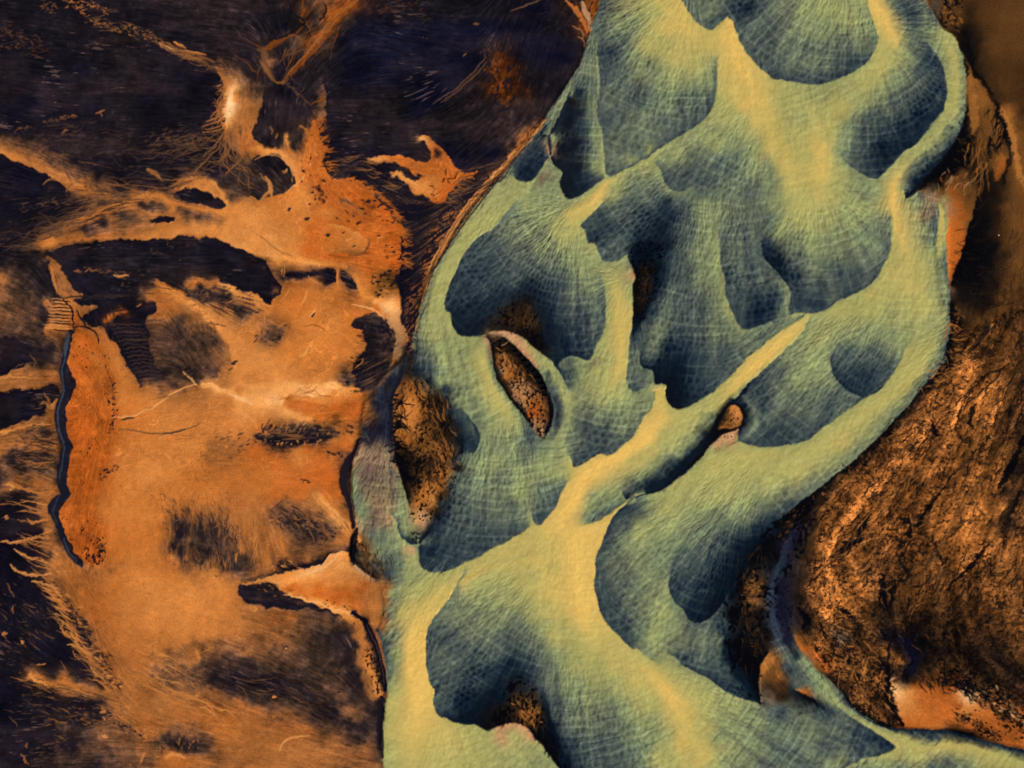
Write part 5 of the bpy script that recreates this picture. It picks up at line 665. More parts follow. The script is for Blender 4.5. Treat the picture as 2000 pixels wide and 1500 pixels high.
    # branching rills down the west edge
    for a, w, t in (("78,792 88,785 98,795 108,785 112,778", 3.4, 'l70'), ("100,790 92,775 84,768", 1.6, 'l60'), ("0,740 30,735 60,738", 1.6, 'l82'), ("25,722 45,712 66,708", 1, 'l40'), ("60,690 68,705 70,716", 1, 'l45'),
            ("0,852 30,838 60,832 100,828", 2, 'l78'), ("0,868 50,866 110,872", 2, 'l70'), ("0,845 20,842", 2, 'l84'), ("5,950 20,942 38,952 60,958 90,968 106,958", 3, 'l70'), ("16,945 26,950 20,958", 2.6, 'l88'), ("0,962 30,950", 1.6, 'l60'),
            ("52,1012 65,1022 82,1016 95,1014", 2.4, 'l76'), ("33,1016 55,1020", 1.3, 'l60'), ("8,1008 16,1012", 3, 'l78'), ("0,1058 25,1060 50,1054 75,1050 98,1052", 2.8, 'l84'), ("40,1062 70,1058", 1.2, 'l60'), ("28,1072 36,1080 60,1090 92,1098", 2, 'l90'), ("20,1104 26,1112 45,1120 75,1124 102,1120", 2.8, 'l84'),
            ("62,1136 85,1140 105,1148 116,1152", 2.2, 'l90'), ("95,1165 108,1172 125,1175", 1.8, 'l70'), ("110,1184 125,1190 140,1192", 3, 'l84'), ("122,1214 124,1228 132,1240 150,1250", 2.4, 'l72'), ("135,1258 150,1262 170,1268", 2.4, 'l84'), ("142,1270 150,1282 168,1290", 1.4, 'l66'), ("180,1305 190,1318 206,1322", 2.6, 'l88'), ("200,1380 205,1390 196,1392", 3.4, 'l78'),
            ("58,1316 66,1325 82,1330 98,1342", 2.6, 'l86'), ("75,1298 88,1296", 2.2, 'l76'), ("200,1434 212,1440", 3, 'l84'), ("202,1403 206,1408", 2, 'l80'), ("42,1472 50,1482 56,1492", 2, 'l62'), ("5,1238 14,1236", 3, 'l72'), ("40,1252 46,1258", 3, 'l80'), ("12,1142 24,1160 28,1168", 1.5, 'l50'), ("26,1182 26,1198", 1.8, 'l56'), ("52,1450 56,1462", 1.5, 'l56')): brush(C, a, w, t, .85, 1.6, 3.4)
    flecks(C, "125,1165 150,1220 180,1270 215,1330", 9, 120, 12, 1.3, ['l72', 'l82', 'l5', 'l8'], .75, 25, 70); flecks(C, "150,1200 185,1260 215,1310", 6, 50, 9, 1.4, ['l5', 'l3'], .8, 30, 71)
    flecks(C, "170,1290 195,1315 230,1340", 5, 40, 12, 1.6, ['l3', 'l3', 'l84'], .85, 28, 72); bundle(C, "95,1335 140,1342 200,1362 235,1375", 20, 6, 1.2, ['l80', 'l84', 'l30'], .7, 73)
    flecks(C, "205,1385 240,1415 285,1440", 5, 60, 8, 1.6, ['l3', 'l72', 'l3'], .8, 28, 74); flecks(C, "20,1160 60,1220 40,1320 90,1400", 26, 130, 7, 1.2, ['l34', 'l46', 'l26'], .6, None, 75)
    flecks(C, "130,1380 170,1400 200,1420", 8, 60, 7, 1.5, ['l50', 'l60', 'l4'], .7, None, 76); flecks(C, "100,1455 130,1460 60,1470", 10, 50, 6, 1.2, ['l36', 'l45'], .6, None, 77)
    flecks(C, "20,890 60,900 100,920", 10, 60, 14, 1.1, ['l50', 'l60', 'l14'], .6, 20, 78); flecks(C, "50,850 100,845", 8, 40, 12, 1.1, ['l14', 'l60'], .6, -8, 79); flecks(C, "60,770 90,790 80,800", 8, 18, 9, 1, ['l34'], .6, 50, 80)
    # stones and cracks round the rust tongue
    flecks(C, "168,1088 185,1098 198,1075 204,1060", 5, 60, 3.5, 1.8, ['l4', 'l2'], .9, None, 81); flecks(C, "198,935 210,920 228,912", 4, 24, 4, 1.6, ['l6'], .9, -40, 82); flecks(C, "210,752 222,770 225,815 213,850", 4, 34, 4, 1.5, ['l8', 'l4'], .85, None, 83); flecks(C, "145,665 150,672 205,700 215,745", 4, 16, 4, 1.3, ['l20'], .7, None, 84)
    # creek along the pebble strand and its pale lip
    brush(C, "704,858 699,870 692,886 681,900 673,918 670,938 673,958 680,972 686,990 688,1010 690,1030", 7.5, 'l10', .96, 1.5, 1.5, True); brush(C, "706,862 698,880 691,900 687,925 686,955 688,985 692,1015", 1.1, 'l52', .8); brush(C, "697,1032 692,1050 690,1070 688,1088 692,1104", 6, 'b3', .95, 2, 3)
    brush(C, "688,1197 700,1203 712,1214 722,1234 733,1258 742,1285 749,1312 752,1335 753,1352", 4.2, 'n2', .95, 1.4, 1.5, True); brush(C, "716,1222 728,1246 738,1270 746,1300 751,1335", 1, 'l40', .7); brush(C, "744,1362 742,1385 741,1405 743,1425 746,1450 747,1480", 4.5, 'l8', .9, 2, 1.5, True)
    flecks(C, "722,1275 735,1300 742,1325 738,1340", 5, 60, 4.5, 1.6, ['b3', 'b10'], .9, -45, 85)
    # river-bank beading
    bundle(C, "1066,230 1040,262 1010,296 985,325 955,355 925,390 895,432 868,478 846,520 832,560 822,600", 46, 2.4, 1.5, ['l78', 'l66', 'l40', 'l84'], .8, 86); brush(C, "1040,266 998,320 945,386 890,460 850,522 826,585", 1.1, 'l14', .8, 1, 1.4)
    flecks(C, "1010,290 985,322 960,348", 3, 40, 9, 1.6, ['l84', 'l92', 'l70'], .8, -48, 87); bundle(C, "880,385 930,370 975,345 1000,315", 20, 5, 1.5, ['l46', 'l56', 'l8'], .75, 88); bundle(C, "890,340 930,330 970,320 1000,300", 12, 4, 1.2, ['l30', 'l44', 'n3'], .7, 89)
    bundle(C, "640,318 680,312 720,304", 8, 3, 1.2, ['l50', 'l60'], .7, 90); bundle(C, "650,335 700,325 740,335", 8, 6, 1.4, ['l40', 'l50', 'l5'], .7, 91)
    brush(C, "765,345 778,338 795,352 815,360", 4, 'l88', .7, 4, 4); brush(C, "720,312 740,310 758,309", 4, 'l86', .7, 3, 3)
    # bars and side channel
    bundle(C, "738,750 745,780 745,810 735,840", 12, 6, 1.6, ['n60', 'n45', 'n10'], .6, 92); bundle(C, "775,720 758,745 752,775 756,810 750,860", 14, 5, 1.6, ['n70', 'n50', 'n8', 'b30'], .6, 93)
    flecks(C, "770,770 770,830 772,880 785,930", 6, 60, 11, 1.8, ['b4', 'b2'], .85, -8, 94); flecks(C, "795,880 815,930 840,900 850,950", 14, 90, 12, 2, ['b4', 'b6', 'b2'], .7, -55, 95); flecks(C, "830,780 850,820 880,850", 14, 90, 10, 1.8, ['b4', 'b10'], .6, -55, 96)
    flecks(C, "795,780 810,820 800,850", 10, 40, 8, 1.6, ['b85', 'b78'], .6, -50, 97); flecks(C, "835,960 845,985", 6, 30, 6, 2, ['b85', 'b80'], .7, 20, 98); flecks(C, "700,1060 720,1095 750,1120", 7, 60, 10, 1.3, ['b10', 'b60'], .5, 60, 99)
    flecks(C, "1015,1370 1040,1400 1050,1410", 8, 60, 7, 1.6, ['b70', 'b55', 'b2'], .8, 50, 100); flecks(C, "990,600 1020,640", 14, 90, 5, 1.2, ['b30', 'b8'], .6, None, 101); flecks(C, "1262,530 1262,590", 9, 60, 5, 1.2, ['b32', 'b6'], .6, None, 102)
    flecks(C, "1462,1150 1478,1180 1470,1130", 9, 50, 7, 1.8, ['b62', 'b50'], .75, 20, 103); flecks(C, "1470,1220 1480,1270", 12, 30, 6, 1.2, ['b40', 'b30'], .6, 10, 104); flecks(C, "1540,1010 1560,1000 1530,1060", 12, 40, 6, 1.4, ['b36', 'b45'], .6, -40, 105)
    flecks(C, "1420,800 1430,815 1415,830", 4, 20, 3, 1.2, ['b40', 'b80'], .5, 40, 106)
    # east bank cracks
    for a, w in (("1698,1008 1690,1022 1682,1036 1678,1052 1662,1062 1648,1060", 5), ("1640,1085 1650,1072 1672,1062", 4), ("1755,1010 1775,1020 1792,1028 1800,1010 1820,985 1842,955", 3.6), ("1782,1035 1775,1045 1782,1025", 5), ("1842,955 1860,930 1890,900 1915,870", 2.2), ("1722,1125 1724,1150 1722,1175 1728,1190", 7), ("1748,1135 1742,1160 1740,1185", 5), ("1635,1185 1655,1200 1672,1210", 4), ("2000,850 1985,890 1965,930 1950,955", 6), ("1995,960 1970,1000 1950,1025", 8), ("1930,1060 1900,1100 1870,1130 1850,1150", 3), ("1825,1060 1832,1085 1842,1100", 2.4), ("1905,790 1895,820 1900,840", 3), ("1820,820 1826,840 1835,850", 4),
            ("1735,1250 1732,1280 1734,1305 1733,1330 1736,1345 1742,1365 1748,1385 1756,1400 1764,1415", 3.4), ("1945,208 1950,225 1958,242 1968,262 1972,285", 2), ("1955,280 1945,290 1935,282", 3), ("1935,310 1930,290 1936,270", 2.6), ("1720,1225 1725,1238 1730,1250", 4), ("1560,1188 1572,1200 1576,1216 1568,1228", 5)): brush(C, a, w, 'b2', .85, 2.4, 5)
    for a, w, t in (("1990,700 1962,800 1935,900 1890,985 1840,1060 1790,1130 1750,1170", 7, 'b40'), ("1975,640 1950,700 1930,780 1905,860 1870,930 1830,990", 4, 'b55'), ("2000,930 1960,1010 1930,1070", 5, 'b50')): brush(C, a, w, t, .4, 8, 4)
    brush(C, "1758,1246 1772,1256 1782,1272 1786,1292 1780,1312", 8, 'n8', .8, 5, 3); brush(C, "1745,1322 1738,1328", 3, 'p90', .8)
    for k in range(9): brush(C, [[1745+k*3, 860+k*2], [1765+k*3, 845+k*5], [1790-k*2, 860+k*5]], 1, 'b24', .5, 1.2, 4)
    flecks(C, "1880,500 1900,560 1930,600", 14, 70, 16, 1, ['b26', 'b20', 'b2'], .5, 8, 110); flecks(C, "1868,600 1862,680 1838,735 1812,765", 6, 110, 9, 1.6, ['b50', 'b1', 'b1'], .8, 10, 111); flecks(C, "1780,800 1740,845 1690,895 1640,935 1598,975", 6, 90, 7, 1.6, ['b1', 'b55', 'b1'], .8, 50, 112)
    flecks(C, "1880,250 1885,290 1865,335", 7, 60, 10, 1.8, ['b1', 'b30', 'b1'], .8, 30, 113); flecks(C, "1925,270 1935,300 1915,330", 8, 50, 12, 1.3, ['b5', 'b40'], .6, 70, 114)
    flecks(C, "1845,365 1870,350 1885,375", 9, 60, 12, 1.2, ['b30', 'p70', 'o50'], .6, -60, 115); flecks(C, "1850,5 1858,30 1870,50", 9, 60, 6, 1.8, ['b60', 'b4'], .7, 40, 116)
    flecks(C, "1650,1290 1700,1330 1710,1380", 20, 220, 9, 1.5, ['b4', 'b62', 'b8', 'b55'], .7, 15, 117); flecks(C, "1660,1360 1700,1395 1745,1410", 5, 60, 5, 1.6, ['b70', 'b2', 'b60'], .8, 30, 118)
    brush(C, "1951,460 1952,460", 1.4, 'l100', .0)

def trail(C, x, y, th, ln, w, t, a, r, follow=.5, wob=.25, br=0):
    """a tapering rill that wanders from (x, y), partly following the grain, with side branches"""
    P = [[x, y]]; n = max(4, int(ln/5)); h = th
    for k in range(n):
        j = int((P[-1][1]-GY0)/H); i = int((P[-1][0]-GX0)/H)
        if not (2 <= i < NX-2 and 2 <= j < NY-2): break
        g = float(TH[j, i]); g = g if math.cos(g-h) >= 0 else g+math.pi
        h = h+follow*.35*math.sin(g-h)+r.normal(0, wob); P.append([P[-1][0]+5*math.cos(h), P[-1][1]+5*math.sin(h)])
        if br and r.uniform() < .10*br and k > 1: trail(C, P[-1][0], P[-1][1], h+r.choice([-1, 1])*r.uniform(.35, .8), ln*.4, w*.7, t, a*.85, r, follow, wob, br-1)
    P = np.array(P, np.float32); m = len(P)//2
    if len(P) < 3: return
    brush(C, P, w*.75, t, a, 1.2, 1.2); brush(C, P[:m+1], w, t, a, 1.2, 1.2)
def feathers(C):
    r = np.random.default_rng(99)
    def edge(path, deg, ln, n, w, tones, a=.8, sp=3, dj=.3, br=1):
        R, T = dense(smooth_line([[p[0], p[1]] for p in parse(path)]))
        for _ in range(n):
            x, y = R[r.integers(len(R))]+r.normal(0, sp, 2); trail(C, x, y, math.radians(deg)+r.normal(0, dj), ln*r.uniform(.4, 1.3), w*r.uniform(.6, 1.2), tones[r.integers(len(tones))], a*r.uniform(.5, 1), r, .45, .2 if x > 330 else .09, br)
    # down the left edge
    edge("100,965 96,1010 96,1060 104,1110 112,1150", 186, 60, 26, 1.5, ['l78', 'l70', 'l62'], .8, 3, .22, 1)
    edge("112,1150 130,1190 152,1235 180,1285 215,1335", 205, 46, 60, 1.4, ['l80', 'l70', 'l60'], .8, 4, .25, 1)
    edge("215,1335 240,1385 280,1440", 205, 42, 40, 1.4, ['l72', 'l62', 'l50'], .75, 5, .25, 1)
    edge("105,850 104,900 102,950", 190, 60, 22, 1.4, ['l62', 'l66', 'l12'], .7, 5, .3, 1)
    edge("30,1180 60,1250 90,1320 150,1400 60,1420", 200, 26, 50, 1.1, ['l45', 'l56', 'l36'], .7, 26, .5, 0)
    edge("60,1330 110,1345 160,1355", 190, 40, 14, 1.2, ['l70', 'l56'], .7, 6, .2, 1)
    # around the pale funnel and threads
    edge("436,160 433,200 436,240", 165, 26, 22, 1.2, ['l66', 'l56'], .8, 2, .3, 1)
    edge("440,250 448,275 460,300", 140, 80, 16, 1.0, ['l50', 'l44', 'l56'], .7, 3, .3, 2)
    edge("330,355 300,372 260,385 220,400", 190, 80, 18, 1.0, ['l48', 'l56', 'l36'], .7, 8, .25, 1)
    edge("200,400 160,430 110,460", 195, 80, 20, 1.0, ['l44', 'l36', 'l52'], .7, 8, .25, 1)
    edge("100,470 60,485", 185, 60, 8, 1.0, ['l50', 'l40'], .7, 4, .2, 1)
    edge("235,385 180,360 120,325 60,295", 60, 30, 26, 1.0, ['l45', 'l36'], .6, 5, .5, 0)
    edge("60,275 110,300 160,330 210,370", 35, 60, 22, 1.0, ['l50', 'l58', 'l12'], .5, 6, .2, 0)
    edge("330,270 380,285 420,300 300,300", 172, 36, 46, .9, ['l40', 'l34', 'l48'], .6, 16, .3, 1)
    edge("120,255 200,265 260,275", 175, 40, 24, .9, ['l34', 'l30'], .6, 14, .3, 1)
    edge("20,60 60,80 100,100", 185, 24, 16, .9, ['l34', 'l40'], .6, 14, .4, 1)
    edge("200,30 260,60 300,80", 200, 26, 20, 1.0, ['l50', 'l40'], .6, 8, .4, 1)
    edge("360,105 420,128 470,158", 200, 50, 14, 1.0, ['l58', 'l46'], .7, 4, .15, 1)
    # orange fan and splash fringes
    edge("616,240 630,290 645,335", 0, 16, 34, 1.3, ['o62', 'o56'], .8, 3, .5, 0)
    edge("665,352 710,362 755,398 775,430 788,480 785,520", 20, 12, 80, 1.3, ['o60', 'o54', 'o64'], .85, 2.5, .4, 0)
    edge("900,345 885,370 870,390", 10, 26, 20, 1.2, ['o58', 'l50'], .7, 3, .35, 0)
    edge("720,312 745,345 790,372", 190, 26, 16, 1.1, ['l60', 'l48'], .7, 4, .3, 1)
    # grain on the orange plain
    edge("480,150 560,100 640,60 700,20", 140, 60, 20, 1.2, ['o42', 'o50', 'l40'], .6, 14, .35, 1)
    edge("240,800 300,830 360,850 420,860", 5, 50, 26, .8, ['l84', 'l60'], .45, 26, .2, 1)
    edge("480,620 560,650 640,700 600,740", 120, 36, 30, .8, ['l86', 'l62'], .5, 40, .4, 1)
    edge("250,1250 300,1290 350,1350 420,1390", 15, 60, 34, 1.0, ['l80', 'l84', 'l56'], .5, 16, .15, 0)
    edge("430,1290 520,1320 600,1350 680,1390", 20, 50, 50, 1.1, ['l56', 'l14', 'l48', 'l20'], .4, 26, .2, 0)
    edge("340,1010 380,1000 430,1010 470,1040", 80, 40, 46, 1.0, ['l14', 'l20', 'l60'], .6, 8, .3, 1)
    edge("340,1080 400,1100 450,1110", 265, 34, 40, 1.0, ['l56', 'l66', 'l14'], .5, 8, .3, 1)
    edge("545,1000 600,1010 650,1040", 60, 30, 40, 1.0, ['l16', 'l60', 'l24'], .6, 10, .4, 0)
    edge("560,770 620,785 690,790", 175, 40, 20, .9, ['l90', 'o56'], .5, 12, .2, 0)
    edge("310,560 370,590 430,640", 170, 34, 26, 1.0, ['l66', 'l56', 'l20'], .6, 8, .3, 1)
    edge("300,620 300,660 310,700", 0, 40, 20, .9, ['l34', 'l48', 'l24'], .5, 10, .3, 1)
    edge("0,560 30,600 60,640", 20, 50, 26, 1.0, ['l24', 'l48', 'l34'], .5, 18, .3, 1)
    # right bank: gullies, crests, sediment channels
    edge("1990,700 1950,860 1900,980 1850,1080", 118, 120, 16, 1.5, ['b6', 'b10', 'b30'], .6, 22, .12, 1)
    edge("1860,760 1780,860 1700,940 1640,1010", 130, 60, 30, 1.2, ['b10', 'b14', 'b30'], .6, 26, .3, 1)
    edge("1900,760 1820,880 1740,980 1660,1080", 125, 70, 34, 1.4, ['b86', 'b78', 'b72'], .35, 30, .3, 1)
    edge("1640,1080 1700,1120 1800,1120 1900,1140 1980,1120", 118, 50, 40, 1.5, ['b4', 'b8', 'b56'], .5, 24, .2, 1)
    edge("1740,1220 1800,1240 1880,1260 1960,1270", 40, 26, 30, 1.3, ['b3', 'b4', 'b44'], .5, 20, .3, 0)
    edge("1600,1160 1650,1220 1720,1250", 30, 30, 40, 1.3, ['b6', 'b72', 'b10'], .6, 18, .5, 1)
    edge("1640,1290 1690,1320 1720,1370", 100, 26, 60, 1.3, ['b6', 'b74', 'b10'], .6, 18, .6, 1)
    edge("1860,620 1862,680 1840,730 1800,770", 20, 26, 60, 1.3, ['b62', 'b4', 'b54'], .7, 8, .4, 1)
    edge("1890,450 1910,520 1930,590", 5, 40, 60, .9, ['b20', 'b3', 'b24'], .5, 18, .12, 0)
    edge("1975,400 1980,500 1970,600 1940,640", 100, 14, 60, 1.1, ['b46', 'b24', 'b36'], .4, 14, .5, 0)
    brush(C, "1888,62 1893,100 1902,135 1925,170 1945,205 1956,240 1968,275 1974,300 1966,330 1958,360", 3.2, 'b5', .75, 5, 5)
    brush(C, "1892,150 1897,190 1902,230 1900,260", 8, 'b66', .7, 5, 5); brush(C, "1955,212 1966,235 1976,262 1984,300 1992,340 2005,380", 4.5, 'b76', .7, 4, 5); brush(C, "1958,305 1954,330 1944,352", 7, 'o60', .65, 4, 4)
    edge("1900,270 1915,300 1925,340", 95, 40, 30, 1.6, ['b60', 'b6', 'b48'], .6, 10, .25, 1); edge("1935,215 1950,240 1965,270", 120, 30, 24, 1.3, ['b4', 'b8', 'b56'], .7, 6, .4, 1)
    edge("1475,1080 1460,1150 1475,1220 1470,1300", 100, 16, 60, 1.0, ['b40', 'b30', 'b24'], .5, 16, .25, 0)
    brush(C, "1528,1090 1516,1120 1508,1150 1512,1185 1508,1210 1514,1235", 2.4, 'n62', .6, 4, 3); brush(C, "1545,1040 1532,1080 1524,1120", 5, 'n50', .6, 5, 4); brush(C, "1530,1130 1526,1180 1534,1230 1545,1270", 8, 'n16', .7, 6, 4)
    # dark streaks over the olive bar
    edge("772,780 770,840 774,890 788,940", 0, 36, 50, 1.5, ['b4', 'b8', 'b3'], .8, 3, .25, 1); edge("830,770 860,820 880,860 870,920 850,970", 235, 40, 60, 1.5, ['b6', 'b12', 'b62'], .6, 12, .35, 1)
    edge("700,870 740,900 760,960 770,1020", 65, 40, 40, 1.0, ['p55', 'r40', 'p40'], .45, 14, .25, 0); edge("700,1070 730,1090 770,1110", 80, 30, 40, 1.0, ['b40', 'b12', 'r30'], .6, 12, .25, 0)
    edge("980,680 1010,720 1030,760", 60, 6, 50, 1.0, ['b6', 'p80', 'b10', 'b70'], .6, 8, .8, 0)
    flecks(C, "1835,1315 1900,1345 1960,1385 1995,1420", 13, 230, 5, 1.6, ['b4', 'b6', 'b20'], .85, 30, 120); flecks(C, "1870,1395 1915,1415 1955,1440", 5, 60, 4.5, 1.4, ['b4', 'b8'], .85, 35, 121)
    edge("1800,1330 1850,1325 1930,1345", 80, 22, 40, 1.6, ['b4', 'b10'], .7, 6, .4, 1)
    flecks(C, "1925,1360 1960,1380 1990,1400", 10, 40, 9, 2.2, ['l96', 'o80'], .6, 35, 122)
# ---------------------------------------------------------------- compose the survey: tone, texture, relief
rng = np.random.default_rng(7)
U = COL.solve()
FL = FLOW.solve(stop=2)
TH = .5*np.arctan2(FL[1], FL[0]).astype(np.float32)
w1x, w1y = fbm(PX, PY, 26, 3, 11), fbm(PX, PY, 26, 3, 31)
w2x, w2y = fbm(PX, PY, 7, 2, 51), fbm(PX, PY, 7, 2, 71)
SR = sdf(R_RIVER, PX, PY, 40)
wat0 = sst(-4, 8, SR)
amp1 = 7.0*(1-wat0)+3.4*wat0; amp2 = 2.6*(1-wat0)+1.0*wat0
near = np.exp(-(SR/7)**2); amp1 = amp1*(1-.7*near); amp2 = amp2*(1-.4*near)
WX = PX+w1x*amp1+w2x*amp2; WY = PY+w1y*amp1+w2y*amp2
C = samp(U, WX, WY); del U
MW = inside(R_RIVER, WX, WY)
for P in (P_ISLET, P_ISLET2): MW &= ~inside(P, WX, WY)
def lum(C): return .3*C[0]+.59*C[1]+.11*C[2]
def region(P, soft=10, n=8): return sst(-soft, soft, sdf(P, WX, WY, 40)+fbm(PX, PY, 14, 3, 91)*n)
N6 = vnoise(PX, PY, 7.0, 5); N6b = vnoise(PX, PY, 6.0, 6); N3 = vnoise(PX, PY, 3.2, 8); N16 = fbm(PX, PY, 16, 2, 9)
A = lic(N6, TH, 26); Bc = lic(N6b, TH+1.75, 15); G = lic(N3, TH+.35, 9); G2 = lic(N3[::-1].copy(), TH-.5, 8)
K = lic(N16, TH+.6, 10)
MWf = blur(MW.astype(np.float32), 1)
# gravelly bars inside the river count as land texture
BAR = np.zeros_like(PX)
for P, s in ((P_OLIVE, 10), (P_CORE_T, 8), (P_CORE_J, 8), (P_CORE_E, 8), (P_SLOUGH, 8), (P_TONGUE, 5)): BAR = np.maximum(BAR, region(P, s))
v = lum(C)
# --- water: dune scales over the shoals, soft billows on the silt threads
# curvilinear bed coordinates: UU runs downstream along the strokes, VV across them
DV = FDIR.solve(stop=2); n_ = np.sqrt(DV[0]**2+DV[1]**2)+1e-3; dc, ds = DV[0]/n_, DV[1]/n_
UU = poisson(dc, ds)+w1x*3.0+w2x*.8; VV = poisson(-ds, dc)+w1y*3.0+w2y*.8
def uv(su, sv, seed, o=2): return fbm(UU/su, VV/sv, 1., o, seed)
def bed_pattern(u, v, sd):
    """dune bricks, furrows, arcs and rays over 1-d arrays u (downstream) and v (across)"""
    n = lambda su, sv, k, o=2: fbm(u/su, v/sv, 1., o, sd+k)
    f1, b1 = cells(u/14.5, v/10.5, sd, .55); f2, b2 = cells(u/8.0+.3, v/6.0, sd+5, .7)
    dome = (.5-f1)*1.5+(.5-f2)*.45; net = (.24-b1)*2.4+(.25-b2)*.8
    ph = v/14.5+.55*n(110, 50, 71); furrow = np.exp(-((ph-np.rint(ph))/.13)**2)*sst(-.45, .2, n(80, 22, 72))
    pa = u/18.5+.55*n(50, 90, 73); arc = np.exp(-((pa-np.rint(pa))/.13)**2)*sst(-.4, .2, n(26, 70, 74))
    st = u/58.0+1.0*n(90, 55, 78); te = 1-(st-np.floor(st)); te = (te-.5)*sst(.0, .12, te)*sst(-.2, .3, n(120, 90, 79))
    rays = n(120, 13, 75, 3)
    loc = .6+.8*n(60, 60, 80)
    T = .90*net*loc+.92*furrow+.95*arc+1.1*rays+.3*n(26, 5, 76)+.4*n(6, 26, 77)+1.0*te-.38
    L = .60*np.clip(dome, -1, 1)*(.6+.6*loc)+.55*n(13, 11, 81)+.6*rays
    D_ = 1.0*(.55-f1)*(.5+.7*loc)+.40*(.55-f2)+.5*n(13, 11, 81)+.12*furrow+.25*arc+.35*rays
    return np.stack([T, L, D_, rays])
FANS = """1350,-40:1230,200 1280,120 1330,220 1230,290 1300,30;1660,-120:1520,80 1600,100 1680,60 1440,0;1690,40:1800,180 1750,260 1680,290 1790,60;1540,80:1420,270 1350,320 1450,350 1330,300;1430,-200:1480,160 1540,260 1600,220 1600,330;
1590,330:1520,480 1600,520 1690,500 1650,410;1480,240:1200,430 1280,390 1230,335 1170,380 1260,470;1385,230:1290,560 1340,640 1290,710 1390,620 1330,740 1350,450;1440,240:1430,500 1470,580 1440,430;1800,180:1820,560 1790,620 1770,450 1740,560;1700,100:1870,200 1840,290;
1850,460:1560,720 1500,800 1600,790 1680,700 1580,850;2080,480:1750,780 1640,870 1550,920 1840,660;1800,400:1500,690 1400,790 1300,880;1230,540:1170,820 1220,820 1130,780 1210,600 1210,700;1520,640:1180,930 1110,1010 1320,930 1230,950;
1570,790:1260,1000 1220,1080 1300,1100 1270,1180 1400,970;1460,950:1350,1150 1350,1230 1390,1060 1330,1280;1125,390:950,520 1000,560 920,600 1100,600 1150,640 1060,430;1150,150:930,440 860,580;840,480:870,740 930,800 850,670;
985,700:920,980 980,1000 870,1050 1000,880 1060,970;1150,1010:900,1230 960,1250 900,1330 1000,1300 940,1160;1120,880:1130,1130 1150,1250 1100,1080;1090,1030:1200,1400 1250,1350 1170,1470 1110,1340 1290,1470;1150,1220:1400,1400 1550,1430 1680,1450 1320,1340;
1450,1120:1600,1340 1800,1460 1950,1480;920,1040:800,1250 790,1400 860,1150;830,1230:900,1450 1000,1480;1160,40:1130,280 1060,300 1130,180;760,800:740,960 760,1080;1140,150:1030,320 1050,290 1020,345;1070,560:1100,760 1090,860 1060,700"""
DN = []; GR = []
for g in FANS.replace("\n", "").split(";"):
    c, sk = g.split(":"); ax, ay = map(float, c.split(",")); sk = [tuple(map(float, q.split(","))) for q in sk.split()]
    d = np.full(PX.shape, 1e9, np.float32)
    for x, y in sk: d = np.minimum(d, (PX-x)**2+(PY-y)**2)
    DN.append(np.sqrt(d)); GR.append((ax, ay, float(np.mean([math.hypot(x-ax, y-ay) for x, y in sk]))))
dm = np.min(DN, 0); jit_ = fbm(PX, PY, 30, 2, 555)*12
for k in range(len(DN)): DN[k] = np.exp(-(DN[k]-dm)/9)
WS = sum(DN); PAT = np.zeros((4,)+PX.shape, np.float32)
for k, (ax, ay, r0) in enumerate(GR):
    w_ = DN[k]/WS; m = (w_ > .03) & MW
    if not m.any(): continue
    x = PX[m]+w1x[m]*2.6+w2x[m]*.7-ax; y = PY[m]+w1y[m]*2.6+w2y[m]*.7-ay
    PAT[:, m] += w_[m]*bed_pattern(np.hypot(x, y), np.arctan2(y, x)*r0, 3000+37*k)
del DN, WS
T, LF, DH, rays = PAT
T = np.clip(T, -2.6, 2.8)
big = fbm(PX, PY, 46, 2, 25)
amp = .066*sst(.02, .20, v)*(1-.84*sst(.42, .62, v))
wm = MWf*(1-BAR)
bill = fbm(PX, PY, 17, 3, 201)*.6
C = C+wm*amp*T*np.array([.97, 1.0, .70], np.float32)[:, None, None]
lift = .048*sst(.22, .40, v)*(1-.55*sst(.56, .70, v))
C = C+wm*lift*(LF+.5*big)*np.array([1.05, 1, .60], np.float32)[:, None, None]
C = C+wm*.7*sst(.28, .4, v)*(1-sst(.52, .62, v))*np.clip(big+.5*rays, -.5, .6)*np.array([.07, .05, .0], np.float32)[:, None, None]
green = sst(.30, .46, v)*(1-sst(.5, .62, v))*wm
C = C+green*np.clip(rays*2, -2, 2)*.008*np.array([-.6, 1, -.3], np.float32)[:, None, None]
# --- land
lm = 1-wm
vn = v+.12*fbm(PX, PY, 11, 4, 310, .6)+.020*np.clip(lic(vnoise(PX, PY, 3.0, 311), TH, 14), -2, 2)
g = v+(.055+.41*sst(.12, .37, vn)-v)*.42*(1-sst(.40, .50, v))*sst(.06, .14, v); f = np.clip(g/np.maximum(v, .02), .5, 1.6)
west = lm*(PX < 1150)
C = C*(1+west*(f-1)*np.where(f > 1, 1, .9))*(1+west*np.clip(f-1, 0, 1)*np.array([.10, -.04, -.22], np.float32)[:, None, None])
gs = lic(vnoise(PX, PY, 2.6, 312), TH, 20); gp = sst(-.25, .45, fbm(PX, PY, 75, 4, 313))
C = C+west*(1-sst(.12, .3, v))*gp*np.clip(gs, -.7, 2.2)*.017*np.array([1.2, .95, .78], np.float32)[:, None, None]
hue = sst(-.2, .5, fbm(PX, PY, 150, 4, 319))*west*sst(.25, .45, v)
C = C*(1+hue*np.array([-.015, -.085, -.20], np.float32)[:, None, None])
C = C+west*(1-sst(.10, .26, v))*sst(-.15, .5, fbm(PX*.6, PY*1.7, 70, 4, 320))*np.array([.050, .034, .022], np.float32)[:, None, None]
vein = fbm(PX+fbm(PX, PY, 34, 3, 314)*30, PY+fbm(PX, PY, 34, 3, 315)*14, 58, 4, 316)
vz = sst(.30, .46, v)*west
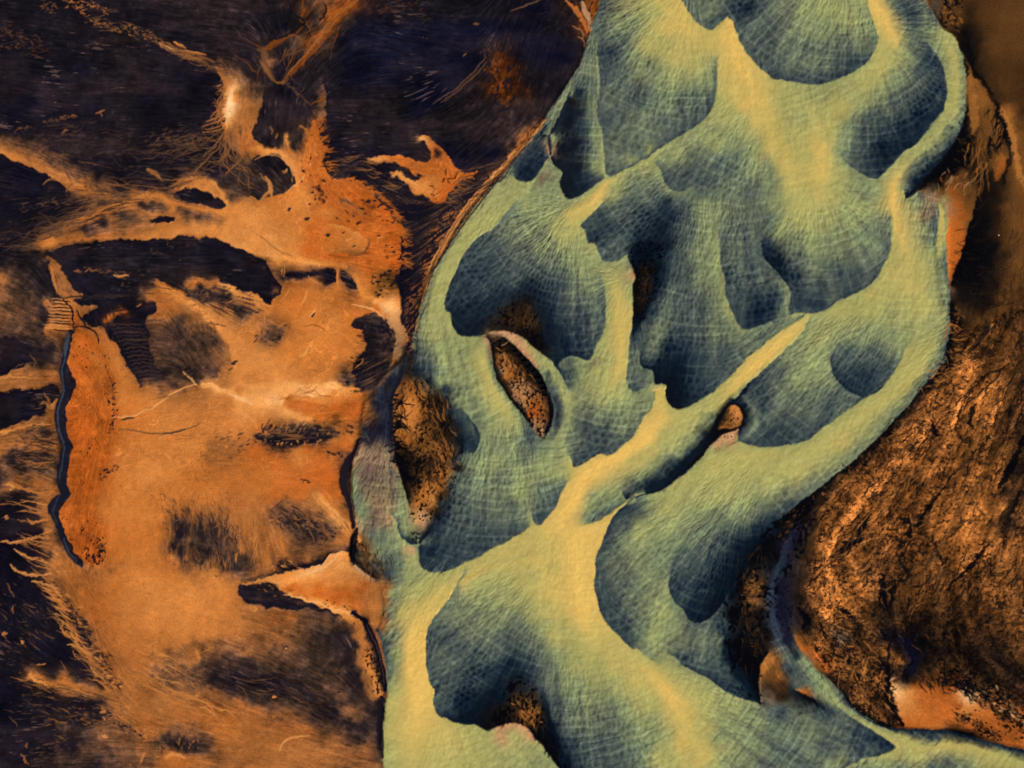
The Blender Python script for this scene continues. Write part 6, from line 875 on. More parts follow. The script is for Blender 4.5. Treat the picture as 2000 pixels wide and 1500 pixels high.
C = C+vz*(1-sst(.004, .022, np.abs(vein)))*sst(-.05, .3, fbm(PX, PY, 110, 2, 317))*.10*np.array([1, .8, .55], np.float32)[:, None, None]
C = C*(1-vz*.22*(1-sst(.004, .016, np.abs(vein-.13)))*sst(-.05, .3, fbm(PX, PY, 120, 2, 318)))
fine = lic(vnoise(PX, PY, 1.7, 301), TH, 7); fine2 = vnoise(PX, PY, 1.9, 333)
wisp = lic(vnoise(PX, PY, 3.5, 302), TH, 26); wisp2 = fbm(PX, PY, 42, 5, 303)
land_amp = (.010+.085*sst(.05, .45, v)*(1-.62*sst(.45, .6, v)))
plain = sst(.36, .50, v)
smo = 1-.85*sst(1830, 1870, PX)*(1-sst(400, 640, PY+.4*(PX-1900)+w1x*20))
C = C*(1+lm*smo*(wisp*(.060-.052*plain)+wisp2*(.34-.26*plain)+fbm(PX, PY, 9, 3, 304)*(.16-.10*plain)))
C = C+lm*smo*land_amp*(fine*(.26-.16*plain)+fine2*.26)*np.array([1.1, .85, .62], np.float32)[:, None, None]
# pale wisps on the black sand
wv = .8*sst(2.1, 3.6, lic(vnoise(PX, PY, 2.6, 401), TH, 16)+3.2*fbm(PX, PY, 90, 4, 402))*lm*(PX < 1050)*(1-sst(.10, .22, v))
C = C+wv*np.array([.30, .22, .17], np.float32)[:, None, None]
def mix(C, m, t): return C*(1-m)+m*(tok(t)[:, None, None] if isinstance(t, str) else t)
def lines(s, scale, seed, thr): n = np.abs(fbm(PX, PY, scale, 3, seed)); return 1-sst(thr*.35, thr, n)
# rugged east bank
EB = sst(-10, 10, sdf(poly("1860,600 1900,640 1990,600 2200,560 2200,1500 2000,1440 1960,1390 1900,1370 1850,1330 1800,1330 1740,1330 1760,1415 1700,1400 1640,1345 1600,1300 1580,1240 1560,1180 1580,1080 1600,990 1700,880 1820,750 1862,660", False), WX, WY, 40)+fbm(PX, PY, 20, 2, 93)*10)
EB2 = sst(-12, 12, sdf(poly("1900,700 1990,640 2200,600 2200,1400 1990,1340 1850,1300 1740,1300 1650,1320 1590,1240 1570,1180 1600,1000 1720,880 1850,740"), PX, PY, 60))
q = fbm(PX+fbm(PX, PY, 30, 3, 501)*26, PY+fbm(PX, PY, 30, 3, 502)*26, 22, 4, 503, .6)
q2 = lic(vnoise(PX, PY, 5, 504), TH, 20)
q3 = fbm(PX+fbm(PX, PY, 12, 2, 521)*10, PY+fbm(PX, PY, 12, 2, 522)*10, 8.5, 3, 523, .6)
pat = sst(-.35, .35, fbm(PX, PY, 80, 3, 505)+.1)
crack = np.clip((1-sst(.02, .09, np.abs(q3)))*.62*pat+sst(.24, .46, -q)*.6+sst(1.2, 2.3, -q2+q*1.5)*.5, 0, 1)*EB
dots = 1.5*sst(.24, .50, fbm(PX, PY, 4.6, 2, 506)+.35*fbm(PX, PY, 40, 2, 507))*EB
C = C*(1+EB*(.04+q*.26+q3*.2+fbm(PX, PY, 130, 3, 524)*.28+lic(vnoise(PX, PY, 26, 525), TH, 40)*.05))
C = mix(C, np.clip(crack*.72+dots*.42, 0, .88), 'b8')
# long flowing ridges and gullies down the bank
rg = uv(150, 17, 530, 4); rg2 = uv(60, 8.5, 531, 3); gl = np.abs(uv(190, 34, 532, 3))
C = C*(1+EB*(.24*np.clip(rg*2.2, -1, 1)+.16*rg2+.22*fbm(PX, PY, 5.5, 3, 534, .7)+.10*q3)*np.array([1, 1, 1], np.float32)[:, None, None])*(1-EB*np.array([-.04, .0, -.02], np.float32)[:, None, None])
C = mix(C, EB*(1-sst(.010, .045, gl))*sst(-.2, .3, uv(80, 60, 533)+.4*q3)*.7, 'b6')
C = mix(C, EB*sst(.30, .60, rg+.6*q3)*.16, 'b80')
# broad folds on the bank
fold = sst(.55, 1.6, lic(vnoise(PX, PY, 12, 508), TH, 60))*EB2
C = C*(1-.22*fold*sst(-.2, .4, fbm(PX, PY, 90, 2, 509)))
# stippled gravel patches: (polygon, density, tone, cell)
STIP = [(P_ISLET, .16, 'b4', 3.0, 3), (P_OLIVE, .34, 'b8', 3.0, 6), (P_CORE_T, .05, 'b2', 4, 6), (P_CORE_J, .12, 'b2', 3.4, 6), (P_CORE_E, .12, 'b2', 3.4, 6), (P_SLOUGH, .12, 'b2', 5, 6),
 (P_ISLET2, .42, 'b20', 2.6, 2),
 (poly("590,250 640,300 700,355 780,430 785,520 720,440 650,420 600,380 585,320"), .42, 'l10', 4.4, 8),
 (poly("830,285 900,335 895,360 870,395 820,375 830,340"), .42, 'o30', 3.6, 6),
 (P_RUST, .56, 'o20', 3.0, 4), (poly("170,1050 200,1050 207,1105 180,1110 160,1098"), .3, 'l4', 3.6, 4), (poly("205,750 232,750 232,830 215,830"), .44, 'l8', 3.6, 5),
 (poly("730,530 780,530 782,570 760,575 735,578 728,560"), .10, 'l4', 4.2, 5),
 (poly("690,640 745,620 772,670 765,710 740,745 720,735 745,690 735,650"), .12, 'l4', 4.6, 5),
 (poly("690,700 720,715 715,755 690,765 670,752"), .1, 'l4', 4.6, 5),
 (poly("1855,1290 2010,1360 2010,1450 1960,1420 1920,1360 1870,1350 1840,1330"), .04, 'b6', 3.8, 8), (poly("1865,1385 1900,1400 1950,1440 1940,1446 1890,1415"), .04, 'b6', 3.4, 5),
 (poly("710,1260 728,1290 745,1330 752,1360 735,1350 715,1310"), .1, 'b8', 3.8, 3), (poly("630,1168 700,1190 715,1230 700,1225 650,1200"), .3, 'l10', 4, 4),
 (poly("505,838 560,830 640,826 700,838 704,852 660,850 560,870 505,865"), .2, 'l8', 3.8, 5), (poly("560,1000 640,1020 670,1050 620,1060 560,1030"), .22, 'l8', 4.4, 8),
 (poly("950,90 1010,80 1030,140 1000,215 960,205 945,150"), .12, 'l10', 5.2, 10), (poly("1850,-10 1880,-10 1880,60 1865,66 1840,40"), .1, 'b6', 4, 4),
 (poly("1100,-20 1170,-20 1155,60 1148,70 1135,30"), .2, 'l6', 5, 3), (poly("1580,1230 1640,1245 1690,1290 1640,1330 1600,1300"), .3, 'b10', 4, 6)]
for P, thr, t, cs, nz in STIP:
    M = sst(-5, 5, sdf(P, WX, WY, 20)+fbm(PX, PY, 12, 2, 95)*nz)
    n = lic(vnoise(PX, PY, cs, 600+int(P[0][0])), TH, cs*.8)*.30+fbm(PX, PY, cs*7, 2, 96)*.35
    C = mix(C, M*sst(thr, thr+.22, n)*.88, t)
# beaded gravel between the fan and the river, turning to streaks away from it
GB = sst(-12, 6, sdf(poly("1062,236 1000,318 945,382 890,455 845,528 816,620 803,690 793,660 800,560 830,500 850,440 900,390 960,335 1020,270"), PX, PY, 40))
SB = sst(-14, 10, sdf(poly("790,370 860,400 940,350 1000,300 945,382 890,455 845,528 829,600 806,670 796,640 784,560 788,450 780,420"), PX, PY, 40))
bead = np.abs(lic(vnoise(PX, PY, 4.4, 701), TH, 5))
C = mix(C, GB*sst(.45, 1.1, bead)*.55*sst(-.5, .3, fbm(PX, PY, 30, 2, 702)+.1), 'o70')
C = mix(C, GB*(1-sst(.2, .55, bead))*.85, 'l5')
st = lic(vnoise(PX, PY, 3.4, 703), TH, 30)
C = mix(C, SB*sst(.3, 1.1, -st)*.85, 'l4'); C = mix(C, SB*(1-GB)*sst(.7, 1.8, st)*.5, 'l50')
# streaked slopes
for s, t1, t2, thr in (("640,310 720,312 800,400 780,420 700,350 640,325", 'l4', 'l48', .7), ("690,650 710,655 716,690 700,700 745,700 760,690 735,752 695,745 692,715", 'l3', 'l50', .4),
        ("220,600 305,592 290,640 295,700 320,740 270,745 245,700 212,655 180,630 200,600", 'l3', 'l26', .8), ("0,380 200,370 260,400 200,440 0,480", 'l4', 'l30', 1.0),
        ("300,255 430,255 430,330 340,350 250,300", 'l5', 'l36', 1.0), ("470,1140 560,1150 640,1190 560,1188 480,1175", 'l1', 'l30', 1.4), ("520,832 640,830 660,850 560,868 505,860", 'l6', 'l66', .5),
        ("320,555 440,560 520,600 440,620 380,585", 'l6', 'l60', .9)):
    M = sst(-6, 8, sdf(poly(s), WX, WY, 30)); s2 = lic(vnoise(PX, PY, 3.0, 710), TH, 22)
    C = mix(C, M*sst(.2, 1.3, -s2)*.6, t1); C = mix(C, M*sst(thr, thr+1.3, s2)*.6, t2)
# --- brush strokes: rills, creases, cracks
def brush(C, pts, w, t, a=1., soft=1.6, fray=1.6, taper=True):
    P = smooth_line([[p[0], p[1]] for p in parse(pts)] if isinstance(pts, str) else pts)
    x0, y0 = P.min(0)-w-8; x1, y1 = P.max(0)+w+8
    i0 = max(int((x0-GX0)/H), 0); i1 = min(int((x1-GX0)/H)+1, NX); j0 = max(int((y0-GY0)/H), 0); j1 = min(int((y1-GY0)/H)+1, NY)
    if i0 >= i1 or j0 >= j1: return
    sl = (slice(j0, j1), slice(i0, i1)); x = PX[sl]+w2x[sl]*fray; y = PY[sl]+w2y[sl]*fray
    d = np.full(x.shape, 1e3, np.float32); u = np.zeros_like(d); n = len(P)
    for k in range(1, n):
        ax, ay = P[k-1]; dx, dy = P[k]-P[k-1]; tt = np.clip(((x-ax)*dx+(y-ay)*dy)/(dx*dx+dy*dy+1e-6), 0, 1)
        e = np.hypot(x-ax-tt*dx, y-ay-tt*dy); m = e < d; d = np.where(m, e, d); u = np.where(m, (k-1+tt)/(n-1), u)
    ww = w*(1-.65*np.abs(2*u-1)**2) if taper else w
    m = (1-sst(ww-soft*.5, ww+soft, d))*a
    C[(slice(None),)+sl] = C[(slice(None),)+sl]*(1-m)+m*tok(t)[:, None, None]
def flecks(C, path, spread, n, ln, w, tones, a=.8, ang=None, seed=1):
    r = np.random.default_rng(seed); R, T = dense(smooth_line([[p[0], p[1]] for p in parse(path)]))
    for _ in range(n):
        k = r.integers(len(R)); x, y = R[k]+r.normal(0, spread, 2); j = int((y-GY0)/H); i = int((x-GX0)/H)
        if not (0 <= i < NX and 0 <= j < NY): continue
        th = (TH[j, i] if ang is None else math.radians(ang))+r.normal(0, .35); l = ln*r.uniform(.4, 1.3)
        dx, dy = math.cos(th)*l/2, math.sin(th)*l/2; b = r.uniform(-.3, .3)
        brush(C, [[x-dx, y-dy], [x+b*dy, y-b*dx], [x+dx, y+dy]], w*r.uniform(.6, 1.3), tones[r.integers(len(tones))], a*r.uniform(.4, 1), 1.2)
def bundle(C, path, n, spread, w, tones, a=.7, seed=3):
    r = np.random.default_rng(seed); P = np.array([[p[0], p[1]] for p in parse(path)])
    for _ in range(n):
        o = r.normal(0, spread, 2); a0, b0 = sorted(r.uniform(0, 1, 2)); Q, _t = dense(smooth_line(P)); m = len(Q); s0, s1 = int(a0*m), max(int(b0*m), int(a0*m)+8)
        q = Q[s0:s1:6]+o+r.normal(0, .8, (len(Q[s0:s1:6]), 2))
        if len(q) > 2: brush(C, q, w*r.uniform(.5, 1.2), tones[r.integers(len(tones))], a*r.uniform(.4, 1), 1.2)
exec_details(C)
feathers(C)
brush(C, L_STREAM, 8.5, 'n12', .95, 2, 1.4, True); brush(C, '132,678 127,700 121,725 124,750 122,775 113,800 115,840 125,868 122,900 116,935', 1.3, 'n80', .7, 2, 2); brush(C, '136,650 130,675 127,695', 3.5, 'n90', .6, 2, 2); brush(C, '118,965 108,985 104,1000 112,1025', 1.4, 'n60', .7, 2, 2); brush(C, '124,1050 134,1078 150,1098', 1.4, 'n70', .7, 2, 2)  # navy stream ribbon, with pale highlights painted on its water
C = np.clip(C, .012, 1)

# ---------------------------------------------------------------- relief in metres
v2 = lum(C)
dune = DH
HZ = wm*(dune*(1.35*sst(.05, .3, v)*(1-.78*sst(.50, .68, v)))+bill*.35)
rough = fbm(PX, PY, 9, 3, 801)
HL = 1.2*sst(-1, 7, -SR)+fbm(PX, PY, 160, 3, 802)*1.6*sst(0, 30, -SR)+fbm(PX, PY, 22, 3, 803)*.35+fine*.015
HL = HL+1.5*sst(.05, .5, blur(v2, 2))*.55+EB*(q*1.0+q3*.8-.5*crack+rg*1.3+rg2*.4+.4*fbm(PX, PY, 6, 2, 535))
for P, h in ((P_ISLET, 2.2), (P_ISLET2, .7), (P_OLIVE, .5)): HL = HL+h*sst(-1, 9, sdf(P, PX, PY, 20))+.5*rough*inside(P, WX, WY)
HZ = (HZ+(1-wm)*HL).astype(np.float32)
# ---------------------------------------------------------------- objects cut from one continuous surface
def tag(o, label, cat, kind=None, group=None):
    o['label'] = label; o['category'] = cat
    if kind: o['kind'] = kind
    if group: o['group'] = group
LOBES = [
 ("shoal", "1178,45 1240,25 1310,50 1370,75 1402,118 1403,150 1397,195 1378,230 1345,257 1305,278 1270,305 1230,326 1192,343 1181,332 1178,290 1175,255 1166,215 1170,180 1168,135 1168,95", "broad mottled green shoal with a straight left edge, below the top edge of the river"),
 ("shoal", "1440,-20 1421,32 1432,44 1445,78 1463,108 1487,135 1515,152 1550,160 1590,164 1633,156 1662,141 1690,126 1708,100 1714,74 1708,48 1698,15 1690,-20", "rounded dark green shoal bulging down from the top between two bright yellow threads"),
 ("shoal", "1798,78 1815,88 1832,108 1845,138 1851,172 1848,205 1836,224 1817,248 1792,278 1762,299 1742,322 1716,350 1692,345 1668,330 1648,312 1636,290 1650,240 1680,215 1720,190 1750,150 1780,115", "deep navy scalloped shoal inside the sharp bend at the upper right of the river"),
 ("shoal", "1741,425 1744,455 1741,485 1732,508 1718,538 1695,560 1662,576 1638,589 1608,606 1580,613 1546,616 1543,568 1520,534 1494,505 1487,470 1540,450 1600,470 1680,450", "fan-shaped shoal with radiating furrows beside the wide pale channel on the right"),
 ("shoal", "1178,395 1160,412 1145,425 1132,440 1143,452 1146,470 1162,475 1168,490 1175,507 1187,512 1206,509 1220,501 1228,480 1260,440 1290,400 1300,375 1282,318 1240,345", "dark blue shoal with a notched left edge, under the small yellow thread tip"),
 ("shoal", "1402,440 1404,470 1406,500 1412,530 1417,560 1422,590 1432,615 1441,632 1455,642 1468,641 1490,632 1512,630 1541,603 1544,590 1543,568 1520,534 1494,505 1480,460 1450,430", "narrow grey-green shoal ending in a dark blunt tip above the diagonal yellow thread"),
 ("shoal", "1250,682 1251,700 1254,714 1266,719 1277,727 1280,742 1280,752 1297,753 1300,768 1304,785 1316,796 1331,799 1345,792 1366,781 1388,768 1415,745 1440,722 1420,690 1380,660 1330,640 1280,650", "near-black shoal with stepped lower edge at the head of the forked yellow thread"),
 ("shoal", "1636,678 1624,695 1621,712 1628,732 1638,748 1655,762 1672,772 1702,771 1718,764 1738,738 1755,710 1720,690 1670,685", "small dark slate shoal tucked against the pale right-hand channel"),
 ("shoal", "1455,765 1485,728 1530,700 1580,715 1621,712 1638,748 1672,772 1686,780 1662,797 1634,818 1600,842 1570,862 1540,869 1505,874 1475,869 1444,861 1450,830 1445,800", "wide furrowed shoal right of the small orange islet"),
 ("shoal", "1112,890 1116,905 1121,914 1143,904 1165,890 1195,886 1215,872 1236,854 1250,832 1264,808 1240,800 1190,800 1140,800 1115,840", "speckled green shoal right of the pebbly islet, bordered below by the brightest thread"),
 ("shoal", "1012,386 985,420 960,448 935,462 912,487 895,518 880,550 871,572 869,592 872,607 882,611 884,633 893,650 905,657 920,658 938,655 950,640 960,600 1000,570 1050,570 1080,620 1092,700 1120,696 1138,702 1152,702 1163,683 1176,655 1182,630 1184,600 1178,540 1120,520 1070,490 1040,440", "large horseshoe-shaped navy shoal wrapped round the brown gravel core above the islet"),
 ("shoal", "1112,178 1104,200 1092,228 1079,250 1071,272 1073,296 1078,316 1090,328 1098,336 1094,352 1099,376 1110,389 1126,386 1148,372 1155,330 1148,270 1140,200 1130,165", "black-blue vertical pool shoal beside the upper left bank"),
 ("shoal", "1078,236 1062,262 1040,285 1020,318 1004,344 1018,353 1030,355 1046,345 1060,325 1074,305 1078,290 1072,262", "small leaf-shaped blue pool shoal against the upper left bank"),
 ("shoal", "822,1048 818,1070 818,1098 826,1112 850,1118 884,1112 905,1099 934,1090 960,1071 985,1061 1010,1046 1035,1028 1010,960 960,930 900,940 870,985", "ribbed shoal with a dark rounded lower left tip, below the pebbly islet"),
 ("shoal", "1038,1000 1040,1015 1047,1025 1058,1023 1070,1011 1084,988 1096,964 1108,940 1080,925 1050,950", "small wedge shoal left of the brightest yellow thread"),
 ("shoal", "1245,968 1228,976 1213,990 1200,1006 1188,1027 1177,1052 1168,1080 1162,1110 1161,1140 1165,1170 1172,1195 1180,1211 1200,1233 1220,1255 1234,1267 1262,1282 1300,1290 1310,1250 1280,1200 1260,1120 1290,1050 1310,1000 1280,965", "long curved shoal with a clean convex left edge in the lower middle of the river"),
 ("shoal", "1318,1085 1310,1110 1307,1135 1309,1160 1318,1178 1334,1193 1344,1208 1358,1217 1378,1213 1398,1199 1408,1182 1418,1165 1440,1130 1462,1090 1490,1050 1440,1045 1380,1065", "tongue-shaped navy shoal running into the black slough"),
 ("shoal", "905,1115 893,1138 884,1155 866,1183 846,1210 835,1232 831,1260 832,1290 838,1318 841,1338 848,1350 845,1366 849,1386 858,1401 872,1402 885,1411 910,1415 930,1415 944,1425 960,1405 972,1370 985,1335 1010,1310 1040,1280 1040,1230 1000,1180 960,1140", "biggest dark shoal of the lower river, between two yellow threads"),
 ("shoal", "1300,1270 1325,1290 1348,1308 1370,1320 1395,1334 1420,1353 1448,1366 1489,1378 1465,1365 1440,1340 1424,1290 1412,1240 1380,1225 1340,1240", "olive and navy shoal along the left side of the black slough"),
 ("shoal", "1500,1400 1560,1395 1640,1385 1665,1402 1690,1418 1720,1436 1747,1456 1735,1470 1705,1478 1675,1488 1600,1490 1520,1470", "striped shoal pointing at the lower right corner where the channels join"),
 ("shoal", "1214,952 1214,962 1228,974 1258,966 1288,961 1302,952 1322,938 1344,922 1357,908 1375,888 1382,875 1396,862 1408,850 1403,822 1375,860 1340,895 1280,930", "thin black diagonal slot shoal between the forked thread and the wide pale channel"),
]
FEATS = [
 ("island", P_ISLET, "almond-shaped pebbly orange islet with dark boulders on its rim, in midstream", "island"),
 ("island", P_ISLET2, "tiny round orange islet with a pink sand tail in the right half of the river", "island"),
 ("gravel_bar", P_OLIVE, "olive-brown gravel bar with black streaks along the left side of the river", "gravel bar"),
 ("sandbar", P_BAR, "pinkish grey drowned sandbar between the left bank and the olive gravel bar", "sandbar"),
 ("sandbar", P_SAND, "pink and pale green sandbar at the bottom edge under the biggest dark shoal", "sandbar"),
 ("gravel_bar", P_CORE_T, "black and orange gravel core at the bottom edge beside the pink sandbar", "gravel bar"),
 ("gravel_bar", P_CORE_J, "brown gravel core inside the horseshoe-shaped shoal", "gravel bar"),
 ("gravel_bar", P_CORE_E, "narrow black gravel spike beside the vertical yellow thread", "gravel bar"),
 ("slough", P_SLOUGH, "black slough with orange specks between the river and the rugged right bank", "slough"),
 ("sandbar", P_TONGUE, "orange-brown sand spit at the foot of the black slough", "sandbar"),
 ("mud_flat", P_RUST, "long rust-red mud flat lying against the narrow dark stream", "mud flat"),
 ("sand_fan", poly("618,232 624,266 640,288 634,300 640,311 631,318 640,334 662,354 694,350 714,368 742,388 765,412 772,430 792,452 784,466 788,482 783,500 787,515 782,530 720,522 640,518 590,509 530,500 500,470 500,420 520,395 552,376 573,358 577,340 590,330 597,300 611,265"), "big orange iron-stained fan with a ragged right edge", "sand fan"),
 ("sand_fan", poly("822,264 836,262 846,275 850,285 866,296 878,312 892,326 908,342 934,338 925,345 908,352 897,356 886,366 878,374 873,388 862,395 848,398 830,388 812,380 798,368 788,355 778,345 762,342 780,332 808,352 822,350 812,336 795,326 775,320 750,320 720,313 735,307 760,306 800,310 815,318 828,318 840,310 836,295 832,280 824,274"), "small orange splash-shaped patch alone on the black sand near the river", "sand fan"),
 ("black_sand_patch", poly("95,492 150,478 210,470 300,468 345,462 392,470 410,464 448,474 475,492 515,510 534,535 549,556 545,578 527,592 500,580 462,563 430,553 350,556 300,542 220,530 140,525 110,505"), "long black lens of sand pointing right below the pale branching threads", "sand patch"),
 ("black_sand_patch", poly("347,372 365,366 385,368 405,378 425,387 438,393 441,400 436,407 427,410 410,405 390,399 368,391 350,384 343,378"), "small black oval above the pale threads, ringed with orange", "sand patch"),
 ("black_sand_patch", poly("296,432 305,426 320,424 335,425 340,429 335,434 322,436 305,435"), "tiny black oval between two pale threads", "sand patch"),
 ("black_sand_patch", poly("490,318 500,308 520,302 540,304 556,314 566,328 572,344 573,358 566,368 552,376 535,382 518,390 500,393 490,385 470,360 480,330"), "dark brown dome framed by the arching orange ridge", "sand patch"),
 ("black_sand_patch", poly("305,590 308,602 288,618 290,645 293,680 303,710 325,730 300,748 272,748 250,715 233,680 210,655 182,636 200,605 250,590"), "black slope ribbed with fine horizontal lines right of the rust-red mud flat", "sand patch"),
 ("gravel_bar", poly("684,640 690,628 703,618 722,613 742,618 754,628 764,642 770,660 771,680 766,700 760,718 748,738 735,752 720,762 695,745 692,730 690,715 702,694 714,668 704,646"), "dark crescent of streaked gravel near the left river bank", "gravel bar"),
 ("pond", poly("466,1148 470,1138 500,1140 530,1138 548,1152 562,1160 585,1166 605,1174 640,1188 662,1202 640,1194 590,1189 560,1190 530,1188 500,1182 482,1175 470,1162"), "black pointed pond between the orange plain and the pale sand triangle", "pond"),
 ("black_sand_patch", poly("-60,775 30,764 85,757 108,754 116,770 108,785 88,798 60,817 0,838 -60,850"), "black wedge at the left edge cut off by pale rills, beside the stream", "sand patch"),
 ("black_sand_patch", poly("-60,655 25,661 62,682 68,698 50,715 0,735 -60,745"), "black patch at the left edge just above the tan sand strip", "sand patch"),
]
GROUPS = {'shoal': 'dark shoals in the river', 'black_sand_patch': 'black sand patches on the plain', 'gravel_bar': 'gravel bars along the river', 'sandbar': 'sandbars in the river', 'island': 'islets in the river', 'sand_fan': 'orange sand fans'}
def build_all():
    lab = np.zeros(PX.shape, np.int16)                       # 0 ground
    lab[MW] = 1
    east = (PX > 1400) & ~MW; lab[east] = 2
    names = [("ground", "wide plain of orange sand and black sand left of the river", "ground", "structure"),
             ("river", "broad braided river of yellow-green silty water", "river", "structure"),
             ("terrain", "rugged orange-brown bank with black cracks right of the river", "riverbank", "structure")]
    for n, p, l in LOBES:
        m = inside(poly(p, False), WX, WY) & MW; lab[m] = len(names); names.append((n, l, n, None))
    for n, P, l, c in FEATS:
        m = inside(P, WX, WY); lab[m] = len(names); names.append((n, l, c, None))
    sp = smooth_line([[a, b] for a, b, _ in parse(L_STREAM)]); SD = sdf(sp, PX+w2x*1.0, PY+w2y*1.0, 30, closed=False)
    k = np.clip((PY-640)/60, .35, 1)*np.clip((1110-PY)/40, .3, 1)
    m = SD < 8.0*k; lab[m] = len(names); names.append(("stream", "narrow blue-black stream winding down beside the rust-red mud flat", "stream", "structure"))
    # colours
    lin = np.where(C <= .04045, C/12.92, ((C+.055)/1.055)**2.4)
    lin = (lin-np.array([.0022, .002, .0015], np.float32)[:, None, None])/np.array(GAIN, np.float32)[:, None, None]
    lin = np.clip(lin, .0012, .9)
    # one material per kind of surface
    def material(name, rough, spec, scale, amt, bump):
        mt = bpy.data.materials.new(name); mt.use_nodes = True; nt = mt.node_tree; b = nt.nodes['Principled BSDF']
        at = nt.nodes.new('ShaderNodeAttribute'); at.attribute_name = 'sediment_shade'
        tc = nt.nodes.new('ShaderNodeTexCoord'); n = nt.nodes.new('ShaderNodeTexNoise'); n.inputs['Scale'].default_value = scale; n.inputs['Detail'].default_value = 6; n.inputs['Roughness'].default_value = .65
        nt.links.new(tc.outputs['Object'], n.inputs['Vector'])
        r = nt.nodes.new('ShaderNodeMapRange'); r.inputs['To Min'].default_value = 1-amt; r.inputs['To Max'].default_value = 1+amt
        nt.links.new(n.outputs['Fac'], r.inputs['Value'])
        mx = nt.nodes.new('ShaderNodeVectorMath'); mx.operation = 'SCALE'; nt.links.new(at.outputs['Color'], mx.inputs[0]); nt.links.new(r.outputs['Result'], mx.inputs['Scale'])
        nt.links.new(mx.outputs['Vector'], b.inputs['Base Color']); b.inputs['Roughness'].default_value = rough; b.inputs['Specular IOR Level'].default_value = spec
        bp = nt.nodes.new('ShaderNodeBump'); bp.inputs['Strength'].default_value = bump; bp.inputs['Distance'].default_value = .6
        nt.links.new(n.outputs['Fac'], bp.inputs['Height']); nt.links.new(bp.outputs['Normal'], b.inputs['Normal'])
        return mt
    M_sand = material('iron_sand', .95, .02, .55, .42, .5); M_water = material('silty_water', .55, .06, .30, .22, .25); M_rock = material('gravel', .95, .03, .5, .5, .8)
    zf = HZ.ravel(); xf = wx(PX).ravel(); yf = wy(PY).ravel(); colf = np.concatenate([lin.reshape(3, -1), np.ones((1, lin[0].size), np.float32)]).T
    idx = np.arange(NX*NY).reshape(NY, NX)
    quad = np.stack([idx[1:, :-1], idx[1:, 1:], idx[:-1, 1:], idx[:-1, :-1]], -1).reshape(-1, 4); ql = lab[:-1, :-1].ravel()
    x0, x1, y0, y1 = XS[0], XS[-1], YS[0], YS[-1]; FAR = 9000
    extra = {0: [(-FAR, y0, x0, y1), (-FAR, -FAR, 1171, y0), (-FAR, y1, 765, FAR)], 1: [(1171, -FAR, 1795, y0), (765, y1, FAR, FAR)], 2: [(1795, -FAR, FAR, y0), (x1, y0, FAR, y1)]}
    ecol = {0: 'l30', 1: 'r64', 2: 'b42'}; seen = {}
    for k, (n, l, c, kd) in enumerate(names):
        q = quad[ql == k]
        if not len(q): print('empty', l); continue
        used, inv = np.unique(q, return_inverse=True); co = np.stack([xf[used], yf[used], zf[used]], 1); cl = colf[used]; fq = inv.reshape(-1, 4)
        if k in extra:
            for a, b, c2, d in extra[k]:
                base = len(co); z = -.05 if k == 1 else .6; t = tok(ecol[k]); t = np.where(t <= .04045, t/12.92, ((t+.055)/1.055)**2.4)
                co = np.vstack([co, [[wx(a), wy(d), z], [wx(c2), wy(d), z], [wx(c2), wy(b), z], [wx(a), wy(b), z]]]); cl = np.vstack([cl, np.tile(np.append(t, 1), (4, 1))]); fq = np.vstack([fq, [[base, base+1, base+2, base+3]]])
        me = bpy.data.meshes.new(n); nv, nf = len(co), len(fq)
        me.vertices.add(nv); me.vertices.foreach_set('co', co.astype(np.float32).ravel()); me.loops.add(nf*4); me.loops.foreach_set('vertex_index', fq.astype(np.int32).ravel())
        me.polygons.add(nf); me.polygons.foreach_set('loop_start', np.arange(0, nf*4, 4, dtype=np.int32)); me.polygons.foreach_set('use_smooth', np.ones(nf, bool)); me.update(calc_edges=True)
        at = me.attributes.new('sediment_shade', 'FLOAT_COLOR', 'POINT'); at.data.foreach_set('color', cl.astype(np.float32).ravel())  # sediment colour, including painted bank shade and stream highlights
        # shared borders keep one continuous normal
        o = bpy.data.objects.new(n, me); sc.collection.objects.link(o)
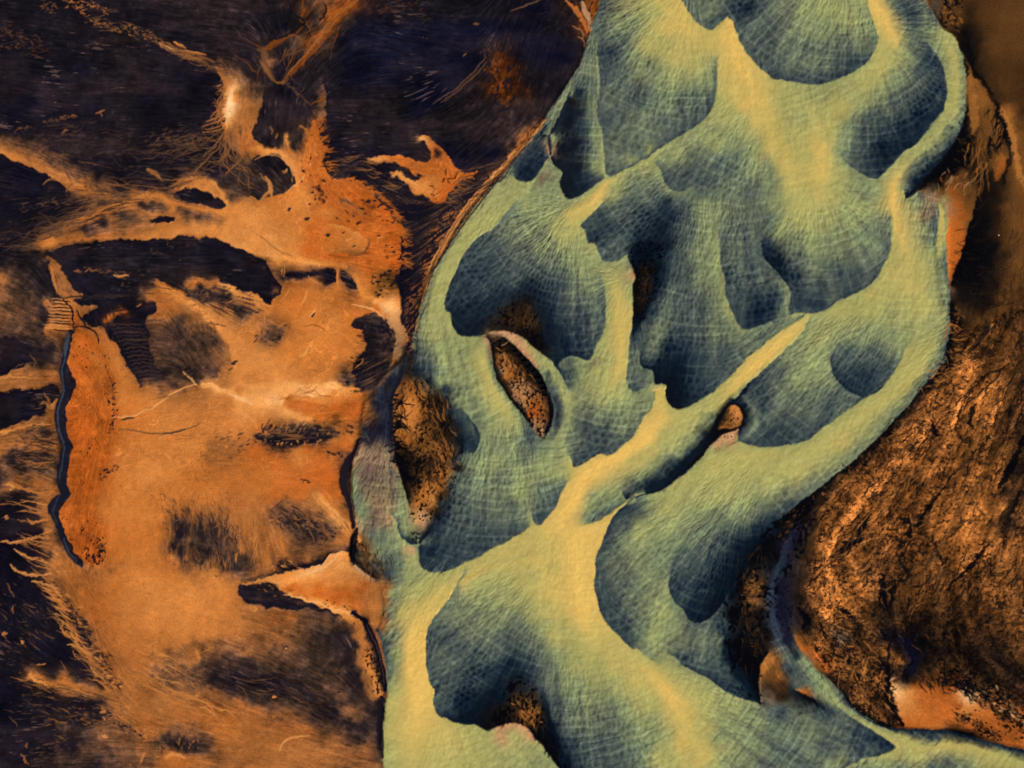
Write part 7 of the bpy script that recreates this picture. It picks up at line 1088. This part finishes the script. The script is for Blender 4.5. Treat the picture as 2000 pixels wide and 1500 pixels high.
        me.materials.append(M_water if n in ('river', 'shoal', 'stream', 'pond', 'sandbar') else (M_rock if n in ('gravel_bar', 'island', 'slough', 'terrain') else M_sand)); tag(o, l, c.replace('_', ' '), kd, GROUPS.get(n))
    # boulders on the islet's rim
    def stone(name, x, y, r, col, seed, label, grp=None, flat=.7):
        import bmesh
        bm = bmesh.new(); bmesh.ops.create_icosphere(bm, subdivisions=3, radius=1.0); rr = np.random.default_rng(seed); ph = rr.uniform(0, 6, 9); ax = rr.uniform(.8, 1.25)
        for vtx in bm.verts:
            p = vtx.co; d = 1+.14*math.sin(2.3*p.x+ph[0])*math.cos(2.1*p.y+ph[1])+.10*math.sin(4.1*p.y+ph[2]+2*p.z)+.06*math.sin(7*p.x+ph[3])*math.sin(6*p.z+ph[4])
            vtx.co = (p.x*d*r*ax, p.y*d*r/ax, p.z*d*r*flat)
        me = bpy.data.meshes.new(name); bm.to_mesh(me); bm.free(); o = bpy.data.objects.new(name, me); sc.collection.objects.link(o)
        j = int((y-GY0)/H); i = int((x-GX0)/H); o.location = (wx(x), wy(y), float(HZ[j, i])+r*.18); o.rotation_euler = (0, 0, rr.uniform(0, 3))
        at = me.attributes.new('sediment_shade', 'FLOAT_COLOR', 'POINT'); t = tok(col); t = np.where(t <= .04045, t/12.92, ((t+.055)/1.055)**2.4)
        at.data.foreach_set('color', np.tile(np.append(t, 1), len(me.vertices)).astype(np.float32)); me.materials.append(M_rock); tag(o, label, 'boulder', None, grp)
    for q, (x, y, r) in enumerate([(1003, 683, 2.2), (1012, 691, 2.6), (1021, 701, 2.8), (1029, 711, 3.1), (1038, 721, 3.0), (1046, 732, 3.3), (1052, 744, 2.8), (1058, 755, 2.6), (1061, 768, 2.2)]):
        stone('boulder', x, y, r, 'b4', 40+q, 'dark boulder in the row along the right rim of the pebbly islet', 'dark boulders on the islet rim')
    stone('boulder', 1951, 460, .85, 'l85', 77, 'single tiny white stone on the dark ground right of the river', None, .8)
if bpy: build_all()
